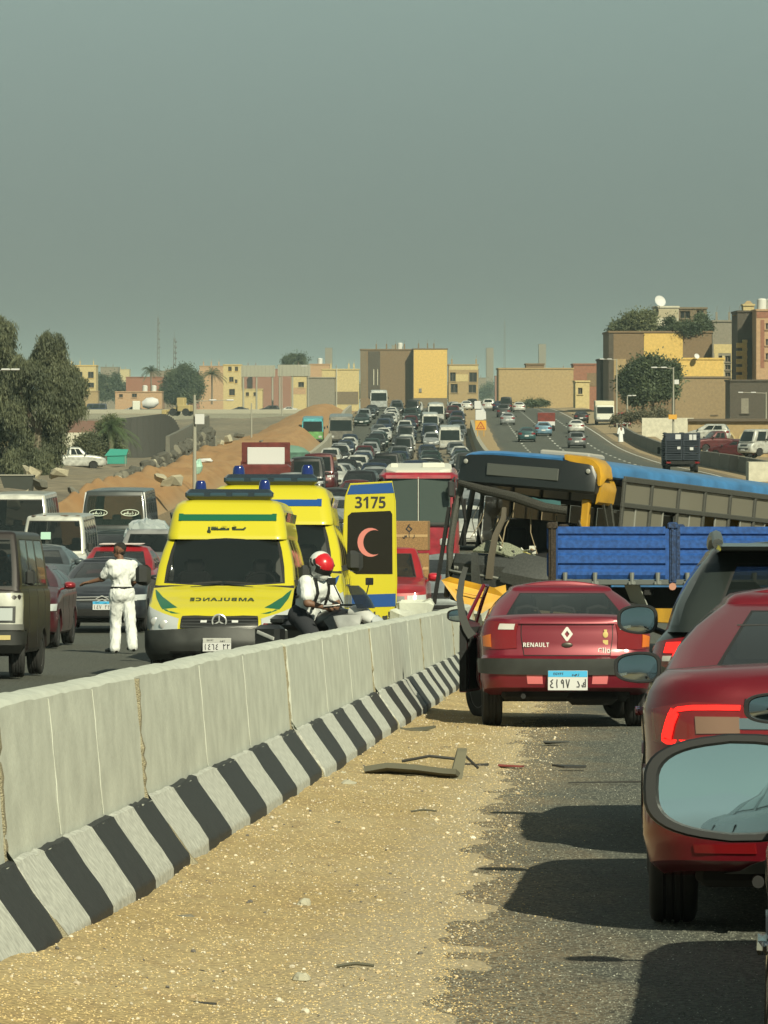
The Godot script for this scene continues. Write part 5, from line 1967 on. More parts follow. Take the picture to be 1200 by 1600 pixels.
	for sx in [-1.0,1.0]:
		var bx := holder("beacon",o,Transform3D(Basis(),Vector3(sx*0.44,2.44,0.35 + sx*0.25)))
		g = Geo.new()
		g.tube([Vector3(0,-0.12,0),Vector3(0,0.04,0),Vector3(0,0.12,0),Vector3(0,0.155,0)],[0.075,0.078,0.07,0.05],16)
		obj("dome",g,mat("beacon_blue",0.008,0.02,0.14,0.15,0.0,{"coat": 0.8}),bx)
	# nose
	g = Geo.new()
	c.patch(g,-1.55,1.55,[0.24,0.21,0.21,0.21,0.24],[0.60,0.63,0.665,0.63,0.60],true,0.035,0.06,40,6)
	obj("front_bumper",g,black,o,30)
	g = Geo.new()
	c.patch(g,-0.62,0.62,[0.31,0.30,0.31],[0.39,0.39,0.39],true,0.042,0.02,20,2)
	obj("air_intake",g,mat("under"),o)
	g = Geo.new()
	c.patch(g,-0.50,0.50,[0.66,0.63,0.63,0.66],[0.80,0.815,0.815,0.80],true,0.014,0.02,20,4)
	obj("grille",g,mat("grille_dark",0.014,0.015,0.015,0.4),o)
	for k in 4:
		g = Geo.new()
		c.patch(g,-0.485,0.485,[0.672 + k*0.034,0.655 + k*0.04,0.672 + k*0.034],[0.680 + k*0.034,0.664 + k*0.04,0.680 + k*0.034],true,0.02,0.008,20,1)
		obj("grille_slat",g,mat("slat_grey",0.10,0.10,0.10,0.35,0.6),o)
	var bc: Vector3 = c.skin(0.0,0.725,true,0.03)
	g = Geo.new()
	var ring := []
	for k in 29: ring.append(bc + Vector3(cos(TAU*k/28)*0.088,sin(TAU*k/28)*0.088,0))
	g.tube(ring,0.011,8)
	for k in 3: g.bar(bc,bc + Vector3(sin(TAU*k/3),cos(TAU*k/3),0)*0.085,0.016,0.012,Vector3.BACK)
	obj("badge",g,mat("silver",0.55,0.55,0.54,0.3,0.5),o)
	g = Geo.new()
	g.ell(c.skin(0.0,0.862,true,0.006),Vector3(0.03,0.02,0.008),12,6)
	obj("bonnet_emblem",g,mat("lock_dark"),o)
	for sx in [-1.0,1.0]:
		g = Geo.new()
		c.patch(g,sx*0.54,sx*1.14,[0.63,0.59,0.66],[0.77,0.855,0.93],true,0.012,0.03,12,6)
		obj("headlight",g,mat("headlight_glass",0.55,0.57,0.57,0.1,0.3,{"coat": 0.9}),o)
		g = Geo.new()
		g.ell(c.skin(sx*0.72,0.70,true,0.006),Vector3(0.06,0.06,0.014),14,7)
		g.ell(c.skin(sx*0.88,0.74,true,0.006),Vector3(0.055,0.055,0.014),14,7)
		obj("reflector_bowl",g,mat("silver"),o)
		g = Geo.new()
		c.patch(g,sx*0.16,sx*0.24,[0.715,0.715],[0.74,0.74],true,0.026,0.01,2,1)
		obj("strobe",g,mat("plate_white"),o)
		# green or blue wedge down the edge of the bonnet
		g = Geo.new()
		var rows := []
		for i in 7:
			var u := i/6.0
			var z := lerpf(-1.5,-2.16,u)
			var xo := 0.88 - 0.05*u - 0.12*u*u
			var xi := xo - lerpf(0.01,0.23,u)
			var r := PackedVector3Array()
			for k in 4:
				var x := lerpf(xi,xo,k/3.0)
				r.append(c.hood(sx*x,z) + Vector3(0,0.004,0))
			rows.append(r)
		g.slab(rows,Vector3.UP,0.006)
		obj("bonnet_wedge",g,tri_,o)
		# mirrors
		var mh := holder("wing_mirror",o,Transform3D(Basis(),Vector3(sx*1.06,1.33,-1.22)))
		g = Geo.new()
		g.box(Vector3(0,0,0),Vector3(0.2,0.27,0.14),0.05)
		g.bar(Vector3(-sx*0.16,-0.1,0.03),Vector3(0,-0.06,0),0.08,0.07)
		obj("mirror_shell",g,mat("mirror_black",0.022,0.023,0.023,0.6),mh)
		g = Geo.new()
		g.box(Vector3(0,0.0,0.072),Vector3(0.16,0.22,0.006),0.002)
		obj("mirror_glass",g,mat("mirror"),mh)
	plate(o,Transform3D(Basis(Vector3.UP,PI),c.skin(0.02,0.45,true,0.055)),"1464 22",false,0.36,0.17)
	var slope: Vector3 = (c.hood(0.0,-1.76) - c.hood(0.0,-1.96)).normalized()
	var nrm := slope.cross(Vector3(-1,0,0))
	if nrm.y < 0: nrm = -nrm
	words("lettering","AMBULANCE",0.10,mat("letter_green"),o,Transform3D(Basis(Vector3(1,0,0),slope,Vector3(1,0,0).cross(slope)),c.hood(0.0,-1.86) + Vector3(0,0.004,0)),0.004)
	g = Geo.new()
	chair(g,-0.45,-0.55,0.95); chair(g,0.45,-0.55,0.95)
	obj("seats",g,mat("cloth_dark",0.014,0.014,0.015,0.95),o)
	g = Geo.new()
	ring = []
	for k in 21: ring.append(Vector3(-0.45 + cos(TAU*k/20)*0.19,1.24 + sin(TAU*k/20)*0.13,-1.05 + sin(TAU*k/20)*0.13))
	g.tube(ring,0.017,8)
	obj("steering_wheel",g,mat("under"),o)
	g = Geo.new()
	g.box(Vector3(0,1.5,0.05),Vector3(1.5,0.7,0.04),0.01)
	obj("bulkhead",g,mat("bulkhead",0.3,0.3,0.28,0.8),o)
	for sx in [-1.0,1.0]:
		g = Geo.new()
		g.bar(Vector3(sx*0.4,1.225,-1.52),Vector3(sx*0.02,1.25,-1.49),0.02,0.02)
		obj("wiper",g,mat("rubber"),o)
	return o
func ambulances() -> void:
	var green := mat("band_green",0.005,0.10,0.045,0.4,0.0,{"coat": 0.4})
	var blue := mat("band_blue",0.008,0.06,0.24,0.4,0.0,{"coat": 0.4})
	var a := ambulance("front yellow ambulance with green band and green bonnet wedges",at(59.2,-2.92,181.5),green,"green_band",green)
	var xb := atu(69.0,424,182.0)
	xb.basis = xb.basis.scaled(Vector3(1.24,1.17,1.15))
	xb.origin.y -= 0.02
	var b := ambulance("second yellow ambulance with blue bands and an open rear door numbered 3175",xb,blue,"blue_band",blue)
	# its rear door, swung right round so that the outer face looks forward
	var dr := holder("rear_door",b,Transform3D(Basis(Vector3.UP,PI + 0.02).scaled(Vector3(1.0,1.17,1.0)),Vector3(-0.80,-0.02,2.46)))
	var pm := paint("ambulance_yellow",0.49,0.425,0.012,0.0,false)
	var out := PackedVector2Array([Vector2(0.02,0.30),Vector2(0.70,0.26),Vector2(0.72,0.9),Vector2(0.70,1.85),Vector2(0.66,2.08),Vector2(0.12,2.05),Vector2(0.06,1.9),Vector2(0.02,1.2)])
	var g := Geo.new()
	g.prism(out,-0.04,0.02)
	obj("door_panel",g,pm,dr,0)
	var edge := Geo.new()
	var e3 := []
	for p in out: e3.append(Vector3(p.x,p.y,0.012))
	e3.append(e3[0])
	edge.tube(e3,0.012,6)
	obj("door_edge",edge,pm,dr)
	g = Geo.new()
	g.prism(PackedVector2Array([Vector2(0.08,1.07),Vector2(0.2,1.0),Vector2(0.67,1.0),Vector2(0.665,1.7),Vector2(0.64,1.74),Vector2(0.14,1.72),Vector2(0.09,1.68)]),0.02,0.028)
	obj("door_window",g,mat("door_glass",0.016,0.014,0.010,0.08),dr,0)
	g = Geo.new()
	var cp: Array[Vector2] = []
	for k in 17:
		var t := lerpf(0.9,TAU - 0.9,k/16.0)
		cp.append(Vector2(0.385 + cos(t)*0.17,1.37 + sin(t)*0.17))
	var ci: Array[Vector2] = []
	for k in 17:
		var t := lerpf(1.18,TAU - 1.18,k/16.0)
		ci.append(Vector2(0.435 + cos(t)*0.145,1.37 + sin(t)*0.145))
	for k in 16: g.quad(Vector3(cp[k].x,cp[k].y,0.031),Vector3(cp[k + 1].x,cp[k + 1].y,0.031),Vector3(ci[k + 1].x,ci[k + 1].y,0.031),Vector3(ci[k].x,ci[k].y,0.031))
	g.flip_to(0,Vector3.BACK)
	obj("crescent",g,mat("crescent_pink",0.5,0.16,0.14,0.6),dr,0)
	g = Geo.new()
	g.prism(PackedVector2Array([Vector2(0.08,1.93),Vector2(0.69,1.95),Vector2(0.66,2.07),Vector2(0.125,2.04)]),0.02,0.026)
	obj("blue_band",g,blue,dr,0)
	g = Geo.new()
	g.prism(PackedVector2Array([Vector2(0.03,0.60),Vector2(0.71,0.62),Vector2(0.71,0.77),Vector2(0.03,0.75)]),0.02,0.026)
	obj("blue_band",g,blue,dr,0)
	words("lettering","3175",0.135,mat("letter_black",0.02,0.02,0.02,0.5),dr,Transform3D(Basis(),Vector3(0.385,1.835,0.025)),0.006)
	g = Geo.new()
	g.xf = Transform3D(Basis(),Vector3(0.45,0.50,0.02))
	isaaf(g,0.075,0.022)
	obj("lettering",g,mat("letter_black"),dr,0)
	g = Geo.new()
	g.box(Vector3(0.47,0.405,0.03),Vector3(0.42,0.05,0.05),0.02)
	obj("door_handle",g,mat("plastic_grey"),dr)
	plate(dr,Transform3D(Basis(),Vector3(0.42,0.32,0.03)),"3148 22",false,0.26,0.13)
# ------------------------------------------------------------------ traffic beside the ambulances
func front_parts(o: Node3D,c: Car,y0: float,y1: float,a0: float,a1: float,gy0: float,gy1: float,ga: float,txt := "",lo := false,pz := 0.42) -> void:
	# headlights, grille, lower intake and plate on a nose
	for sx in [-1.0,1.0]:
		var g := Geo.new()
		c.patch(g,sx*a0,sx*a1,[y0,y0 + 0.015],[y1 - 0.01,y1 + 0.01],true,0.012,0.03,3 if lo else 9,1 if lo else 4)
		obj("headlight",g,mat("headlight_glass"),o)
	var g := Geo.new()
	c.patch(g,-ga,ga,[gy0,gy0],[gy1,gy1],true,0.01,0.02,4 if lo else 14,1 if lo else 3)
	obj("grille",g,mat("grille_dark"),o)
	g = Geo.new()
	c.patch(g,-ga*1.3,ga*1.3,[gy0 - 0.26,gy0 - 0.27,gy0 - 0.26],[gy0 - 0.14,gy0 - 0.13,gy0 - 0.14],true,0.01,0.02,4 if lo else 14,1 if lo else 2)
	obj("air_intake",g,mat("under"),o)
	if txt: plate(o,Transform3D(Basis(Vector3.UP,PI),c.skin(0.0,pz,true,0.03)),txt)
func side_traffic() -> void:
	micro_van()
	# dark blue-black hatchback with a chevron badge, face on
	var o := thing("hatchback","charcoal hatchback with double chevron badge behind the officer in white","car",atu(90.2,168,183.0))
	var sp := sedan_spec()
	sp.L = 4.1; sp.W = 1.75; sp.H = 1.47; sp.za = -1.25; sp.zr = 1.3
	sp.top = [[-2.05,0.78],[-1.75,0.88],[-1.2,0.98],[-0.85,1.04],[0.0,1.06],[1.6,1.08],[2.05,1.06]]
	sp.zc = -0.95; sp.zb = 1.9; sp.zr0 = -0.05; sp.zr1 = 1.4; sp.seams = [-0.7,0.3,1.0]; sp.handles = []
	var c := car_shell(o,sp,paint("charcoal_paint",0.035,0.04,0.05,0.4))
	front_parts(o,c,0.63,0.74,0.52,1.0,0.60,0.68,0.45,"147 22",false,0.53)
	var g := Geo.new()
	var bz: Vector3 = c.skin(0.0,0.66,true,0.03)
	for dy in [0.0,-0.065]:
		for sx in [-1.0,1.0]: g.bar(bz + Vector3(0,0.05 + dy,0),bz + Vector3(sx*0.12,-0.01 + dy,0),0.02,0.025,Vector3.BACK)
	obj("badge",g,mat("silver"),o)
	g = Geo.new()
	for dy in [0.0,0.055]: c.patch(g,-0.7,0.7,[0.625 + dy,0.635 + dy,0.625 + dy],[0.637 + dy,0.647 + dy,0.637 + dy],true,0.016,0.01,16,1)
	obj("chrome_strip",g,mat("silver"),o)
	for sx in [-1.0,1.0]: wing_mirror(o,Vector3(sx*0.98,1.05,-0.7),sx < 0,mat("gloss_black"),0.2,0.14)
	# maroon car at the van's shoulder
	o = thing("hatchback","dark maroon car with red mirror just behind the white-fronted micro van","car",atu(79.0,28,181.0))
	sp = sp.duplicate()
	c = car_shell(o,sp,paint("dark_maroon",0.09,0.012,0.018,0.35))
	front_parts(o,c,0.63,0.75,0.52,1.0,0.58,0.68,0.4,"")
	for sx in [-1.0,1.0]: wing_mirror(o,Vector3(sx*0.98,1.07,-0.7),sx < 0,paint("mirror_red",0.3,0.015,0.025,0.3),0.2,0.14)
	# grey car seen between maroon car and red hatchback
	o = thing("saloon_car","grey-blue car glimpsed between maroon car and red hatchback","car",atu(106.0,62,181.0))
	sp = sedan_spec()
	c = car_shell(o,sp,paint("slate_paint",0.09,0.11,0.12,0.4))
	front_parts(o,c,0.6,0.72,0.5,0.95,0.55,0.66,0.45,"")
	for sx in [-1.0,1.0]: wing_mirror(o,Vector3(sx*1.0,1.07,-0.7),sx < 0,paint("slate_paint",0,0,0),0.24,0.17)
	# red hatchback behind the charcoal one
	o = thing("hatchback","bright red hatchback with pale dusty roof behind the officer","car",atu(100.5,188,181.0))
	sp = sp.duplicate()
	sp.H = 1.56; sp.wroof = 0.62
	c = car_shell(o,sp,paint("bright_red",0.36,0.012,0.022,0.1))
	front_parts(o,c,0.63,0.75,0.5,0.98,0.58,0.68,0.45,"")
	g = Geo.new()
	g.box(Vector3(0,1.57,0.4),Vector3(0.95,0.02,1.0),0.008)
	obj("roof_dust",g,mat("roof_pale",0.6,0.5,0.48,0.7),o)
	# minibuses
	minibus("rusty white minibus with a green sticker on its windscreen",atu(118.0,94,181.0),Color(0.55,0.55,0.50),1.72,1.98,4.4,true,1)
	minibus("long white minibus with flat roof at the left edge, before the rubble",atu(131.0,34,182.0),Color(0.58,0.58,0.53),1.95,2.32,5.6,false,2)
	minibus("black minibus with white corner posts and two oval window decals",atu(138.5,188,181.0),Color(0.045,0.055,0.055),2.05,2.3,5.8,false,3)
	# dark car roof in front of the black minibus, and a load wrapped in plastic on a pickup
	o = thing("saloon_car","dark green car directly in front of the black minibus","car",atu(122.0,176,181.0))
	c = car_shell(o,sedan_spec(),paint("dark_green_paint",0.02,0.032,0.03,0.3))
	front_parts(o,c,0.6,0.72,0.5,0.95,0.55,0.66,0.45,"")
	var pk := pickup("pickup with a load wrapped in clear plastic, half behind the front ambulance",atu(113.0,238,181.0),Color(0.3,0.3,0.3))
	var ld := thing("wrapped_load","bundle in crumpled clear plastic on the pickup by the black minibus","load",atu(114.0,232,181.0)*Transform3D(Basis(),Vector3(0,1.0,0)))
	g = Geo.new()
	g.ell(Vector3(0,0.45,0),Vector3(0.62,0.48,0.6),22,14)
	for i in g.v.size():
		var p := g.v[i]
		g.v[i] = p*(1.0 + 0.16*n1.get_noise_3d(p.x*5,p.y*5,p.z*5))
	obj("wrapping",g,mat("plastic_wrap",0.42,0.46,0.46,0.12,0.3,{"coat": 1.0}),ld,12)
	# red pickup with cartons
	o = pickup("red pickup carrying brown cartons, partly behind the open ambulance door",atu(87.0,601,181.0),Color(0.38,0.012,0.02))
	for sx in [-1.0,1.0]: wing_mirror(o,Vector3(sx*0.98,1.12,-0.55),sx < 0,paint("mirror_bright_red",0.5,0.012,0.03,0.1),0.26,0.17)
	var card := mat("cardboard",0.36,0.21,0.09,0.85,0.0,{"tex": noise_tex("worn",0.05,5,0.70,1.0,512)})
	var cl := ["topmost brown carton printed with a black flame mark, on the red pickup","brown carton under the printed one on the red pickup","brown carton beside the lower stack on the red pickup","wide carton at the bottom of the pile on the red pickup"]
	var ck := [[-0.42,1.62,0.75],[-0.42,0.98,0.75],[0.45,0.9,0.7],[0.35,1.5,0.7]]
	for i in 4:
		var b := thing("carton",cl[i],"carton",atu(87.0,601,181.0)*Transform3D(Basis(Vector3.UP,0.05*(i - 1)),Vector3(ck[i][0],ck[i][1],1.35)),"cartons stacked on the red pickup")
		g = Geo.new()
		g.box(Vector3(0,0.29,0),Vector3(0.82,0.58,0.7),0.012)
		obj("box",g,card,b)
		g = Geo.new()
		g.box(Vector3(0,0.29,-0.352),Vector3(0.82,0.05,0.004),0.001)
		obj("tape",g,mat("tape",0.42,0.28,0.14,0.4),b)
		g = Geo.new()
		g.xf = Transform3D(Basis(Vector3.UP,PI),Vector3(-0.05,0.42,-0.352))
		g.stroke([Vector2(-0.02,0.06),Vector2(0.05,0.0),Vector2(0.0,-0.05),Vector2(-0.06,0.0),Vector2(0.0,0.09)],0.025,0.003)
		write(g,"s1r",Vector2(0.09,0.1),0.016,0.0,-0.12)
		obj("print",g,mat("ink"),b,0)
	# silver car half hidden by the bus
	o = thing("saloon_car","silver car between the red pickup and the wrecked bus' nose","car",atu(95.5,703,181.0))
	c = car_shell(o,sedan_spec(),paint("silver_paint",0.32,0.35,0.36,0.45))
	front_parts(o,c,0.62,0.76,0.5,0.95,0.55,0.66,0.45,"")
	for sx in [-1.0,1.0]: wing_mirror(o,Vector3(sx*1.0,1.07,-0.7),sx < 0,mat("gloss_black"),0.24,0.17)
	coach()
func micro_van() -> void:
	var o := thing("micro_van","dark micro van with white front panel and square headlight, left edge","van",atu(59.4,-30,180.6))
	var sp := {"L": 3.5,"W": 1.46,"H": 1.93,"wr": 0.29,"tw": 0.18,"za": -1.1,"zr": 0.95,"yb": 0.32,
		"top": [[-1.75,1.12],[-1.5,1.15],[1.75,1.15]],
		"rows": [[0.0,0.06,-0.05,-0.08],[0.06,0.01,0.0,0.0],[0.4,0.0,0.0,0.0],[0.6,0.0,0.0,-0.02],[0.9,0.0,0.0,-0.05],[1.0,0.02,-0.01,-0.08]],
		"zc": -1.63,"zb": 1.7,"zr0": -1.22,"zr1": 1.62,"wroof": 0.60,"wbelt": 0.70,"rcr": 0.12,"bowr": 0.03,"rcf": 0.16,"bowf": 0.05,"bulge": 0.015,"gbowf": 0.05,"whi": 0.93,"fw": 0.97,"grc": 0.06,
		"side": [[0.08,0.32],[0.35,0.62],[0.65,0.95]],"seams": [-0.75,0.2,1.0],"handles": [],"rw": 0.85,"steer": 10.0}
	var pm := mat("van_black_red",0.018,0.013,0.012,0.45,0.0,{"coat": 0.25})
	var c := car_shell(o,sp,pm)
	var white := paint("van_white",0.56,0.56,0.50,0.0)
	var g := Geo.new()
	c.patch(g,-0.86,0.86,[0.66,0.66],[1.10,1.10],true,0.01,0.02,20,4)
	obj("front_panel",g,white,o)
	g = Geo.new()
	c.patch(g,-0.87,0.87,[0.625,0.625],[0.70,0.70],true,0.02,0.03,20,2)
	obj("front_moulding",g,mat("moulding_grey",0.12,0.12,0.115,0.5),o)
	g = Geo.new()
	c.patch(g,-0.92,0.92,[0.36,0.36],[0.61,0.61],true,0.05,0.07,20,3)
	obj("front_bumper",g,mat("bumper_dark"),o)
	for sx in [-1.0,1.0]:
		g = Geo.new()
		c.patch(g,sx*0.36,sx*0.66,[0.72,0.72],[0.93,0.93],true,0.018,0.03,6,3)
		obj("headlight_surround",g,mat("grille_dark"),o)
		g = Geo.new()
		c.patch(g,sx*0.40,sx*0.62,[0.745,0.745],[0.905,0.905],true,0.026,0.03,6,4)
		obj("headlight",g,mat("headlight_glass"),o)
		g = Geo.new()
		c.patch(g,sx*0.38,sx*0.6,[0.50,0.50],[0.56,0.56],true,0.058,0.02,5,1)
		obj("indicator",g,mat("amber_pale",0.5,0.4,0.18,0.3),o)
		g = Geo.new()
		g.box(Vector3(sx*0.80,1.3,-1.22),Vector3(0.13,0.2,0.08),0.03)
		g.bar(Vector3(sx*0.72,1.22,-1.2),Vector3(sx*0.8,1.27,-1.22),0.03,0.03)
		obj("wing_mirror",g,mat("mirror_black"),o)
	g = Geo.new()
	chair(g,-0.34,-0.75,0.95); chair(g,0.34,-0.75,0.95)
	obj("seats",g,mat("cloth_dark",0.014,0.014,0.015,0.95),o)
	g = Geo.new()
	var ring := []
	for k in 21: ring.append(Vector3(-0.34 + cos(TAU*k/20)*0.17,1.2 + sin(TAU*k/20)*0.07,-1.25 + sin(TAU*k/20)*0.14))
	g.tube(ring,0.015,8)
	obj("steering_wheel",g,mat("under"),o)
	g = Geo.new()
	g.bar(Vector3(-0.35,1.2,-1.66),Vector3(0.2,1.3,-1.63),0.015,0.015)
	obj("wiper",g,mat("rubber"),o)
func minibus(label: String,xf: Transform3D,col: Color,W: float,H: float,L: float,sticker: bool,k: int) -> Node3D:
	var o := thing("minibus",label,"minibus",xf)
	var by := H*0.52
	var sp := {"L": L,"W": W,"H": H,"wr": 0.34,"tw": 0.2,"za": -L*0.3,"zr": L*0.28,"yb": 0.32,"lo": k == 9,
		"top": [[-L*0.5,by - 0.12],[-L*0.46,by - 0.04],[-L*0.4,by],[L*0.5,by]],
		"rows": [[0.0,0.06,-0.05,-0.1],[0.06,0.01,0.0,0.0],[0.4,0.0,0.0,0.0],[0.6,0.0,0.0,-0.03],[0.9,0.0,0.0,-0.07],[1.0,0.02,-0.01,-0.12]],
		"zc": -L*0.5 + 0.2,"zb": L*0.5 - 0.04,"zr0": -L*0.5 + 0.55,"zr1": L*0.5 - 0.12,"wroof": W*0.5 - 0.14,"wbelt": W*0.5 - 0.03,"rcr": 0.14,"bowr": 0.03,"rcf": 0.25,"bowf": 0.08,"bulge": 0.02,"gbowf": 0.08,"whi": 0.92,"fw": 0.98,"grc": 0.08,
		"side": [[0.06,0.2],[0.23,0.4],[0.42,0.58],[0.6,0.76],[0.78,0.96]],"seams": [-L*0.24],"handles": [],"rw": 0.85}
	if k == 3: sp.glass = mat("tint_glass",0.02,0.03,0.026,0.05,0.0,{"alpha": 0.6})
	var pm := paint("minibus%d" % k,col.r,col.g,col.b,0.0)
	var c := car_shell(o,sp,pm)
	front_parts(o,c,0.72,0.92,W*0.3,W*0.56,0.74,0.9,W*0.26,"" if k == 9 else "28 147",false,0.5)
	var g := Geo.new()
	c.patch(g,-W*0.62,W*0.62,[0.36,0.36],[0.6,0.6],true,0.03,0.05,16,2)
	obj("front_bumper",g,mat("bumper_dark"),o)
	var zz := -L*0.5 + 0.33
	for sx in [-1.0,1.0]:
		g = Geo.new()
		g.box(Vector3(sx*(W*0.5 + 0.1),by + 0.12,zz),Vector3(0.15,0.24,0.08),0.03)
		g.bar(Vector3(sx*(W*0.5 - 0.05),by + 0.05,zz),Vector3(sx*(W*0.5 + 0.1),by + 0.1,zz),0.03,0.03)
		obj("wing_mirror",g,mat("mirror_black"),o)
	# screen lean, for things stuck on the windscreen
	var lean := Basis(Vector3.RIGHT,atan2(0.35,H - by))*Basis(Vector3.UP,PI)
	if sticker:
		g = Geo.new()
		g.xf = Transform3D(lean,Vector3(0.2,by + 0.42,-L*0.5 + 0.2 + 0.35*0.42/(H - by) - 0.05))
		g.box(Vector3.ZERO,Vector3(0.26,0.2,0.01),0.002)
		obj("windscreen_sticker",g,mat("mint",0.3,0.48,0.4,0.6),o)
	if k == 3:
		for sx in [-1.0,1.0]:
			g = Geo.new()
			g.xf = Transform3D(lean,Vector3(sx*0.48,by + 0.42,-L*0.5 + 0.2 + 0.35*0.42/(H - by) - 0.06))
			var pts := []
			for q in 25: pts.append(Vector2(cos(TAU*q/24)*0.27,sin(TAU*q/24)*0.1))
			g.stroke(pts,0.02,0.003)
			write(g,"skbdr",Vector2(0.085,0.11),0.016)
			obj("oval_decal",g,mat("decal",0.45,0.5,0.42,0.6),o,0)
			g = Geo.new()
			g.bar(Vector3(sx*(W*0.5 - 0.05),by,-L*0.5 + 0.33),Vector3(sx*(W*0.5 - 0.15),H - 0.08,-L*0.5 + 0.66),0.06,0.05)
			obj("white_post",g,mat("plate_white"),o)
	g = Geo.new()
	for x in [-0.3*W,0.0,0.3*W]: chair(g,x,-L*0.5 + 1.2,by - 0.25)
	obj("seats",g,mat("cloth_dark",0.014,0.014,0.015,0.95),o)
	if k == 1:
		# rust along the front of the roof
		var rr := RandomNumberGenerator.new()
		rr.seed = 12
		g = Geo.new()
		for i in 16:
			var x := rr.randf_range(-0.62,0.62)
			g.ell(Vector3(x,H - 0.035 + 0.02*(1.0 - x*x),-L*0.5 + 0.62 + rr.randf()*0.5),Vector3(0.05 + rr.randf()*0.07,0.012,0.03 + rr.randf()*0.06),8,4)
		obj("rust_patches",g,mat("rust",0.12,0.06,0.03,0.95),o)
	return o
func pickup(label: String,xf: Transform3D,col: Color,lo := false) -> Node3D:
	var o := thing("pickup",label,"pickup",xf)
	var sp := {"L": 4.7,"W": 1.72,"H": 1.7,"wr": 0.34,"tw": 0.2,"za": -1.4,"zr": 1.4,"yb": 0.36,"lo": lo,
		"top": [[-2.35,0.88],[-2.0,0.98],[-1.3,1.06],[-0.9,1.1],[0.4,1.1],[0.5,1.0],[2.35,1.0]],
		"rows": [[0.0,0.06,-0.05,-0.1],[0.06,0.01,0.0,0.0],[0.4,0.0,0.0,0.0],[0.6,0.0,0.0,-0.02],[0.9,0.01,0.0,-0.07],[1.0,0.05,-0.01,-0.14]],
		"zc": -0.95,"zb": 0.45,"zr0": -0.4,"zr1": 0.4,"wroof": 0.62,"wbelt": 0.78,"rcr": 0.1,"bowr": 0.02,"rcf": 0.28,"bowf": 0.1,"bulge": 0.02,
		"side": [[0.2,0.85]],"seams": [-0.75,0.35],"handles": [],"rw": 0.85}
	var c := car_shell(o,sp,paint("pickup_%.2f_%.2f" % [col.r,col.g],col.r,col.g,col.b,0.1))
	front_parts(o,c,0.66,0.80,0.5,0.92,0.64,0.78,0.45,"" if lo else "58 kd",lo,0.5)
	var g := Geo.new()
	c.patch(g,-1.0,1.0,[0.38,0.38],[0.58,0.58],true,0.03,0.05,8,1)
	obj("front_bumper",g,mat("bumper_dark"),o)
	return o
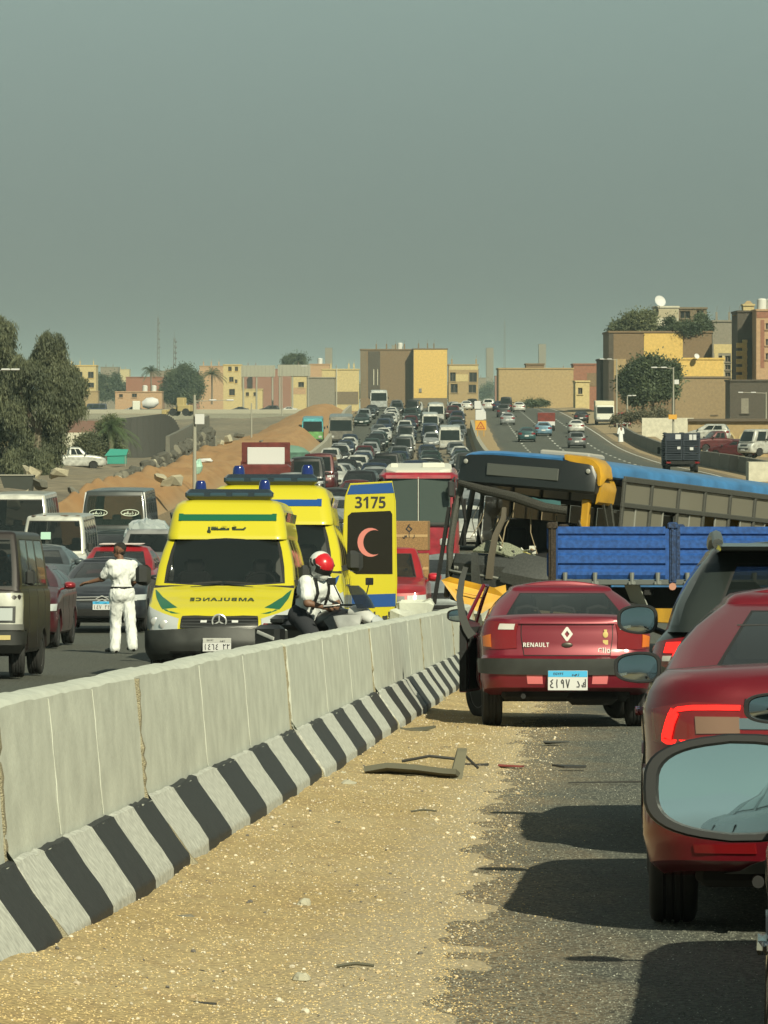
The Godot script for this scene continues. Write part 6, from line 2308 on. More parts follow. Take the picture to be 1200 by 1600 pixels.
func coach() -> void:
	var o := thing("coach","red coach with white roof and split windscreen behind the open ambulance door","bus",atu(141.0,655,181.0))
	var red := paint("coach_red",0.34,0.012,0.03,0.0)
	var L := 11.0
	var H := 3.0
	var g := Geo.new()
	var rings := []
	# body below the screen and the back of the bus
	for q in [[-5.5,0.95,1.15],[-5.42,1.12,1.2],[-5.2,1.22,1.22],[-4.9,1.25,1.25],[5.5,1.25,1.25]]:
		rings.append(PackedVector3Array([Vector3(-q[1],0.35,q[0]),Vector3(q[1],0.35,q[0]),Vector3(q[1],0.8,q[0]),Vector3(q[1]*0.99,q[2] + 0.1,q[0] + 0.03),Vector3(-q[1]*0.99,q[2] + 0.1,q[0] + 0.03),Vector3(-q[1],0.8,q[0])]))
	g.loft(rings)
	obj("body",g,red,o,30)
	g = Geo.new()
	rings = []
	for q in [[-5.28,0.98,0.0],[-5.2,1.1,0.0],[-5.0,1.2,0.0],[5.4,1.2,0.0]]:
		rings.append(PackedVector3Array([Vector3(-q[1],2.66,q[0]),Vector3(q[1],2.66,q[0]),Vector3(q[1],2.76,q[0] + 0.03),Vector3(q[1]*0.92,2.84,q[0] + 0.12),Vector3(-q[1]*0.92,2.84,q[0] + 0.12),Vector3(-q[1],2.76,q[0] + 0.03)]))
	g.loft(rings)
	obj("brow",g,red,o,30)
	g = Geo.new()
	rings = []
	for q in [[-4.9,0.7,2.9],[-4.6,0.98,2.96],[-4.0,1.02,2.99],[5.3,1.02,2.99]]:
		rings.append(PackedVector3Array([Vector3(-q[1],2.8,q[0]),Vector3(q[1],2.8,q[0]),Vector3(q[1],q[2] - 0.05,q[0]),Vector3(q[1]*0.9,q[2],q[0]),Vector3(-q[1]*0.9,q[2],q[0]),Vector3(-q[1],q[2] - 0.05,q[0])]))
	g.loft(rings)
	obj("roof",g,mat("roof_white",0.55,0.54,0.48,0.6),o,30)
	g = Geo.new()
	g.box(Vector3(-0.45,3.04,-3.9),Vector3(0.7,0.16,0.5),0.03)
	g.box(Vector3(0.75,3.03,-3.9),Vector3(0.25,0.14,0.3),0.03)
	obj("roof_unit",g,mat("roof_white"),o)
	for sx in [-1.0,1.0]:
		g = Geo.new()
		g.loft([PackedVector3Array([Vector3(sx*0.03,1.33,-5.47),Vector3(sx*1.0,1.33,-5.36),Vector3(sx*1.0,1.33,-5.3),Vector3(sx*0.03,1.33,-5.4)]),PackedVector3Array([Vector3(sx*0.03,2.68,-5.25),Vector3(sx*0.98,2.68,-5.14),Vector3(sx*0.98,2.68,-5.1),Vector3(sx*0.03,2.68,-5.2)])])
		obj("windscreen",g,mat("coach_glass",0.05,0.065,0.06,0.06),o)
		g = Geo.new()
		g.bar(Vector3(sx*1.02,1.3,-5.36),Vector3(sx*1.0,2.7,-5.13),0.08,0.08)
		obj("corner_post",g,red,o)
		g = Geo.new()
		g.bar(Vector3(sx*1.1,2.7,-5.3),Vector3(sx*1.02,2.6,-5.6),0.04,0.04)
		g.box(Vector3(sx*1.0,2.35,-5.65),Vector3(0.22,0.5,0.12),0.05)
		obj("hanging_mirror",g,mat("mirror_black"),o)
		g = Geo.new()
		g.box(Vector3(sx*0.85,0.75,-5.5),Vector3(0.4,0.2,0.06),0.03)
		obj("headlight",g,mat("headlight_glass"),o)
		g = Geo.new()
		g.box(Vector3(sx*1.21,2.0,0.1),Vector3(0.03,1.25,10.2),0.01)
		obj("side_window",g,darkglass(),o)
		for z in [-3.2,2.8]: wheel(o,Vector3(sx*1.1,0.48,z),0.48,0.27,sx < 0,true)
	g = Geo.new()
	g.bar(Vector3(0,1.3,-5.48),Vector3(0,2.7,-5.25),0.035,0.03)
	obj("centre_bar",g,mat("alu"),o)
	g = Geo.new()
	g.box(Vector3(0,1.98,5.4),Vector3(2.3,1.5,0.05),0.02)
	obj("rear_wall",g,red,o)
	g = Geo.new()
	g.box(Vector3(0.0,1.28,-5.52),Vector3(2.0,0.1,0.05),0.02)
	obj("wiper_panel",g,mat("bumper_dark"),o)
# ------------------------------------------------------------------ buildings
func wall_tex() -> ImageTexture: return noise_tex("wallstain",0.03,5,0.86,1.0,512)
func wallm(key: String,r: float,g: float,b: float) -> StandardMaterial3D:
	return mat("wall_" + key,r,g,b,0.92,0.0,{"tex": wall_tex(),"scale": 0.12,"bump": noise_tex("grit",0.3,2,0.0,1.0,512,1.0,FastNoiseLite.TYPE_VALUE),"bscale": 0.6})
# a block surveyed by its edges in pixels at distance t; wins are window openings in the same pixels
func block(called: String,label: String,cat: String,u0: float,u1: float,v0: float,v1: float,t: float,depth: float,m: Material,o := {}) -> Node3D:
	var a := spot(u0,v1,t)
	var b := spot(u1,v0,t)
	var w := b.x - a.x
	var h := b.y - a.y
	var n := thing(called,label,cat,Transform3D(Basis(Vector3.UP,deg_to_rad(o.get("yaw",0.0))),Vector3((a.x + b.x)*0.5,a.y,-t)),o.get("group",""))
	fill_block(n,w,h,depth,m,o,u0,u1,v0,v1,t)
	return n
func fill_block(n: Node3D,w: float,h: float,depth: float,m: Material,o: Dictionary,u0: float,u1: float,v0: float,v1: float,t: float) -> void:
	var below: float = o.get("below",6.0)
	var g := Geo.new()
	# front wall pieced round its openings so that windows are real holes
	var wins: Array = o.get("wins",[])
	var xs: Array[float] = [-w*0.5,w*0.5]
	var ys: Array[float] = [-below,h]
	var rects := []
	var k := t/7000.0
	for q in wins:
		var r := [(q[0] - (u0 + u1)*0.5)*k,(q[1] - (u0 + u1)*0.5)*k,(v1 - q[3])*k,(v1 - q[2])*k]
		rects.append(r)
		xs.append(r[0]); xs.append(r[1]); ys.append(r[2]); ys.append(r[3])
	xs.sort(); ys.sort()
	var th := 0.35
	for i in xs.size() - 1:
		for j in ys.size() - 1:
			if xs[i + 1] - xs[i] < 0.01 or ys[j + 1] - ys[j] < 0.01: continue
			var cx := (xs[i] + xs[i + 1])*0.5
			var cy := (ys[j] + ys[j + 1])*0.5
			var hole := false
			for r in rects:
				if cx > r[0] and cx < r[1] and cy > r[2] and cy < r[3]: hole = true
			if hole: continue
			g.quad(Vector3(xs[i],ys[j],0),Vector3(xs[i + 1],ys[j],0),Vector3(xs[i + 1],ys[j + 1],0),Vector3(xs[i],ys[j + 1],0))
	g.flip_to(0,Vector3.BACK)
	for r in rects:
		var st := g.v.size()
		for e in [[0,2,1,2],[1,2,1,3],[1,3,0,3],[0,3,0,2]]:
			g.quad(Vector3(r[e[0]],r[e[1]],0),Vector3(r[e[2]],r[e[3]],0),Vector3(r[e[2]],r[e[3]],-th),Vector3(r[e[0]],r[e[1]],-th))
	# sides, back, roof
	var W := w*0.5
	var st2 := g.v.size()
	var c0 := [Vector3(-W,-below,0),Vector3(-W,-below,-depth),Vector3(W,-below,-depth),Vector3(W,-below,0)]
	for i in 3:
		g.quad(c0[i],c0[i + 1],c0[i + 1] + Vector3(0,h + below,0),c0[i] + Vector3(0,h + below,0))
	g.quad(Vector3(-W,h,0),Vector3(W,h,0),Vector3(W,h,-depth),Vector3(-W,h,-depth))
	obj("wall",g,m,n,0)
	if o.get("parapet",true):
		var pr := Geo.new()
		pr.box(Vector3(0,h + 0.12,0.02),Vector3(w + 0.1,0.25,0.3))
		pr.box(Vector3(-W,h + 0.12,-depth*0.5),Vector3(0.3,0.25,depth - 0.4))
		pr.box(Vector3(W,h + 0.12,-depth*0.5),Vector3(0.3,0.25,depth - 0.4))
		obj("parapet",pr,o.get("pm",m),n,0)
	for r in rects:
		var ww: float = r[1] - r[0]
		var hh: float = r[3] - r[2]
		var c := Vector3((r[0] + r[1])*0.5,(r[2] + r[3])*0.5,-th*0.75)
		var wn := holder("window",n,Transform3D(Basis(),c))
		var f := Geo.new()
		f.box(Vector3(0,0,-0.06),Vector3(ww,hh,0.04))
		obj("pane",f,mat("window_dark",0.016,0.018,0.018,0.25),wn)
		f = Geo.new()
		for e in [[0,hh*0.5 - 0.05,ww,0.1],[0,-hh*0.5 + 0.05,ww,0.1]]: f.box(Vector3(e[0],e[1],0),Vector3(e[2],e[3],0.08))
		for x in [-ww*0.5 + 0.05,0.0,ww*0.5 - 0.05]: f.box(Vector3(x,0,0),Vector3(0.09,hh - 0.2,0.07))
		obj("frame",f,mat("frame_brown",0.13,0.10,0.07,0.8),wn,0)
		f = Geo.new()
		f.box(Vector3(0,-hh*0.5 - 0.06,th*0.75 + 0.06),Vector3(ww + 0.3,0.12,0.24))
		obj("sill",f,o.get("pm",m),wn,0)
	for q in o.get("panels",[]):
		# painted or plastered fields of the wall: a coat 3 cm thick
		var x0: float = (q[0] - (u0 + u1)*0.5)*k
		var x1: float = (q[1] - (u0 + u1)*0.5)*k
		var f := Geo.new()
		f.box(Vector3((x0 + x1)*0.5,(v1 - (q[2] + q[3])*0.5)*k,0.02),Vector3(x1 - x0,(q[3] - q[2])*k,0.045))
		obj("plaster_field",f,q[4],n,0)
	for q in o.get("cols",[]):
		var f := Geo.new()
		f.box(Vector3((q[0] - (u0 + u1)*0.5)*k,(v1 - (q[1] + q[2])*0.5)*k,0.14),Vector3(q[3]*k,(q[2] - q[1])*k,0.28))
		obj("column",f,q[4],n,0)
	for q in o.get("tanks",[]):
		var f := Geo.new()
		var x: float = (q - (u0 + u1)*0.5)*k
		f.cyl(Vector3(x,h + 0.2,-2.0),Vector3(x,h + 1.5,-2.0),0.65,0.65,12)
		f.ell(Vector3(x,h + 1.5,-2.0),Vector3(0.65,0.25,0.65),12,6)
		obj("water_tank",f,mat("tank_white",0.5,0.5,0.47,0.6),n)
	for q in o.get("stubs",[]):
		# reinforcing stubs left standing on an unfinished roof
		var f := Geo.new()
		var x: float = (q - (u0 + u1)*0.5)*k
		f.box(Vector3(x,h + 0.7,-1.0),Vector3(0.3,1.4,0.3))
		f.cyl(Vector3(x,h + 1.4,-1.0),Vector3(x + 0.1,h + 2.3,-1.0),0.03,0.03,5)
		obj("roof_stub",f,m,n,0)
func buildings() -> void:
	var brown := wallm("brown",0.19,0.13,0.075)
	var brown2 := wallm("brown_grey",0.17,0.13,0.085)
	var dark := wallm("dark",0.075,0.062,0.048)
	var yellow := wallm("yellow",0.62,0.42,0.13)
	var cream := wallm("cream",0.50,0.40,0.20)
	var tan := wallm("tan",0.34,0.245,0.125)
	var pink := wallm("pink",0.42,0.27,0.16)
	var red := wallm("red",0.27,0.12,0.075)
	var white := wallm("white",0.55,0.52,0.42)
	var grey := wallm("grey",0.22,0.20,0.16)
	# beyond the crest of the road
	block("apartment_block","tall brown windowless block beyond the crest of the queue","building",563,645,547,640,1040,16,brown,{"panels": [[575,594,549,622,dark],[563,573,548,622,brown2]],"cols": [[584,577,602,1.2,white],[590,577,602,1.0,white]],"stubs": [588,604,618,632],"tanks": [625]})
	block("apartment_block","yellow plastered block adjoining the tall brown one beyond the crest","building",645.6,699,546,640,1036,15,brown2,{"panels": [[646.5,698.5,546.3,622,yellow]],"wins": [],"stubs": [654,668,678],"cols": [[657,607,613,4,grey]]})
	block("house","grey windowless house left of the tall brown block","building",480,523,591,650,960,12,grey,{})
	block("house","cream house with stepped roof just left of the tall brown block","building",503,561,578,650,990,12,cream,{"panels": [[524,560,612,632,brown2]],"stubs": [517,545,553],"cols": [[526,575,640,1.5,white]]})
	block("house","low pinkish house with cream top behind the roadside boards","building",484,515,570,650,1150,10,pink,{"tanks": [500]})
	block("house","cream frame house with dark open bays right of the yellow block","building",701,747,571,640,1010,10,tan,{"panels": [[702,747,571,578,cream],[712,731,585,596,cream]],"wins": [[703,712,582,596],[733,745,582,597],[704,715,600,614],[732,744,601,614]],"stubs": [706,744]})
	block("house","long low tan house with stepped parapet beside the right-hand road","building",779,896,577,650,800,14,tan,{"panels": [[780,895,578,640,wallm("sandstone",0.37,0.27,0.14)]],"stubs": []})
	block("house","upper storey of brown brick rising from the long tan house","building",822,850,570,578,803,8,brown,{"below": 3.0})
	block("house","red-brown house behind the long tan one","building",896,933,570,650,830,10,red,{"panels": [[917,933,583,604,brown]],"wins": []})
	block("house","small cream house with an arched opening by the white lorry","building",899,921,597,650,700,8,cream,{"wins": [[903,910,606,616]]})
	# the dense group on the right
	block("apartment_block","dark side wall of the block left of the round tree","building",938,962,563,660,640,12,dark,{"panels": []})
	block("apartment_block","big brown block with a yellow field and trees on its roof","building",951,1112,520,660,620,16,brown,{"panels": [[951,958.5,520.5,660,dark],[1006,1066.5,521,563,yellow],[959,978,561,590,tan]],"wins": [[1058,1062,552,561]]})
	block("roof_house","stained cream hut on the roof of the big brown block","building",1023,1060,481,520,626,6,white,{"below": 0.5,"panels": [[1024,1059,483,497,wallm("stain",0.40,0.35,0.24)]],"tanks": []})
	block("roof_house","broken brick upper storey beside the cream roof hut","building",1060.5,1104,483,512,628,6,brown2,{"below": 0.5,"wins": [[1062,1078,486,498],[1088,1099,485,499]]})
	block("house","yellow lower house in front of the big brown block","building",1055,1131,562,660,600,5,cream,{"panels": [[1056,1130,562.5,592,yellow]],"wins": [[1072,1079,581,590],[1090,1100,579,591],[1118,1127,580,590]],"pm": yellow})
	block("house","plain sandy wall of the lowest house right of the round tree","building",1054,1140,591,665,590,6,brown2,{"panels": [[1055,1139,592,664,wallm("sandy",0.27,0.195,0.11)]],"wins": [[1112,1120,624,648]]})
	block("apartment_block","grey unfinished block with arcaded balconies near the right edge","building",1113,1165,503,660,640,12,grey,{"panels": [[1115,1147,538,552,cream],[1116,1122,552,600,cream],[1128,1132,556,600,cream],[1142,1146,552,600,cream]],"wins": [[1123,1128,556,566],[1133,1141,556,566],[1133,1141,570,578],[1133,1141,582,590]],"stubs": [1120,1140,1155]})
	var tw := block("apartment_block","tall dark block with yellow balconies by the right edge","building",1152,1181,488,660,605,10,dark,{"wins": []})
	for i in 5:
		var f := Geo.new()
		var k := 605.0/7000.0
		f.box(Vector3((1158.0 - 1166.5)*k,(660.0 - (540.0 + i*12.5))*k,0.5),Vector3(16*k,8.0*k,1.0),0.03)
		f.box(Vector3((1163.0 - 1166.5)*k,(660.0 - (533.5 + i*12.5))*k,0.4),Vector3(7.5*k,5.0*k,0.8),0.03)
		obj("balcony",f,yellow,tw,0)
	var tt := block("roof_house","little turret with a pyramid cap on the tall dark block","building",1161,1178,478,492,608,3,cream,{"below": 0.5})
	var pf := Geo.new()
	pf.loft([PackedVector3Array([Vector3(-0.85,1.2,0.1),Vector3(0.85,1.2,0.1),Vector3(0.85,1.2,-1.6),Vector3(-0.85,1.2,-1.6)]),PackedVector3Array([Vector3(-0.2,1.9,-0.65),Vector3(0.2,1.9,-0.65),Vector3(0.2,1.9,-0.85),Vector3(-0.2,1.9,-0.85)])])
	obj("cap",pf,tan,tt,0)
	pf = Geo.new()
	pf.box(Vector3(-0.9,-0.1,0.3),Vector3(2.6,0.14,1.6))
	obj("eave",pf,tan,tt,0)
	block("apartment_block","reddish block with brick pilasters at the right edge","building",1181.5,1215,486,660,598,12,pink,{"panels": [[1188,1194,500,575,red],[1204,1208,500,575,red],[1182,1214,487,497,red]],"wins": [[1196,1202,505,515],[1196,1202,530,540],[1196,1202,552,562]],"tanks": [1192,1206]})
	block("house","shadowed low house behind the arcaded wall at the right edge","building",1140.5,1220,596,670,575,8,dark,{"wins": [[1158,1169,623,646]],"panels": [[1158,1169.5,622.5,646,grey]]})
	# the wall with pointed niches
	var aw := block("boundary_wall","long sand-coloured wall with pointed arch niches at the right edge","wall",1075,1300,657,712,430,0.5,tan,{"parapet": false,"below": 3.0,"panels": []})
	var f2 := Geo.new()
	var k2 := 430.0/7000.0
	f2.box(Vector3(0,55.5*k2,0.0),Vector3(226*k2,0.28,0.8),0.03)
	obj("coping",f2,mat("coping_dark",0.09,0.07,0.05,0.9),aw)
	for i in 8:
		var cx := (1122.0 + i*19.5 - 1187.5)*k2
		var ap := PackedVector2Array([Vector2(-0.42,0.0),Vector2(0.42,0.0),Vector2(0.42,1.15),Vector2(0.3,1.5),Vector2(0.0,1.85),Vector2(-0.3,1.5),Vector2(-0.42,1.15)])
		f2 = Geo.new()
		f2.xf = Transform3D(Basis(),Vector3(cx,0.35,0.0))
		f2.prism(ap,0.0,0.06)
		obj("niche",f2,brown2,aw,0)
		f2 = Geo.new()
		f2.xf = Transform3D(Basis(),Vector3(cx,0.35,0.05))
		var e3 := []
		for p in ap: e3.append(p)
		e3.append(ap[0])
		f2.stroke(e3,0.14,0.08)
		obj("niche_frame",f2,cream,aw,0)
	block("boundary_wall","short pale concrete wall between the shoulder and the arcaded wall","wall",1003,1084,653,672,455,0.4,white,{"parapet": false,"below": 1.5})
	block("roadside_hut","white concrete block at the end of the right-hand parapet","wall",1170,1230,722,760,250,2.0,white,{"parapet": false,"below": 1.5})
	# left: houses beyond the dip
	block("house","yellow three-storey house right of the big weeping tree","building",116,150,572,650,1250,10,cream,{"panels": [],"wins": [[121,129,581,590],[137.5,146.5,581,591],[137.5,147,598,606],[121,129,598,606]],"stubs": [111.5,125,146],"pm": yellow})
	block("house","bare brick lower house under the yellow three-storey one","building",128,153,612,650,1200,6,tan,{"wins": [[134,138,617,622]]})
	block("house","low pink house with two small windows left of the date palms","building",180,253,613,650,1100,8,pink,{"wins": [[186,192,616,621],[206,214,615,621]],"tanks": [240,226]})
	block("house","brown brick house behind the low pink one","building",197,255,590,650,1350,8,red,{})
	block("house","yellow four-storey house left of the roadside boards","building",349,377,571,650,1180,9,cream,{"wins": [[356.5,362,573,580],[367,372,573,580],[358,365,589,597],[367,371,593,599],[358,367,608,618]],"panels": [],"pm": yellow})
	block("house","reddish rough house behind the palm left of the yellow four-storey one","building",312,349,573,650,1260,9,pink,{"stubs": [318,330,342]})
	block("house","low yellow house under the left roadside board","building",377,410,609,660,1100,7,cream,{"wins": [[384,389,613,619],[396,401,613,619]]})
	block("house","cream house with balcony seen under the right roadside board","building",455,479,588,650,1080,8,cream,{"panels": [[457,478,606,616,pink]],"wins": [[466,475,597,605]]})
	block("house","yellow balcony house in the gap at the left picture edge","building",-20,18,627,690,520,6,cream,{"wins": [[-6,4,636,646],[-4,10,660,668],[8,14,648,656]]})
	block("shed","long white shed with a brown roof behind the bushes on the left","building",92,146,676,720,470,6,white,{"parapet": false,"wins": [[101,104,680,684],[116,119,680,684],[129,132,680,684]],"panels": []})
	var sr := thing("shed_roof","brown corrugated roof of the long white shed","roof",Transform3D(Basis(),spot(119,676,471)))
	var rf := Geo.new()
	rf.loft([PackedVector3Array([Vector3(-2.0,0.0,0.6),Vector3(2.0,0.0,0.6),Vector3(2.0,0.12,0.6),Vector3(-2.0,0.12,0.6)]),PackedVector3Array([Vector3(-1.8,1.1,-4.0),Vector3(2.2,1.1,-4.0),Vector3(2.2,1.25,-4.0),Vector3(-1.8,1.25,-4.0)])])
	obj("sheet",rf,mat("roof_brown",0.16,0.085,0.06,0.9),sr,0)
	block("shed","small white yard building half hidden by the weeping tree","building",70,118,694,735,400,4,white,{"parapet": false,"wins": [[100,104,702,710],[88,96,700,716]]})
	# hazy skyline
	var rr := RandomNumberGenerator.new()
	rr.seed = 41
	var marks := [[110,"the weeping trees"],[160,"the yellow three-storey house"],[215,"the low pink house"],[255,"the taller lattice mast"],[300,"the wide tree clump"],[348,"the reddish rough house"],[380,"the yellow four-storey house"],[432,"the left roadside board"],[480,"the right roadside board"],[523,"the grey windowless house"],[562,"the stepped cream house"],[645,"the tall brown block"],[702,"the yellow block"],[752,"the frame house"],[800,"the long tan house's left end"],[850,"the middle of the long tan house"],[900,"the long tan house's right end"],[2000,"the red-brown house"]]
	var sk := wallm("skyline",0.21,0.17,0.12)
	for i in 26:
		var u := 60.0 + i*26.0 + rr.randf_range(-9,9) if i < 18 else 705.0 + (i - 18)*34.0 + rr.randf_range(-9,9)
		var w := rr.randf_range(16,38)
		var tq := rr.randf_range(1700,2900)
		var v := rr.randf_range(572,596)
		var ci := rr.randi() % 4
		var behind := ""
		for e in marks:
			if u + w*0.5 < e[0]:
				behind = e[1]
				break
		block("distant_block","hazy %s %s block on the skyline behind %s" % ["%s%s" % [["low","taller","stepped"][i % 3],"" if w > 27.0 else ", narrow"],["tan","cream","reddish","brown"][ci],behind],"building",u,u + w,v,640,tq,14,[sk,cream,red,brown][ci],{"group": "hazy blocks on the skyline","below": 8.0,"stubs": [u + w*0.3,u + w*0.7]})
	for q in [[508,566,3300],[612,562,3500],[760,566,3300],[842,560,3600]]:
		block("distant_tower","pale tower fading into the haze behind " + ["the stepped cream house","the tall brown block","the gap beside the long tan house","the long tan house"][[508,612,760,842].find(q[0])],"building",q[0],q[0] + 11,q[1] - 22,640,q[2],20,sk,{"group": "pale towers in the haze"})
# ------------------------------------------------------------------ trees
func leaf_mesh(kind: String) -> ArrayMesh:
	if texs.has("leaf" + kind): return texs["leaf" + kind]
	var g := Geo.new()
	var rr := RandomNumberGenerator.new()
	rr.seed = kind.hash() & 0xffff
	var n := 16
	for i in n:
		var c := Vector3(rr.randfn(),rr.randfn(),rr.randfn())*0.34
		var d := Vector3(rr.randfn(),rr.randfn(),rr.randfn()).normalized()
		var l := rr.randf_range(0.26,0.42)
		var w := l*0.5
		if kind == "droop":
			d = Vector3(rr.randfn()*0.35,-1.0,rr.randfn()*0.35).normalized()
			l *= 1.5; w = l*0.2
		var s := d.cross(Vector3(rr.randfn(),rr.randfn(),rr.randfn())).normalized()
		g.quad(c,c + d*l*0.45 + s*w*0.5,c + d*l,c + d*l*0.45 - s*w*0.5)
	texs["leaf" + kind] = g.mesh(0.0)
	return texs["leaf" + kind]
# blobs: [centre, radii]; clumps of leaves fill them unevenly
func tree(called: String,label: String,pos: Vector3,blobs: Array,count: int,size: float,kind: String,cols: Array,trunk: Array,group := "",cat := "tree") -> Node3D:
	var o := thing(called,label,cat,Transform3D(Basis(),pos),group)
	var rr := RandomNumberGenerator.new()
	rr.seed = (label.hash() & 0xffff)
	if trunk.size() > 0:
		for tr in trunk:
			var g := Geo.new()
			var rad := []
			for i in tr[1].size(): rad.append(lerpf(tr[0],tr[0]*0.35,float(i)/(tr[1].size() - 1)))
			g.tube(tr[1],rad,7)
			obj("trunk",g,mat("bark",0.16,0.13,0.095,0.95),o)
	var mm := MultiMesh.new()
	mm.transform_format = MultiMesh.TRANSFORM_3D
	mm.use_colors = true
	mm.mesh = leaf_mesh(kind)
	mm.instance_count = count
	var vol := 0.0
	for b in blobs: vol += pow(b[1].x*b[1].y*b[1].z,0.7)
	var nz := FastNoiseLite.new()
	nz.seed = rr.seed
	nz.frequency = 0.55/size*0.5
	for i in count:
		var pick := rr.randf()*vol
		var b: Array = blobs[0]
		for q in blobs:
			pick -= pow(q[1].x*q[1].y*q[1].z,0.7)
			if pick <= 0.0:
				b = q
				break
		var p := Vector3.ZERO
		for tries in 6:
			var d := Vector3(rr.randfn(),rr.randfn(),rr.randfn()).normalized()
			var r := pow(rr.randf(),0.42)
			if rr.randf() < 0.08: r *= 1.12
			p = b[0] + Vector3(d.x*b[1].x,d.y*b[1].y,d.z*b[1].z)*r
			if nz.get_noise_3d(p.x,p.y*(0.5 if kind == "droop" else 1.0),p.z) > -0.02: break
		var s := size*rr.randf_range(0.65,1.25)
		var bs := Basis(Vector3.UP,rr.randf()*TAU)
		if kind != "droop": bs = bs*Basis(Vector3.RIGHT,rr.randf()*TAU)
		mm.set_instance_transform(i,Transform3D(bs.scaled(Vector3.ONE*s),p))
		var c: Color = cols[0].lerp(cols[1],clampf(0.5 + nz.get_noise_3d(p.x*0.7 + 40,p.y*0.7,p.z*0.7)*1.2 + rr.randf_range(-0.25,0.25),0,1))
		mm.set_instance_color(i,c)
	var cr := MultiMeshInstance3D.new()
	cr.name = "crown"
	cr.multimesh = mm
	cr.material_override = mat("leaf",1,1,1,0.7,0.0,{"vcol": true,"back": Color(0.08,0.1,0.03)})
	cr.set_meta("kind","stuff")
	o.add_child(cr)
	return o
func palm(label: String,pos: Vector3,h: float,r: float,col: Color,group := "") -> void:
	var o := thing("date_palm",label,"palm",Transform3D(Basis(),pos),group)
	var g := Geo.new()
	g.tube([Vector3.ZERO,Vector3(0.1,h*0.5,0),Vector3(0.0,h,0)],[0.28,0.22,0.2],8)
	obj("trunk",g,mat("bark"),o)
	var rr := RandomNumberGenerator.new()
	rr.seed = label.hash() & 0xffff
	g = Geo.new()
	for k in 30:
		var a := rr.randf()*TAU
		var el := rr.randf_range(-0.3,1.25)
		var d := Vector3(cos(a)*cos(el),sin(el),sin(a)*cos(el))
		var prev := Vector3(0,h,0)
		var L := r*rr.randf_range(0.8,1.15)
		for j in 7:
			var u := (j + 1)/7.0
			var p := Vector3(0,h,0) + d*L*u + Vector3(0,-0.55*L*u*u,0)
			var ax := (p - prev)
			var s := ax.cross(Vector3.UP).normalized()
			for m in [-1.0,1.0]:
				for e in 3:
					var q := prev.lerp(p,e/3.0)
					var tip: Vector3 = q + s*m*L*0.2*(1.0 - 0.6*u) + ax*0.9 + Vector3(0,-0.1*L,0)
					g.tri(q,q + ax*0.22,tip)
			prev = p
	obj("fronds",g,mat("frond_%.2f" % col.g,col.r,col.g,col.b,0.7,0.0,{"back": Color(0.06,0.08,0.02)}),o,0)
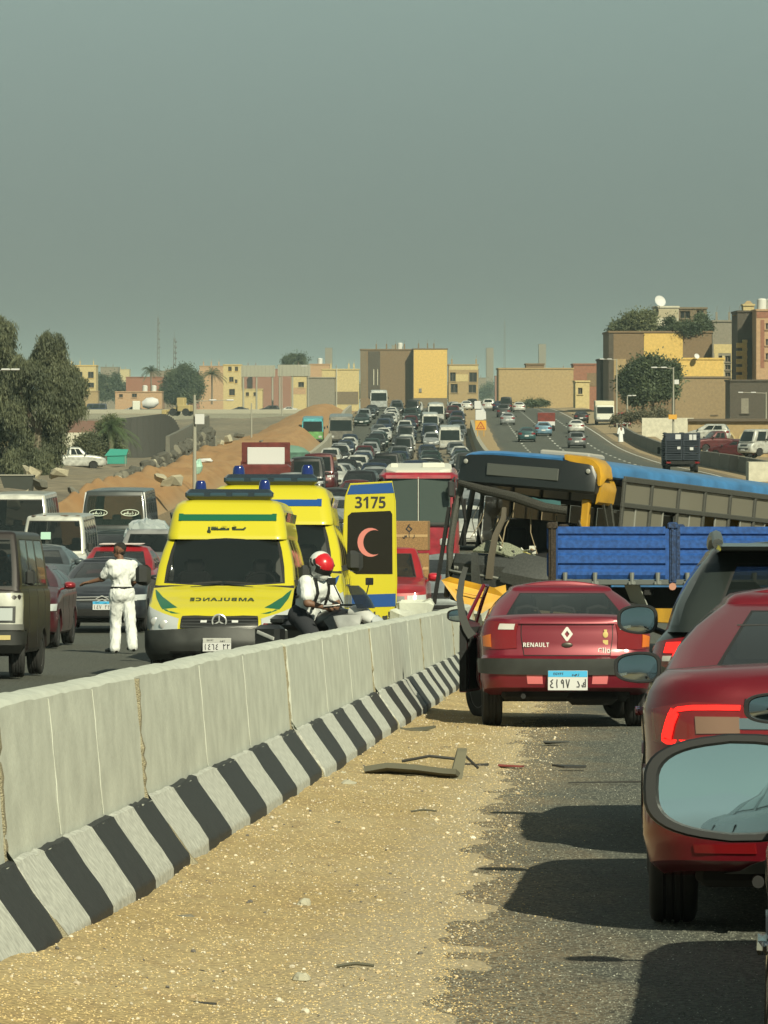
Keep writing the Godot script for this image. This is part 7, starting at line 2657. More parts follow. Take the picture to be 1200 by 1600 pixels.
func trees() -> void:
	var euc := [Color(0.045,0.055,0.030),Color(0.105,0.115,0.062)]
	var dk := [Color(0.028,0.045,0.020),Color(0.065,0.085,0.040)]
	var k := 290.0/7000.0
	var f := func(u: float,v: float,base_u: float,base_v: float,dz: float) -> Vector3: return Vector3((u - base_u)*k,(base_v - v)*k,dz)
	# the tall weeping tree
	var bl := []
	for q in [[85,560,22,30],[75,545,14,26],[92,540,10,20],[60,590,28,34],[95,600,26,34],[112,615,20,22],[80,630,32,36],[45,630,24,30],[68,665,30,34],[95,660,16,30],[40,690,30,34],[30,720,24,24],[58,720,22,22],[25,650,18,30],[102,652,20,40],[86,690,20,34],[70,716,24,24],[45,735,20,16],[96,575,18,18],[62,560,12,22],[118,602,18,18],[108,632,20,24],[34,604,24,32],[28,572,14,20],[122,640,13,16],[20,680,20,34],[108,585,14,14]]:
		bl.append([f.call(q[0],q[1],55,748,rng.randf_range(-1.0,1.0)),Vector3(q[2]*k,q[3]*k,q[2]*k)*0.92])
	tree("weeping_tree","tall weeping dark-green tree on the left, before the yellow house",spot(55,748,290),bl,8600,0.46,"droop",euc,[[0.35,[Vector3(0,-1,0),Vector3(0.2,3,0),Vector3(0.6,6,0),Vector3(1.0,8.5,0)]],[0.18,[Vector3(0.2,3,0),Vector3(-0.8,5,0.3),Vector3(-1.0,6.5,0.3)]],[0.16,[Vector3(0.4,4,0),Vector3(1.6,5.5,0.5),Vector3(2.0,6.2,0.4)]]])
	bl = []
	for q in [[0,515,24,26],[-12,540,30,34],[8,545,18,24],[-5,590,28,34],[12,575,12,20],[-20,640,30,36],[0,670,22,30],[-10,720,24,28],[4,620,18,24]]:
		bl.append([f.call(q[0],q[1],-10,750,rng.randf_range(-1,1)),Vector3(q[2]*k,q[3]*k,q[2]*k)])
	tree("weeping_tree","taller weeping tree cut off by the left picture edge",spot(-10,750,296),bl,3000,0.5,"droop",euc,[[0.35,[Vector3(0,-1,0),Vector3(0.1,4,0),Vector3(0.3,9,0)]]])
	# bushes and a broad palm below the curved screen
	bl = []
	var b2 := func(list: Array,bu: float,bv: float,t: float) -> Array:
		var r := []
		var kk := t/7000.0
		for q in list: r.append([Vector3((q[0] - bu)*kk,(bv - q[1])*kk,rng.randf_range(-0.6,0.6)),Vector3(q[2]*kk,q[3]*kk,q[2]*kk)])
		return r
	tree("bush","dense round olive-green bush left of the broad palm",spot(138,717,380),b2.call([[138,698,24,19],[126,704,14,12],[152,702,16,15],[140,688,14,10]],138,717,380),1500,0.5,"round",[Color(0.05,0.06,0.03),Color(0.095,0.10,0.05)],[])
	palm("broad palm with drooping fronds beside the teal awning",spot(172,716,385),2.6,2.4,Color(0.06,0.09,0.035))
	tree("bush","shrub at the foot of the broad palm",spot(172,717,388),b2.call([[168,695,18,20],[180,705,14,12],[160,672,12,16],[175,665,14,14]],172,717,388),1300,0.5,"round",[Color(0.05,0.065,0.03),Color(0.10,0.115,0.05)],[])
	# far clumps
	tree("dense_tree","wide dark tree clump left of the roadside boards",spot(284,632,1180),b2.call([[275,600,18,24],[292,590,18,18],[305,605,14,22],[262,610,12,18],[285,618,24,14],[288,578,10,10]],284,632,1180),2000,1.5,"round",dk,[])
	tree("dense_tree","hazy trees behind the yellow three-storey house",spot(170,632,1420),b2.call([[165,608,14,20],[180,600,12,16],[192,612,10,14],[155,596,8,12]],170,632,1420),1000,1.5,"round",dk,[])
	palm("date palm standing behind the low pink house",spot(236,632,1200),9.0,3.4,Color(0.05,0.065,0.03))
	palm("date palm in front of the reddish rough house",spot(331,632,1150),8.0,3.6,Color(0.05,0.06,0.03))
	palm("date palm rising above the roadside boards",spot(466,600,1220),6.5,3.0,Color(0.05,0.065,0.03))
	tree("dense_tree","low tree top above the roadside boards",spot(455,600,1225),b2.call([[450,564,12,6],[470,562,14,7],[460,558,8,5]],455,600,1225),500,1.2,"round",dk,[])
	# the round tree by the right-hand lamp posts
	tree("round_tree","broad dark round-crowned tree by the right-hand lamp posts",spot(1012,650,520),b2.call([[1000,590,26,22],[1030,585,26,22],[1015,575,24,18],[985,600,18,20],[1048,592,12,18],[1010,610,32,18],[1040,612,18,14],[992,618,22,12],[978,590,10,12],[1052,578,8,10]],1012,650,520),4200,0.95,"round",dk,[[0.25,[Vector3(0.6,0,0),Vector3(0.6,1.5,0),Vector3(0.3,3.2,0)]],[0.2,[Vector3(-0.6,0,0),Vector3(-0.5,1.5,0),Vector3(-1.2,3.2,0)]]])
	# the garden on the roof
	tree("roof_tree","feathery tree on the roof of the big brown block",spot(995,520,622),b2.call([[992,502,18,12],[1008,496,14,10],[975,510,14,8],[1000,510,20,9],[962,513,10,6],[1018,505,8,14]],995,520,622),1500,0.9,"round",[Color(0.055,0.07,0.03),Color(0.12,0.13,0.06)],[])
	tree("roof_tree","row of dark shrubs hanging over the roof edge right of the feathery tree",spot(1065,521,621),b2.call([[1050,512,12,10],[1070,514,16,9],[1090,512,16,9],[1104,514,9,7],[1046,503,8,6],[1035,517,9,6],[1095,500,10,9]],1065,521,621),1500,0.8,"round",dk,[])
	tree("bush","scrubby bushes along the shoulder below the round tree",spot(1000,660,470),b2.call([[985,652,14,5],[1010,650,16,6],[1035,648,14,6],[965,655,8,4]],1000,660,470),700,0.6,"round",[Color(0.06,0.06,0.035),Color(0.12,0.11,0.065)],[])
	tree("bush","dark scrub on the verge where the right-hand road crests",spot(835,640,790),b2.call([[825,631,14,5],[845,630,14,5],[815,633,10,4]],835,640,790),500,0.7,"round",dk,[])
	for i in 9:
		var u = [20,95,205,410,560,690,770,905,320][i]
		tree("distant_trees","hazy tree clump on the skyline behind " + ["the left edge tree","the weeping trees","the low pink house","the roadside boards","the stepped cream house","the yellow block","the gap beside the long tan house","the red-brown house","the reddish rough house"][i],spot(u,636,1900 + i*60),b2.call([[u,612,22,14],[u + 18,616,16,12],[u - 18,617,16,11]],u,636,1900 + i*60),420,2.6,"round",dk,[],"hazy tree clumps on the skyline")
# ------------------------------------------------------------------ poles, boards, walls, signs along the road
func lamp_post(label: String,u: float,v0: float,v1: float,t: float,arm: float,side: float,box_v := 0.0) -> void:
	var k := t/7000.0
	var o := thing("street_lamp",label,"lamp post",Transform3D(Basis(),spot(u,v1,t)),"lamp posts")
	var h := (v1 - v0)*k
	var m := mat("pole_grey",0.30,0.29,0.24,0.6,0.2)
	var g := Geo.new()
	g.cyl(Vector3(0,-1.0,0),Vector3(0,h,0),0.11,0.06,8)
	obj("pole",g,m,o)
	if arm > 0.0:
		g = Geo.new()
		g.cyl(Vector3(0,h - 0.1,0),Vector3(side*arm*k,h,0),0.035,0.03,6)
		obj("arm",g,m,o)
		for x in [0.5,1.0]:
			g = Geo.new()
			g.box(Vector3(side*arm*k*x,h - 0.02,0),Vector3(0.55,0.12,0.25),0.04)
			obj("lamp_head",g,mat("lamp_head",0.42,0.42,0.38,0.5),o)
	if box_v > 0.0:
		g = Geo.new()
		g.box(Vector3(0.28,(v1 - box_v)*k,0.06),Vector3(0.42,0.42,0.08),0.02)
		obj("sign_plate",g,mat("lamp_head"),o)
func street() -> void:
	# poles on the left
	lamp_post("thin pole with a small square plate at the foot of the orange mound",304,617,756,220,0,1)
	var o := thing("pole_sign","small pale square plate on the thin pole by the mound","sign",Transform3D(Basis(),spot(312,663,219.8)))
	var g := Geo.new()
	g.box(Vector3(0,0.25,0),Vector3(0.46,0.5,0.03),0.01)
	obj("plate",g,mat("lamp_head"),o)
	lamp_post("lamp post with long arm and camera over the mound",305.5,625,740,330,54,1)
	lamp_post("slim pole on the crest of the orange mound",393,630,712,430,0,1)
	lamp_post("street lamp left of the tall brown block, facing the boards",440.5,574,640,700,0,1)
	lamp_post("street lamp just right of the roadside boards",482,572,640,760,9,-1)
	lamp_post("slim lamp post before the cream stepped-roof house",525.5,570,636,800,0,1)
	lamp_post("street lamp reaching in at the left edge beside the weeping trees",-6,577,720,270,30,1)
	lamp_post("street lamp in front of the round tree's left side",963.5,561,655,500,23,-1)
	lamp_post("street lamp with a cross arm right of the round tree",1052,574,702,400,30,-1,597)
	lamp_post("low street lamp against the shadowed house at the right edge",1197,613,700,480,40,-1)
	lamp_post("slim post behind the red and white car",980,618,655,480,10,1)
	# yellow board on the right lamp post
	o = thing("road_sign","small orange board on the cross-armed lamp post","sign",Transform3D(Basis(),spot(1051,655,399.7)))
	g = Geo.new()
	g.box(Vector3(0,0.2,0),Vector3(0.75,0.42,0.04),0.01)
	obj("board",g,mat("sign_orange",0.55,0.28,0.03,0.5),o)
	# warning triangle by the gap in the median
	o = thing("road_sign","orange square sign with a black-edged warning triangle on the sandy gap","sign",Transform3D(Basis(),spot(751,676,345)))
	g = Geo.new()
	g.box(Vector3(0,0.55,0),Vector3(0.85,0.75,0.05),0.01)
	for x in [-0.25,0.25]: g.cyl(Vector3(x,-0.3,-0.04),Vector3(x,0.3,-0.04),0.03,0.03,6)
	obj("board",g,mat("sign_orange"),o)
	g = Geo.new()
	g.xf = Transform3D(Basis(),Vector3(0,0.5,0.026))
	g.stroke([Vector2(-0.3,-0.2),Vector2(0.3,-0.2),Vector2(0.0,0.32),Vector2(-0.3,-0.2)],0.07,0.01)
	g.stroke([Vector2(-0.08,-0.12),Vector2(0.02,0.02),Vector2(0.08,-0.12)],0.05,0.01)
	obj("triangle",g,mat("sign_red",0.3,0.05,0.02,0.5),o,0)
	for q in [[749,652,430,"white concrete block standing on the sandy gap behind the warning sign"],[746,635,560,"pale barrier block farther up the sandy gap"]]:
		o = thing("barrier_block",q[3],"concrete block",Transform3D(Basis(),spot(q[0],q[1] + 3,q[2])))
		g = Geo.new()
		g.box(Vector3(0,0.4,0),Vector3(0.8,1.0,0.5),0.04)
		obj("block",g,mat("plate_white"),o)
	# billboard frames
	for q in [[377,430,571,589,640,1050,"left one of two grey roadside boards on posts, seen from behind"],[434,485,570,588,640,1040,"right one of two grey roadside boards on posts, seen from behind"]]:
		var t: float = q[5]
		var k := t/7000.0
		o = thing("billboard",q[6],"billboard",Transform3D(Basis(),spot((q[0] + q[1])*0.5,q[4],t)))
		var w: float = (q[1] - q[0])*k
		g = Geo.new()
		g.box(Vector3(0,(q[4] - (q[2] + q[3])*0.5)*k,0),Vector3(w,(q[3] - q[2])*k,0.25),0.03)
		obj("board",g,mat("board_grey",0.32,0.31,0.25,0.8,0.0,{"tex": wall_tex(),"scale": 0.2}),o)
		for i in 9:
			g = Geo.new()
			g.box(Vector3(-w*0.5 + w*(i + 0.5)/9,(q[4] - (q[2] + q[3])*0.5)*k,0.16),Vector3(0.12,(q[3] - q[2])*k,0.1))
			obj("rib",g,mat("rib_grey",0.24,0.23,0.19,0.8),o)
		for x in [-0.44,-0.05,0.42]:
			g = Geo.new()
			g.cyl(Vector3(x*w,-3.0,-0.2),Vector3(x*w,(q[4] - q[2])*k,-0.2),0.22,0.2,8)
			obj("post",g,mat("pole_grey"),o)
	# lattice masts in the haze
	for q in [[247,496,600,2200,"taller lattice mast fading in the haze on the left"],[272.5,528,600,1900,"shorter lattice mast right of the taller one"],[788,502,600,3400,"faint mast in the haze right of the yellow block"]]:
		var t: float = q[3]
		var k := t/7000.0
		o = thing("radio_mast",q[4],"mast",Transform3D(Basis(),spot(q[0],q[2],t)))
		var h: float = (q[2] - q[1])*k
		g = Geo.new()
		var r0 := 1.0
		for i in 3:
			var a := TAU*i/3
			g.cyl(Vector3(cos(a)*r0,-8,sin(a)*r0),Vector3(cos(a)*0.35,h,sin(a)*0.35),0.16,0.12,5)
		var n := int(h/2.2)
		for j in n:
			for i in 3:
				var a := TAU*i/3
				var b := TAU*(i + 1)/3
				var ra := lerpf(r0,0.35,float(j)/n)
				g.cyl(Vector3(cos(a)*ra,h*j/n,sin(a)*ra),Vector3(cos(b)*ra,h*(j + 1)/n,sin(b)*ra),0.07,0.07,4)
		g.cyl(Vector3(0,h,0),Vector3(0,h + 3,0),0.08,0.04,4)
		obj("lattice",g,mat("mast",0.13,0.12,0.11,0.7),o)
		for j in 4:
			g = Geo.new()
			g.cyl(Vector3(0.5,h*(0.55 + 0.12*j),0.4),Vector3(0.9,h*(0.55 + 0.12*j),0.6),0.5,0.45,10)
			obj("drum",g,mat("mast"),o)
	# satellite dishes
	for q in [[1030,482,624,1.0,"big white satellite dish on the cream roof hut"],[1088,562,599,0.45,"small white satellite dish on the yellow lower house"],[955,592,639,0.5,"satellite dish on the dark side wall left of the round tree"]]:
		o = thing("satellite_dish",q[4],"satellite dish",Transform3D(Basis(),spot(q[0],q[1],q[2])))
		g = Geo.new()
		var rings := []
		for i in 5:
			var u := i/4.0
			rings.append(g.ring_at(Vector3(0,0.9*q[3],0) + Vector3(0.3,0.35,0.6).normalized()*0.28*q[3]*u*u,Vector3(0.9,0,-0.45).normalized(),Vector3(-0.15,0.85,-0.42).normalized(),maxf(0.01,u*0.85*q[3]),maxf(0.01,u*0.85*q[3]),18))
		g.loft(rings,false,false)
		obj("bowl",g,mat("plate_white"),o)
		g = Geo.new()
		g.cyl(Vector3(0,-0.1,-0.1),Vector3(0,0.9*q[3],-0.05),0.06,0.05,6)
		obj("stand",g,mat("pole_grey"),o)
	far_walls()
func run_wall(called: String,label: String,pts: Array,h: float,th: float,m: Material,cat := "wall",slabs := 0) -> void:
	# a wall that follows points on the ground, its panels parts of it
	var c: Vector3 = pts[pts.size()/2]
	var o := thing(called,label,cat,Transform3D(Basis(),c))
	for i in pts.size() - 1:
		var a: Vector3 = pts[i] - c
		var b: Vector3 = pts[i + 1] - c
		var n := maxi(1,slabs)
		for k in n:
			var p := a.lerp(b,float(k)/n)
			var q := a.lerp(b,(k + 1.0)/n)
			var g := Geo.new()
			var side := (q - p).cross(Vector3.UP).normalized()*th*0.5
			var hh := h
			if slabs == 2:
				var w := (i + float(k)/n)/(pts.size() - 1)
				hh = h*(1.0 - 0.55*pow(clampf((w - 0.55)/0.45,0.0,1.0),2.0))
			var gap := (q - p)*0.012
			g.loft([PackedVector3Array([p + gap - side - Vector3(0,0.8,0),p + gap + side - Vector3(0,0.8,0),p + gap + side*0.7 + Vector3(0,hh,0),p + gap - side*0.7 + Vector3(0,hh,0)]),PackedVector3Array([q - gap - side - Vector3(0,0.8,0),q - gap + side - Vector3(0,0.8,0),q - gap + side*0.7 + Vector3(0,hh,0),q - gap - side*0.7 + Vector3(0,hh,0)])])
			obj("panel",g,m,o,0)
func far_walls() -> void:
	var con := mat("far_concrete",0.36,0.34,0.27,0.9,0.0,{"tex": wall_tex(),"scale": 0.25})
	var dirty := mat("dirty_concrete",0.15,0.145,0.12,0.9,0.0,{"tex": wall_tex(),"scale": 0.25})
	var pts := []
	for t in [300,320,345,375,410,450,500]: pts.append(P(t,-0.1 if t > 310 else -0.25,0))
	run_wall("median_barrier","far length of concrete median running up to the crest",pts,0.95,0.5,con,"concrete barrier",3)
	pts = []
	for t in [560,600,640,700,760]: pts.append(P(t,1.8,0))
	run_wall("median_barrier","white concrete blocks lining the median at the crest",pts,0.9,0.5,mat("plate_white"),"concrete barrier",8)
	pts = []
	for t in [255,290,330,380,430,470]: pts.append(P(t,15.2,0.0))
	run_wall("parapet","grey concrete parapet along the right-hand shoulder",pts,1.05,0.4,dirty,"concrete barrier",4)
	pts = []
	for t in [330,360,400,440,500,560,620]: pts.append(P(t,-14.9 - maxf(0,(t - 480)*0.01),0.0))
	run_wall("parapet","pale concrete barrier between the orange mound and the queue",pts,1.1,0.5,con,"concrete barrier",4)
	# flyover deck in the middle distance on the left
	var o := thing("flyover","low grey flyover deck crossing on the left beyond the mound","bridge",Transform3D(Basis(),spot(250,648,900)))
	var g := Geo.new()
	g.box(Vector3(-2,-0.6,0),Vector3(62,1.4,9),0.05)
	obj("deck",g,grey_conc(),o)
	g = Geo.new()
	g.box(Vector3(-2,0.6,4.3),Vector3(62,0.9,0.3),0.05)
	obj("parapet",g,con,o)
	for i in 6:
		g = Geo.new()
		g.box(Vector3(-28 + i*11,-3.4,0),Vector3(1.2,4.4,7),0.1)
		obj("pier",g,grey_conc(),o)
	# the curved dark screen
	pts = []
	for i in 15:
		var a := -0.35 + i/14.0*1.9
		pts.append(Vector3(0,0,0) + Vector3((sin(a)*52.0 + 212.0 - 600.0)/7000.0*440.0 + (i - 7)*0.12,1.5 - (722.0 - 640.0 - i*1.0)/7000.0*440.0,-440.0 + cos(a)*9.0 - 6.0))
	var dsc := mat("screen_dark",0.055,0.055,0.05,0.8,0.0,{"tex": wall_tex(),"scale": 0.4})
	run_wall("screen_fence","curved dark screen of sheet panels behind the palm",pts,4.2,0.12,dsc,"fence",2)
	# rubble wall between country and mound
	var rw := thing("rubble_wall","line of dark rubble and broken blocks along the mound's left foot","rubble wall",Transform3D(Basis(),spot(200,760,240)))
	var rr := RandomNumberGenerator.new()
	rr.seed = 19
	for i in 190:
		var u := i/189.0
		var uu := lerpf(100,330,u)
		var vv := lerpf(795,680,pow(u,1.1)) + rr.randf_range(-2,5)
		var t := lerpf(165,400,u)
		var p := spot(uu + rr.randf_range(-3,3),vv,t)
		g = Geo.new()
		var s := rr.randf_range(0.24,0.5)*(0.75 + u*0.9)
		g.xf = Transform3D(Basis(Vector3(rr.randf(),rr.randf(),rr.randf()).normalized(),rr.randf()*6.0),p - rw.position + Vector3(0,s*0.4,0))
		g.box(Vector3.ZERO,Vector3(s*1.3,s*rr.randf_range(0.7,1.6),s),s*0.2)
		g.xf = Transform3D(Basis(),p - rw.position)
		g.box(Vector3(0,-0.9,0),Vector3(0.8,1.8,0.6),0.1)
		obj("stone",g,[mat("stone_dark",0.075,0.072,0.06,0.95),mat("stone_mid",0.15,0.14,0.11,0.95),mat("stone_pale",0.38,0.36,0.28,0.95)][0 if rr.randf() < 0.78 else (1 if rr.randf() < 0.75 else 2)],rw,20)
	pts = []
	for i in 6: pts.append(spot(lerpf(262,325,i/5.0),lerpf(722,680,i/5.0),lerpf(330,430,i/5.0)))
	run_wall("block_wall","weathered block wall leading from the rubble to the flyover",pts,1.9,0.4,dirty,"wall",4)
	# pale broken concrete and litter at the mound's top, rocks at the lower left
	var rk := [[30,775,170,0.8],[10,782,165,1.1],[62,762,190,0.7],[90,742,210,0.9],[48,742,215,1.0],[112,772,172,0.5],[70,778,168,0.55],[355,688,330,0.9],[372,683,340,0.7],[345,694,320,0.6],[388,700,330,0.5],[425,715,300,0.6],[252,752,200,0.7],[266,757,196,0.9],[408,690,350,0.4]]
	for i in rk.size():
		var q: Array = rk[i]
		var where = ["in the rubble heap at the left edge","on the dug-over ground before the weeping tree","on top of the orange mound","beside the black minibus' roof"][0 if i < 3 else (1 if i < 7 else (2 if i < 12 or i == 14 else 3))]
		var b := thing("concrete_lump",["heavy pale","upright pale","flat grey","leaning pale","rounded pale","square grey","tilted pale","wide pale","thin grey","narrow pale","smallish pale","long grey","blocky pale","split pale","tiny grey"][i] + " lump of concrete " + where,"rubble",Transform3D(Basis(Vector3.UP,i*1.3),spot(q[0],q[1],q[2])),"lumps of concrete on the dug-over ground")
		g = Geo.new()
		g.box(Vector3(0,0.1,0),Vector3(q[3]*0.8,q[3]*0.45,q[3]*0.6),0.06)
		for j in g.v.size():
			var p := g.v[j]
			g.v[j] = p + Vector3(n1.get_noise_3d(p.x + i,p.y,p.z),n1.get_noise_3d(p.x,p.y + 7,p.z + i),n1.get_noise_3d(p.x,p.y,p.z + 20))*0.5*q[3]
		obj("lump",g,mat("rock_pale",0.40,0.36,0.26,0.95,0.0,{"tex": wall_tex(),"scale": 0.5}) if i % 3 != 2 else dirty,b,20)
	for q in [[320,722,260,"scrap of white plastic on the orange mound",0.55,0.13,"plate_white"],[309,737,238,"mint-green plastic bag by the thin pole",0.25,0.4,"mint"]]:
		o = thing("plastic_scrap",q[3],"litter",Transform3D(Basis(),spot(q[0],q[1],q[2])))
		g = Geo.new()
		g.ell(Vector3(0,q[5]*0.6,0),Vector3(q[4],q[5],0.3),10,6)
		for j in g.v.size():
			var p := g.v[j]
			g.v[j] = p*(1.0 + 0.4*n1.get_noise_3d(p.x*4,p.y*4,p.z*4))
		obj("bag",g,mat(q[6],0.3,0.48,0.4,0.6),o,15)
	# teal awning
	o = thing("awning","teal cloth awning at the foot of the broad palm","awning",Transform3D(Basis(),spot(181,722,372)))
	g = Geo.new()
	g.loft([PackedVector3Array([Vector3(-0.9,0.5,0.4),Vector3(0.9,0.55,0.4),Vector3(0.9,0.6,0.4),Vector3(-0.9,0.55,0.4)]),PackedVector3Array([Vector3(-0.5,1.05,-0.6),Vector3(1.0,1.0,-0.6),Vector3(1.0,1.05,-0.6),Vector3(-0.5,1.1,-0.6)])])
	g.box(Vector3(0.1,0.2,0.3),Vector3(1.6,0.7,0.05),0.01)
	obj("cloth",g,mat("teal",0.03,0.24,0.19,0.8),o,0)
	for x in [-0.8,0.8]:
		g = Geo.new()
		g.cyl(Vector3(x,-0.5,0.35),Vector3(x,0.6,0.35),0.03,0.03,6)
		obj("post",g,mat("pole_grey"),o)
	# dump tub at the lower left
	o = thing("skip","dark metal tub standing among the rubble at the left edge","skip",Transform3D(Basis(),spot(30,768,205)))
	g = Geo.new()
	g.loft([PackedVector3Array([Vector3(-0.6,0,0.5),Vector3(0.6,0,0.5),Vector3(0.6,0,-0.5),Vector3(-0.6,0,-0.5)]),PackedVector3Array([Vector3(-0.85,0.75,0.6),Vector3(0.7,0.75,0.6),Vector3(0.7,0.75,-0.6),Vector3(-0.85,0.75,-0.6)])],true,false)
	obj("tub",g,mat("skip_dark",0.04,0.045,0.04,0.8),o,0)
	g = Geo.new()
	g.bar(Vector3(-0.85,0.76,0.6),Vector3(0.7,0.76,0.6),0.08,0.06)
	obj("rim",g,mat("skip_rim",0.25,0.24,0.2,0.7),o)
func grey_conc() -> StandardMaterial3D:
	return mat("bridge_concrete",0.24,0.23,0.18,0.9,0.0,{"tex": wall_tex(),"scale": 0.15})
# ------------------------------------------------------------------ the far queue and the cars on the right-hand road
func t_for(v: float,q := 0.0) -> float:
	var t := 230.0
	while t < 740.0:
		if 640.0 - (P(t,q).y - 1.5)*7000.0/t <= v: return t
		t += 1.0
	return t
var proto := {}
func far_proto(kind: String) -> Node3D:
	if proto.has(kind): return proto[kind]
	var o := Node3D.new()
	var sp := sedan_spec()
	sp.lo = true
	sp.seams = []
	sp.handles = []
	if kind == "suv" or kind == "hatch":
		sp.H = 1.72 if kind == "suv" else 1.52
		sp.W = 1.85 if kind == "suv" else 1.7
		sp.L = 4.5 if kind == "suv" else 4.0
		var e: float = sp.L*0.5
		var b := 1.15 if kind == "suv" else 1.0
		sp.top = [[-e,b - 0.28],[-e + 0.3,b - 0.16],[-1.0,b - 0.02],[0.0,b],[e,b + 0.04]]
		sp.zc = -1.0; sp.zb = e - 0.13; sp.zr0 = -0.2; sp.zr1 = e - 0.4; sp.wroof = 0.64
	if kind == "van":
		sp.H = 2.1; sp.W = 1.75; sp.L = 4.6
		sp.top = [[-2.3,1.0],[-2.1,1.08],[-1.9,1.14],[2.3,1.14]]
		sp.zc = -2.1; sp.zb = 2.25; sp.zr0 = -1.7; sp.zr1 = 2.15; sp.wroof = 0.72; sp.wbelt = 0.84; sp.rcf = 0.25
		sp.side = [[0.06,0.28],[0.32,0.62],[0.66,0.95]]
	if kind == "pickup":
		sp.H = 1.72; sp.L = 4.8
		sp.top = [[-2.4,0.88],[-2.0,0.98],[-1.3,1.06],[-0.9,1.1],[0.6,1.1],[0.7,1.02],[2.4,1.02]]
		sp.zc = -0.95; sp.zb = 0.65; sp.zr0 = -0.4; sp.zr1 = 0.55; sp.wroof = 0.64; sp.side = [[0.15,0.5],[0.54,0.9]]
	var c := car_shell(o,sp,mat("far_paint",0.5,0.5,0.5,0.4))
	var hb: float = c.top(-sp.L*0.5)
	front_parts(o,c,hb - 0.17,hb - 0.06,0.5,0.95,hb - 0.22,hb - 0.07,0.42,"",true)
	for sx in [-1.0,1.0]:
		var g := Geo.new()
		c.patch(g,sx*0.48,sx*0.9,[0.74,0.74],[0.92,0.92],false,0.012,0.03,4,1)
		obj("tail_lamp",g,lamp_mat(),o)
		g = Geo.new()
		g.box(Vector3(sx*(sp.W*0.5 + 0.1),hb + 0.3,-0.72),Vector3(0.2,0.14,0.1),0.03)
		obj("wing_mirror",g,mat("mirror_black"),o)
	var g := Geo.new()
	g.box(Vector3(0,0.5,-sp.L*0.5 - 0.02),Vector3(0.4,0.15,0.03))
	obj("number_plate",g,mat("plate_white"),o)
	g = Geo.new()
	g.box(Vector3(0,0.62,sp.L*0.5 + 0.02),Vector3(0.4,0.15,0.03))
	obj("number_plate",g,mat("plate_white"),o)
	proto[kind] = o
	return o
var COL := {"black": Color(0.018,0.02,0.022),"dark grey": Color(0.05,0.055,0.058),"white": Color(0.56,0.56,0.52),"silver": Color(0.30,0.32,0.33),"maroon": Color(0.10,0.014,0.018),"dark blue": Color(0.02,0.035,0.07),"dark green": Color(0.02,0.04,0.035),"pale blue": Color(0.16,0.28,0.38),"beige": Color(0.36,0.31,0.22),"grey": Color(0.13,0.14,0.145),"teal": Color(0.03,0.09,0.10)}
func far_car(kind: String,col: String,label: String,xf: Transform3D,group := "") -> Node3D:
	var words_ := {"sedan": "sedan","suv": "suv","hatch": "hatchback","van": "van","pickup": "pickup"}
	var o := copy_of(far_proto(kind),words_[kind],label,xf,group)
	o.set_meta("category","car" if kind != "van" and kind != "pickup" else words_[kind])
	var c: Color = COL[col]
	var m := paint("far_" + col,c.r,c.g,c.b,0.25)
	for ch in o.get_children():
		if ch.name == "body": ch.material_override = m
	return o
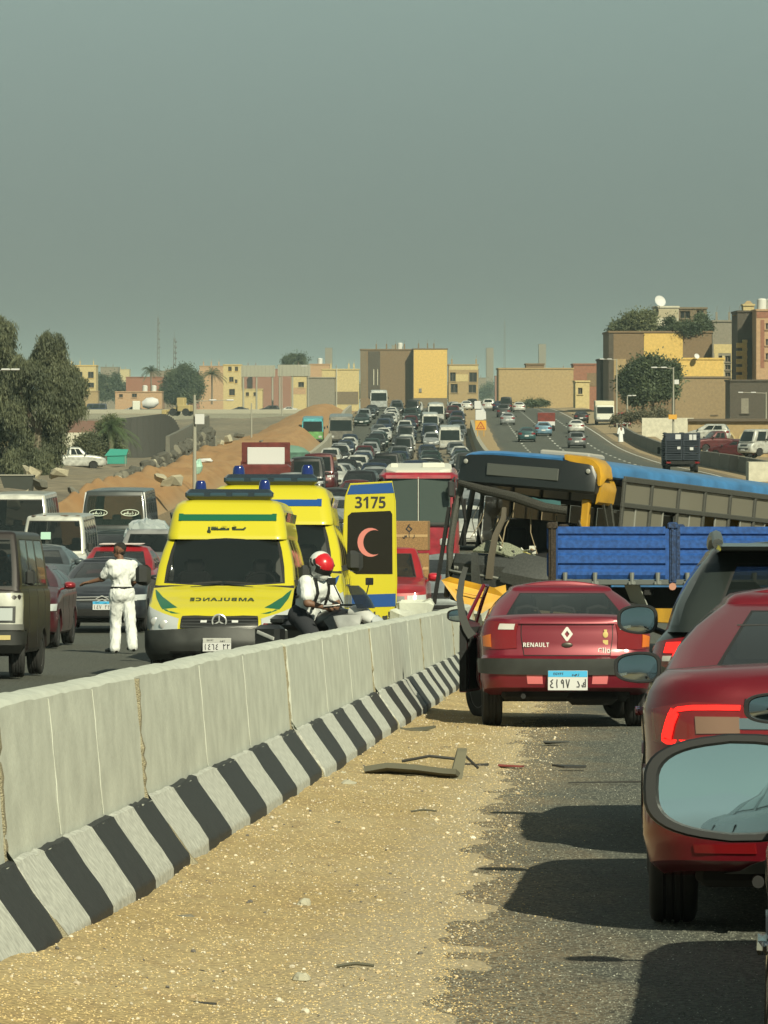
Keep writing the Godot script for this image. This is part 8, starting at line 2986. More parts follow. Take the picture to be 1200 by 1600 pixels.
func queue() -> void:
	var rr := RandomNumberGenerator.new()
	rr.seed = 611
	var kinds := ["sedan","sedan","hatch","suv","sedan","van","hatch","suv","pickup"]
	var cols := ["black","black","dark grey","dark grey","white","black","silver","maroon","dark blue","dark green","grey","black","white","dark blue","white","silver"]
	var lanes := [-1.9,-4.6,-7.2,-9.9,-12.7]
	var lname := ["lane beside the median","second lane from the median","middle lane","second lane from the mound","outermost lane by the mound"]
	# buses and lorries first: they keep their places
	far_bus("turquoise and green minibus at the outer edge of the far queue",atu(t_for(693,-13.0),489,181),Color(0.05,0.36,0.42),Color(0.16,0.4,0.14),2.2,2.75)
	far_bus("grey coach with a big windscreen beside the turquoise minibus",atu(t_for(692,-11.0),533,181),Color(0.20,0.19,0.16),Color(0.18,0.17,0.15),2.5,2.9)
	far_bus("white minibus near the median in the far queue",atu(t_for(707,-3.0),703,180),Color(0.55,0.55,0.5),Color(0.5,0.5,0.46),2.1,2.6)
	far_bus("white coach topping the crest at the head of the far queue",atu(t_for(641.5,-9.0),592,181),Color(0.5,0.52,0.5),Color(0.4,0.42,0.42),2.5,3.0)
	far_bus("white high-roofed lorry cab second from the crest, by the median",atu(t_for(661,-3.0),681,181),Color(0.55,0.55,0.5),Color(0.5,0.5,0.46),1.9,2.4)
	far_bus("white minibus halfway up the far queue, by the median",atu(t_for(676,-3.0),672,181),Color(0.55,0.55,0.5),Color(0.45,0.45,0.42),1.8,2.2)
	red_lorry()
	var taken := [[206.0,-11.4],[262.0,-12.4]]
	for q in [[693,489],[692,533],[707,703],[641.5,592],[661,681],[676,672]]:
		var tb := t_for(q[0],-6.0)
		taken.append([tb,(q[1] - 600.0)/7000.0*tb - tab(T_MED,tb)])
	var n := 0
	var v := 760.0
	var last := [0.0,0.0,0.0,0.0,0.0]
	var near_rows := [152.0,164.0,178.0,194.0,212.0,232.0,252.0,272.0]
	var ts: Array = near_rows.duplicate()
	v = 764.0
	while v > 641.5:
		ts.append(t_for(v,-6.0))
		v -= 5.2
	for t0 in ts:
		for l in 5:
			if l == 4 and t0 < 260.0: continue
			if l == 4 and rr.randf() < 0.35: continue
			var t: float = t0 + rr.randf_range(-2.5,2.5) + (4.0 if l % 2 == 1 else 0.0)
			var q: float = lanes[l] + rr.randf_range(-0.35,0.35)
			var k: String = kinds[rr.randi() % kinds.size()]
			var c: String = cols[rr.randi() % cols.size()]
			if rr.randf() < 0.07: continue
			if t - last[l] < 6.4: t = last[l] + 6.4
			var clash := false
			for b in taken:
				if absf(t - b[0]) < 9.0 and absf(q - b[1]) < 2.1: clash = true
			if clash: continue
			last[l] = t
			var part := "near end of far queue" if t < 330 else ("lower part of far queue" if t < 400 else ("middle part of far queue" if t < 470 else ("upper part of far queue" if t < 560 else "far queue at the crest")))
			far_car(k,c,"%s %s, %s, %s" % [c,{"sedan": "saloon","suv": "suv","hatch": "hatchback","van": "van","pickup": "pickup"}[k],lname[l],part],at(t,q,180.0 + rr.randf_range(-3,3)),"cars jammed in the far queue")
			n += 1
	# the right-hand road, seen from behind
	var rl := [[901,700,"hatch","grey","dark grey hatchback nearest on the right-hand road, below the white saloon"],[900,677,"sedan","white","white saloon on the right-hand road"],[908,661,"sedan","black","black car just beyond the white saloon"],[849,681,"sedan","pale blue","pale blue saloon beside the red lorry on the right-hand road"],
		[823,690,"sedan","teal","dark teal saloon behind the pale blue one"],[793,664,"sedan","silver","silver saloon alone in the inner lane of the right-hand road"],[787,652,"suv","dark grey","dark grey suv beyond the silver saloon"],[811,644,"sedan","white","small white saloon near the crest of the right-hand road"],[763,641.5,"suv","white","white suv at the crest next to the median gap"],[779,642,"sedan","dark blue","dark blue car at the crest right of the white suv"],[791,643,"van","black","black van at the crest left of the small white saloon"],[729,641.5,"sedan","white","white car on the crest at the median's end"],[738,641,"suv","black","black suv on the crest beside the median's end"]]
	for q in rl:
		var t := t_for(q[1],7.0)
		var x: float = (q[0] - 600.0)/7000.0*t
		var qq: float = x - tab(T_MED,t)
		far_car(q[2],q[3],q[4],at(t,qq,-1.0),"cars on the right-hand road")
	# red lorry with a white tail in the middle lane
	var t1 := t_for(673,7.0)
	var o := thing("lorry","small red lorry with a white tail in the middle of the right-hand road","lorry",at(t1,(853.0 - 600.0)/7000.0*t1 - tab(T_MED,t1)))
	lorry_parts(o,paint("lorry_red",0.2,0.03,0.02,0.0),1.9,1.9,4.6,mat("plate_white"))
	t1 = t_for(664,11.0)
	o = thing("lorry","white box lorry parked on the right-hand shoulder","lorry",at(t1,(944.0 - 600.0)/7000.0*t1 - tab(T_MED,t1),180.0))
	var cab := Geo.new()
	cab.box(Vector3(0,1.35,-2.3),Vector3(2.1,1.9,1.6),0.12)
	obj("cab",cab,mat("lorry_white",0.56,0.56,0.5,0.5),o)
	cab = Geo.new()
	cab.box(Vector3(0,1.75,-3.1),Vector3(1.85,0.75,0.05),0.02)
	obj("windscreen",cab,darkglass(),o)
	cab = Geo.new()
	cab.box(Vector3(0,1.7,0.6),Vector3(2.2,2.2,4.2),0.05)
	obj("box",cab,mat("box_cream",0.5,0.46,0.34,0.7),o)
	cab = Geo.new()
	cab.box(Vector3(0,0.55,-3.1),Vector3(2.1,0.3,0.1),0.03)
	obj("bumper",cab,mat("bumper_dark"),o)
	for sx in [-1.0,1.0]:
		cab = Geo.new()
		cab.box(Vector3(sx*0.8,0.85,-3.1),Vector3(0.35,0.2,0.05),0.02)
		obj("headlight",cab,mat("headlight_glass"),o)
		for z in [-2.2,1.6]: wheel(o,Vector3(sx*0.9,0.42,z),0.42,0.25,sx < 0,true)
	t1 = t_for(668,12.0)
	var rc := far_car("suv","maroon","red and white estate car parked behind the white box lorry",at(t1,(972.0 - 600.0)/7000.0*t1 - tab(T_MED,t1)))
	rc.get_node("body").material_override = paint("estate_red",0.3,0.02,0.025,0.1)
	var wb := Geo.new()
	wb.box(Vector3(0,0.78,2.27),Vector3(1.5,0.13,0.05),0.02)
	wb.box(Vector3(0,0.5,2.3),Vector3(1.6,0.12,0.05),0.02)
	obj("white_band",wb,mat("plate_white"),rc)
	crate_lorry()
	# vehicles standing off the road
	far_car("sedan","maroon","dark maroon car parked below the arcaded wall",Transform3D(Basis(Vector3.UP,1.2),spot(1148,716,350)))
	far_car("pickup","maroon","maroon pickup parked beside the dark maroon car",Transform3D(Basis(Vector3.UP,1.9),spot(1120,706,365)))
	far_car("van","white","white van parked at the right edge below the arcaded wall",Transform3D(Basis(Vector3.UP,2.2),spot(1196,713,345)))
	far_car("hatch","white","small white car parked near the lorry with crates",Transform3D(Basis(Vector3.UP,1.4),spot(1105,690,385)))
	far_car("pickup","white","white pickup standing side-on below the weeping tree",Transform3D(Basis(Vector3.UP,-1.45),spot(118,733,346)))
	for q in [[128,0,"black","sedan"],[150,1,"dark blue","van"],[205,2,"silver","sedan"],[372,3,"dark grey","sedan"],[420,4,"black","suv"],[448,5,"white","sedan"]]:
		far_car(q[3],q[2],"%s %s on the flyover %s" % [q[2],"car" if q[3] != "van" else "van",["at its left end","next to the leftmost car","beside the concrete mixer","below the yellow four-storey house","under the roadside boards","near the street lamps"][q[1]]],Transform3D(Basis(Vector3.UP,PI*0.5),spot(q[0],648,900) + Vector3(0,0.15,0)),"cars on the flyover")
	# site machines on the flyover
	o = thing("concrete_mixer","white concrete mixer lorry on the flyover before the low pink house","lorry",Transform3D(Basis(Vector3.UP,PI*0.5),spot(232,648,898) + Vector3(0,0.15,0)))
	var g := Geo.new()
	g.tube([Vector3(0,1.9,-1.2),Vector3(0,2.1,-0.2),Vector3(0,2.3,1.0),Vector3(0,2.5,2.0)],[0.6,1.15,1.1,0.5],14)
	obj("drum",g,mat("plate_white"),o)
	g = Geo.new()
	g.box(Vector3(0,1.6,-2.4),Vector3(2.2,2.0,1.5),0.1)
	obj("cab",g,mat("lorry_white"),o)
	g = Geo.new()
	g.box(Vector3(0,0.85,0),Vector3(1.6,0.3,6.0),0.03)
	obj("chassis",g,mat("under"),o)
	for z in [-2.2,1.0,2.2]:
		for sx in [-1.0,1.0]: wheel(o,Vector3(sx*0.95,0.5,z),0.5,0.3,sx < 0,true)
	o = thing("wheel_loader","sand-coloured wheel loader on the earth by the flyover","loader",Transform3D(Basis(Vector3.UP,PI*0.4),spot(283,650,820)))
	var lo := mat("loader_tan",0.36,0.28,0.12,0.7)
	g = Geo.new()
	g.box(Vector3(0,1.4,0.8),Vector3(2.0,1.2,2.4),0.1)
	obj("engine_hood",g,lo,o)
	g = Geo.new()
	g.box(Vector3(0,2.6,0.1),Vector3(1.6,1.5,1.4),0.1)
	obj("cab",g,lo,o)
	g = Geo.new()
	g.bar(Vector3(0,1.5,-0.8),Vector3(0,0.9,-2.6),0.8,0.3)
	g.box(Vector3(0,0.7,-3.0),Vector3(2.4,0.9,0.8),0.1)
	obj("shovel",g,lo,o)
	for z in [-1.2,1.3]:
		for sx in [-1.0,1.0]: wheel(o,Vector3(sx*1.0,0.7,z),0.7,0.5,sx < 0,true)
func lorry_parts(o: Node3D,m: Material,W: float,H: float,L: float,tail: Material) -> void:
	var g := Geo.new()
	g.box(Vector3(0,1.2,-L*0.5 + 0.8),Vector3(W,1.5,1.5),0.12)
	obj("cab",g,m,o)
	g = Geo.new()
	g.box(Vector3(0,0.75 + (H - 0.6)*0.5,0.7),Vector3(W,H - 0.75,L - 1.7),0.04)
	obj("load_bed",g,m,o)
	g = Geo.new()
	g.box(Vector3(0,0.8,L*0.5 - 0.12),Vector3(W*0.98,0.45,0.06),0.01)
	obj("tail_board",g,tail,o)
	g = Geo.new()
	g.box(Vector3(0,0.5,0),Vector3(W*0.7,0.2,L*0.9),0.02)
	obj("chassis",g,mat("under"),o)
	for sx in [-1.0,1.0]:
		for z in [-L*0.32,L*0.28]: wheel(o,Vector3(sx*(W*0.5 - 0.14),0.38,z),0.38,0.24,sx < 0,true)
func far_bus(label: String,xf: Transform3D,c0: Color,c1: Color,W: float,H: float) -> void:
	var o := thing("minibus",label,"bus",xf)
	var L := 6.5 if W < 2.4 else 10.0
	var h := W*0.5
	var g := Geo.new()
	var z := -L*0.5
	g.loft([PackedVector3Array([Vector3(-h*0.94,0.35,z),Vector3(h*0.94,0.35,z),Vector3(h*0.94,H*0.48,z - 0.03),Vector3(-h*0.94,H*0.48,z - 0.03)]),PackedVector3Array([Vector3(-h,0.35,z + 0.2),Vector3(h,0.35,z + 0.2),Vector3(h,H*0.48,z + 0.18),Vector3(-h,H*0.48,z + 0.18)]),PackedVector3Array([Vector3(-h,0.35,-z),Vector3(h,0.35,-z),Vector3(h,H*0.48,-z),Vector3(-h,H*0.48,-z)])])
	obj("lower_body",g,paint("bus_%.2f_%.2f" % [c1.r,c1.g],c1.r,c1.g,c1.b,0.0),o)
	g = Geo.new()
	var rings := []
	for q in [[z + 0.12,0.9,0.0],[z + 0.3,0.97,0.06],[z + 0.8,1.0,0.1],[-z,1.0,0.1]]:
		rings.append(PackedVector3Array([Vector3(-h*q[1]*0.97,H*0.86,q[0]),Vector3(h*q[1]*0.97,H*0.86,q[0]),Vector3(h*q[1]*0.95,H - 0.1 + q[2]*0.3,q[0] + 0.05),Vector3(h*q[1]*0.75,H - 0.1 + q[2],q[0] + 0.1),Vector3(-h*q[1]*0.75,H - 0.1 + q[2],q[0] + 0.1),Vector3(-h*q[1]*0.95,H - 0.1 + q[2]*0.3,q[0] + 0.05)]))
	g.loft(rings)
	obj("roof",g,paint("bus_%.2f_%.2f" % [c0.r,c0.g],c0.r,c0.g,c0.b,0.0),o)
	g = Geo.new()
	g.loft([PackedVector3Array([Vector3(-h*0.9,H*0.47,z - 0.01),Vector3(h*0.9,H*0.47,z - 0.01),Vector3(h*0.92,H*0.47,z + 0.1),Vector3(-h*0.92,H*0.47,z + 0.1)]),PackedVector3Array([Vector3(-h*0.86,H*0.865,z + 0.14),Vector3(h*0.86,H*0.865,z + 0.14),Vector3(h*0.9,H*0.865,z + 0.25),Vector3(-h*0.9,H*0.865,z + 0.25)])])
	obj("windscreen",g,darkglass(),o)
	for sx in [-1.0,1.0]:
		g = Geo.new()
		g.bar(Vector3(sx*h*0.95,H*0.47,z + 0.06),Vector3(sx*h*0.92,H*0.87,z + 0.2),0.1,0.12)
		obj("corner_post",g,paint("bus_%.2f_%.2f" % [c0.r,c0.g],0,0,0),o)
		g = Geo.new()
		g.box(Vector3(sx*h*0.96,H*0.67,0.15),Vector3(0.05,H*0.4,L - 0.5),0.01)
		obj("side_window",g,darkglass(),o)
		g = Geo.new()
		g.box(Vector3(sx*h*0.7,0.8,z - 0.02),Vector3(0.35,0.2,0.06),0.03)
		obj("headlight",g,mat("headlight_glass"),o)
		g = Geo.new()
		g.box(Vector3(sx*(h + 0.14),H*0.62,z + 0.05),Vector3(0.14,0.3,0.1),0.04)
		obj("wing_mirror",g,mat("mirror_black"),o)
		for zz in [-L*0.3,L*0.28]: wheel(o,Vector3(sx*(h - 0.16),0.4,zz),0.4,0.25,sx < 0,true)
	g = Geo.new()
	g.box(Vector3(0,0.45,z - 0.04),Vector3(W*0.95,0.22,0.12),0.04)
	obj("bumper",g,mat("bumper_dark"),o)
func red_lorry() -> void:
	# lorry seen over the second ambulance's roof: red head board round a white panel, green tarpaulin beside it
	var o := thing("lorry","lorry with red-framed white headboard just above the ambulance roofs","lorry",at(206,-11.4,181))
	lorry_parts(o,paint("lorry_dark_red",0.16,0.03,0.025,0.0),2.3,2.0,7.0,mat("plate_white"))
	var g := Geo.new()
	g.box(Vector3(0,2.35,-1.9),Vector3(2.2,1.15,0.1),0.02)
	obj("headboard",g,paint("lorry_dark_red",0,0,0),o)
	g = Geo.new()
	g.box(Vector3(0,2.3,-1.98),Vector3(1.7,0.8,0.06),0.02)
	obj("white_panel",g,mat("plate_white"),o)
	var c := thing("tarpaulin_lorry","lorry under a faded green tarpaulin behind the red-framed headboard","lorry",at(262,-12.4,181))
	lorry_parts(c,paint("lorry_green",0.08,0.16,0.12,0.0),2.2,2.0,6.0,mat("plate_white"))
	g = Geo.new()
	g.ell(Vector3(0,1.9,0.8),Vector3(1.1,0.6,2.0),14,8)
	obj("tarpaulin",g,mat("tarp_green",0.12,0.22,0.17,0.85),c)
func crate_lorry() -> void:
	var o := thing("crate_lorry","dark lorry stacked with slatted crates on the right-hand road","lorry",at(285,(1063.0 - 600.0)/7000.0*285.0 - tab(T_MED,285.0)))
	var blue := mat("crate_blue",0.022,0.03,0.045,0.8)
	var g := Geo.new()
	g.box(Vector3(0,1.2,-2.4),Vector3(2.1,1.8,1.6),0.1)
	obj("cab",g,blue,o)
	g = Geo.new()
	g.box(Vector3(0,0.62,0),Vector3(1.6,0.22,6.0),0.02)
	obj("chassis",g,mat("under"),o)
	for sx in [-1.0,1.0]:
		for z in [-2.2,1.9]: wheel(o,Vector3(sx*0.88,0.42,z),0.42,0.25,sx < 0,true)
		g = Geo.new()
		g.box(Vector3(sx*0.9,0.62,3.0),Vector3(0.3,0.12,0.06),0.02)
		obj("tail_lamp",g,lamp_mat(),o)
	var n := 0
	for z in [2.3,1.1,-0.1]:
		for y in 4:
			for x in 2:
				var c := holder("crate",o,Transform3D(Basis(),Vector3(-0.56 + x*1.12,0.78 + y*0.44,z)))
				g = Geo.new()
				for k in 3: g.box(Vector3(0,0.06 + k*0.14,0.57),Vector3(1.08,0.07,0.03))
				for sx in [-1.0,1.0]:
					for k in 3: g.box(Vector3(sx*0.53,0.06 + k*0.14,0),Vector3(0.03,0.07,1.1))
					g.box(Vector3(sx*0.5,0.21,0.54),Vector3(0.07,0.42,0.06))
				g.box(Vector3(0,0.01,0),Vector3(1.08,0.02,1.1))
				g.box(Vector3(0,0.2,-0.2),Vector3(0.9,0.34,0.6))
				obj("slats",g,blue,c,0)
				n += 1
	for q in [[-0.3,2.25,0.34,0.3],[0.5,2.22,0.2,0.34],[0.75,2.22,0.2,0.34],[-0.25,1.55,0.2,0.16],[0.55,1.5,0.22,0.18]]:
		g = Geo.new()
		g.box(Vector3(q[0],q[1],2.91),Vector3(q[2],q[3],0.02))
		obj("white_mark",g,mat("plate_white"),o)
	g = Geo.new()
	g.box(Vector3(-1.3,1.35,-1.4),Vector3(0.2,0.45,0.1),0.04)
	g.bar(Vector3(-1.0,1.4,-1.5),Vector3(-1.3,1.4,-1.4),0.05,0.05)
	obj("wing_mirror",g,mat("mirror_black"),o)
# ------------------------------------------------------------------ figures: tapered bones joined smoothly and meshed as one skin
# bones: [from, to, radius, radius]
func skin_net(g: Geo,bones: Array,cell: float,k: float,grow := 0.0) -> void:
	var lo := Vector3(1e9,1e9,1e9)
	var hi := -lo
	for b in bones:
		var r: float = maxf(b[2],b[3]) + grow + k + cell*2.0
		for e in 2:
			lo = lo.min(b[e] - Vector3.ONE*r)
			hi = hi.max(b[e] + Vector3.ONE*r)
	var nx := int((hi.x - lo.x)/cell) + 2
	var ny := int((hi.y - lo.y)/cell) + 2
	var nz := int((hi.z - lo.z)/cell) + 2
	var f := PackedFloat32Array()
	f.resize(nx*ny*nz)
	f.fill(1.0)
	for b in bones:
		var a: Vector3 = b[0]
		var c: Vector3 = b[1]
		var ra: float = b[2] + grow
		var rb: float = b[3] + grow
		var ab := c - a
		var l2 := maxf(ab.length_squared(),1e-8)
		var r := maxf(ra,rb) + k + cell*2.0
		var m0 := ((a.min(c) - Vector3.ONE*r - lo)/cell).floor()
		var m1 := ((a.max(c) + Vector3.ONE*r - lo)/cell).ceil()
		for z in range(maxi(0,int(m0.z)),mini(nz,int(m1.z) + 1)):
			for y in range(maxi(0,int(m0.y)),mini(ny,int(m1.y) + 1)):
				var row := (z*ny + y)*nx
				for x in range(maxi(0,int(m0.x)),mini(nx,int(m1.x) + 1)):
					var p := lo + Vector3(x,y,z)*cell
					var u := clampf((p - a).dot(ab)/l2,0.0,1.0)
					var d := p.distance_to(a + ab*u) - lerpf(ra,rb,u)
					var o := f[row + x]
					var h := k - absf(o - d)
					f[row + x] = minf(o,d) - (h*h*0.25/k if h > 0.0 else 0.0)
	var id := {}
	var pos := PackedVector3Array()
	for z in nz - 1:
		for y in ny - 1:
			for x in nx - 1:
				var i := (z*ny + y)*nx + x
				var v0 := f[i]
				var inside := v0 < 0.0
				var mixed := false
				for o in [1,nx,nx + 1,nx*ny,nx*ny + 1,nx*ny + nx,nx*ny + nx + 1]:
					if (f[i + o] < 0.0) != inside:
						mixed = true
						break
				if not mixed: continue
				var s := Vector3.ZERO
				var n := 0
				for e in [[0,1],[2,3],[4,5],[6,7],[0,2],[1,3],[4,6],[5,7],[0,4],[1,5],[2,6],[3,7]]:
					var a: int = e[0]
					var b: int = e[1]
					var pa := Vector3(a & 1,(a >> 1) & 1,a >> 2)
					var pb := Vector3(b & 1,(b >> 1) & 1,b >> 2)
					var fa := f[i + int(pa.x) + int(pa.y)*nx + int(pa.z)*nx*ny]
					var fb := f[i + int(pb.x) + int(pb.y)*nx + int(pb.z)*nx*ny]
					if (fa < 0.0) != (fb < 0.0):
						s += pa.lerp(pb,fa/(fa - fb))
						n += 1
				id[i] = pos.size()
				pos.append(lo + (Vector3(x,y,z) + s/n)*cell)
	var st := g.v.size()
	var str_ := [1,nx,nx*ny]
	for i in id:
		for ax in 3:
			var d: int = str_[ax]
			var d1: int = str_[(ax + 1) % 3]
			var d2: int = str_[(ax + 2) % 3]
			if (f[i] < 0.0) == (f[i + d] < 0.0): continue
			if not (id.has(i - d1) and id.has(i - d2) and id.has(i - d1 - d2)): continue
			var a := pos[id[i]]
			var b := pos[id[i - d1]]
			var c := pos[id[i - d1 - d2]]
			var e := pos[id[i - d2]]
			if f[i] < 0.0: g.quad(a,b,c,e)
			else: g.quad(a,e,c,b)
	g.fix(st)
func hand_bones(w: Vector3,dir: Vector3,palm: Vector3,curl := 0.35) -> Array:
	# wrist, direction of the fingers, direction the palm faces
	dir = dir.normalized()
	palm = (palm - dir*palm.dot(dir)).normalized()
	var s := dir.cross(palm).normalized()
	var r := [[w,w + dir*0.05,0.024,0.026],[w + s*0.018,w + dir*0.085 + s*0.028,0.018,0.015],[w - s*0.018,w + dir*0.08 - s*0.028,0.018,0.015]]
	var ls := [0.066,0.078,0.073,0.058]
	for i in 4:
		var b := w + dir*(0.088 - 0.004*absf(i - 1.2)) + s*(0.03 - 0.02*i)
		var l: float = ls[i]
		var d1 := (dir + palm*curl).normalized()
		var d2 := (dir + palm*curl*3.0).normalized()
		r.append([b - dir*0.02,b + d1*l*0.5,0.0095,0.009])
		r.append([b + d1*l*0.5,b + d1*l*0.5 + d2*l*0.5,0.009,0.0078])
	var tb := w + dir*0.025 + s*0.025
	r.append([tb,tb + (dir*0.6 + s*0.8 + palm*0.3).normalized()*0.042,0.013,0.011])
	r.append([tb + (dir*0.6 + s*0.8 + palm*0.3).normalized()*0.042,tb + (dir*0.6 + s*0.8 + palm*0.3).normalized()*0.042 + (dir + palm*0.4).normalized()*0.032,0.0105,0.009])
	return r
# a head about c looking along d
func head_bones(c: Vector3,d: Vector3,up := Vector3.UP) -> Array:
	d = d.normalized()
	var s := d.cross(up).normalized()
	up = s.cross(d)
	var r := [[c + up*0.03 - d*0.02,c + up*0.035 + d*0.015,0.088,0.082],[c - up*0.02 + d*0.02,c - up*0.075 + d*0.055,0.068,0.042],[c - up*0.06 + d*0.03,c - up*0.085 + d*0.06,0.045,0.026],
		[c + up*0.012 + d*0.085,c - up*0.03 + d*0.112,0.010,0.016],[c - up*0.062 + d*0.088 - s*0.016,c - up*0.062 + d*0.088 + s*0.016,0.009,0.009],[c + up*0.028 + d*0.082 - s*0.03,c + up*0.028 + d*0.082 + s*0.03,0.013,0.013]]
	for m in [-1.0,1.0]: r.append([c + s*m*0.082 + up*0.015 - d*0.005,c + s*m*0.084 - up*0.022 + d*0.004,0.016,0.011])
	return r
func eyes(o: Node3D,c: Vector3,d: Vector3) -> void:
	d = d.normalized()
	var s := d.cross(Vector3.UP).normalized()
	for m in [-1.0,1.0]:
		var g := Geo.new()
		g.ell(c + d*0.086 + s*m*0.032 + Vector3(0,0.006,0),Vector3(0.012,0.008,0.012),8,5)
		obj("eye",g,mat("eye",0.05,0.04,0.035,0.3),o)
func people() -> void:
	var skin := mat("skin",0.15,0.075,0.045,0.6,0.0,{})
	var white := mat("white_cloth",0.62,0.635,0.63,0.9,0.0,{"rim": 0.2})
	var black := mat("black_leather",0.012,0.012,0.012,0.4)
	officer(skin,white,black)
	motorcycle()
	rider(skin,white,black)
	van_driver(skin)
	# a man in a long white robe on the far shoulder
	var t := 437.0
	var o := thing("person","person in a long white robe walking along the right-hand shoulder","person",at(t,14.0,20.0))
	var g := Geo.new()
	skin_net(g,head_bones(Vector3(0,1.64,0),Vector3(0,0,-1)) + [[Vector3(0,1.45,0),Vector3(0,1.58,0),0.055,0.05],[Vector3(0,0.9,0),Vector3(0,1.35,0),0.14,0.17],[Vector3(0.09,0.9,0),Vector3(0.1,0.06,0.12),0.08,0.04],[Vector3(-0.09,0.9,0),Vector3(-0.1,0.06,-0.12),0.08,0.04],[Vector3(0.2,1.38,0),Vector3(0.27,0.85,0.05),0.05,0.03],[Vector3(-0.2,1.38,0),Vector3(-0.27,0.85,-0.08),0.05,0.03]],0.03,0.04)
	obj("body",g,skin,o,60)
	g = Geo.new()
	var rings := []
	for q in [[0.08,0.27,0.24],[0.5,0.24,0.2],[0.95,0.21,0.17],[1.3,0.24,0.15],[1.45,0.2,0.12],[1.5,0.08,0.07]]:
		rings.append(g.ring_at(Vector3(0,q[0],0),Vector3.RIGHT,Vector3.BACK,q[1],q[2],12))
	g.loft(rings)
	for m in [-1.0,1.0]: g.tube([Vector3(m*0.2,1.42,0),Vector3(m*0.28,1.1,0.02),Vector3(m*0.3,0.85,0.0)],[0.09,0.085,0.09],8)
	obj("robe",g,white,o,50)
func officer(skin: Material,white: Material,black: Material) -> void:
	var o := thing("person","person in white uniform with black belt, back turned, pointing at the jammed cars","person",atu(74.3,189))
	o.position.y += 0.0
	# his back is towards us and turned a little; axes: x right in the picture, z towards us
	var yaw := Basis(Vector3.UP,0.55)
	var r := func(x: float,y: float,z: float) -> Vector3: return yaw*Vector3(x,y,z)
	var sl: Vector3 = r.call(-0.19,1.46,0.01)
	var sr: Vector3 = r.call(0.19,1.45,0.01)
	var el: Vector3 = sl + Vector3(-0.16,-0.24,-0.12)
	var wl: Vector3 = el + Vector3(-0.24,-0.06,-0.06)
	var er: Vector3 = sr + Vector3(0.03,-0.27,-0.10)
	var wr: Vector3 = er + Vector3(-0.12,-0.17,-0.16)
	var torso := [[r.call(0,1.0,0),r.call(0,1.15,0),0.145,0.135],[r.call(0,1.15,0),r.call(0,1.38,-0.01),0.135,0.16],[r.call(-0.1,1.33,0),r.call(0.1,1.33,0),0.135,0.135],[sl,sr,0.07,0.07],[r.call(-0.06,1.0,0.03),r.call(0.06,1.0,0.03),0.13,0.13]]
	var hl: Vector3 = r.call(-0.09,0.95,0)
	var hr: Vector3 = r.call(0.1,0.95,0)
	var kl := Vector3(-0.10,0.52,-0.06)
	var kr := Vector3(0.15,0.54,0.02)
	var al := Vector3(-0.16,0.10,0.06)
	var ar := Vector3(0.10,0.11,0.2)
	al = Vector3(-0.10,0.10,0.04); ar = Vector3(0.21,0.13,0.16)
	var legs := [[hl,kl,0.10,0.062],[kl,al,0.06,0.042],[hr,kr,0.10,0.062],[kr,ar,0.06,0.042]]
	var armsl := [[sl,el,0.056,0.044],[sr,er,0.056,0.044]]
	var fore := [[el,wl,0.042,0.028],[er,wr,0.042,0.028]]
	var look := Vector3(-1.0,-0.05,-0.15)
	var hc: Vector3 = r.call(0.0,1.69,-0.02) + Vector3(-0.02,0,0)
	var g := Geo.new()
	skin_net(g,torso + legs + armsl + fore + [[r.call(0,1.45,0),hc + Vector3(0.0,-0.09,0),0.06,0.055]],0.014,0.035)
	skin_net(g,head_bones(hc,look),0.006,0.012)
	skin_net(g,hand_bones(wl,wl - el,Vector3(0.0,-1.0,0.3),0.2),0.004,0.006)
	skin_net(g,hand_bones(wr,wr - er,Vector3(-0.3,0.0,1.0),0.6),0.004,0.006)
	obj("body",g,skin,o,60)
	eyes(o,hc,look)
	g = Geo.new()
	skin_net(g,torso + [[sl,sl.lerp(el,0.72),0.062,0.066],[sr,sr.lerp(er,0.72),0.062,0.066]],0.014,0.03,0.014)
	# loosen the shirt with folds
	for i in g.v.size():
		var p := g.v[i]
		var q := Vector3(p.x*6.0,p.y*3.0,p.z*6.0)*2.2
		g.v[i] = p + Vector3(n1.get_noise_3d(q.x,q.y,q.z),0,n1.get_noise_3d(q.x + 9,q.y,q.z))*0.024
	obj("shirt",g,white,o,60)
	g = Geo.new()
	skin_net(g,[[hl,kl,0.115,0.082],[kl,al + Vector3(0,-0.03,0),0.082,0.078],[hr,kr,0.115,0.082],[kr,ar + Vector3(0,-0.03,0),0.082,0.078],[r.call(-0.05,1.0,0.02),r.call(0.06,1.0,0.02),0.14,0.14],[r.call(-0.07,0.95,0.05),r.call(0.08,0.95,0.05),0.115,0.115]],0.014,0.03,0.008)
	for i in g.v.size():
		var p := g.v[i]
		g.v[i] = p + Vector3(n1.get_noise_3d(p.x*14,p.y*5,p.z*14),0,n1.get_noise_3d(p.x*14 + 9,p.y*5,p.z*14))*0.02
	obj("trousers",g,white,o,60)
	g = Geo.new()
	var ring := []
	for k in 25:
		var a := TAU*k/24
		ring.append(r.call(cos(a)*0.178,1.075,0.012 + sin(a)*0.152))
	g.tube(ring,0.021,6)
	obj("belt",g,black,o)
	g = Geo.new()
	for q in [[al,Vector3(-0.10,0,-0.11)],[ar,Vector3(-0.06,0,-0.14)]]:
		skin_net(g,[[q[0] + Vector3(0.02,-0.07,0.03),q[0] + Vector3(0,-0.06,0) + q[1],0.04,0.036],[q[0] + Vector3(0,-0.06,0) + q[1],q[0] + Vector3(0,-0.07,0) + q[1]*1.6,0.036,0.03]],0.01,0.02)
	obj("shoes",g,black,o,60)
	g = Geo.new()
	var d := look.normalized()
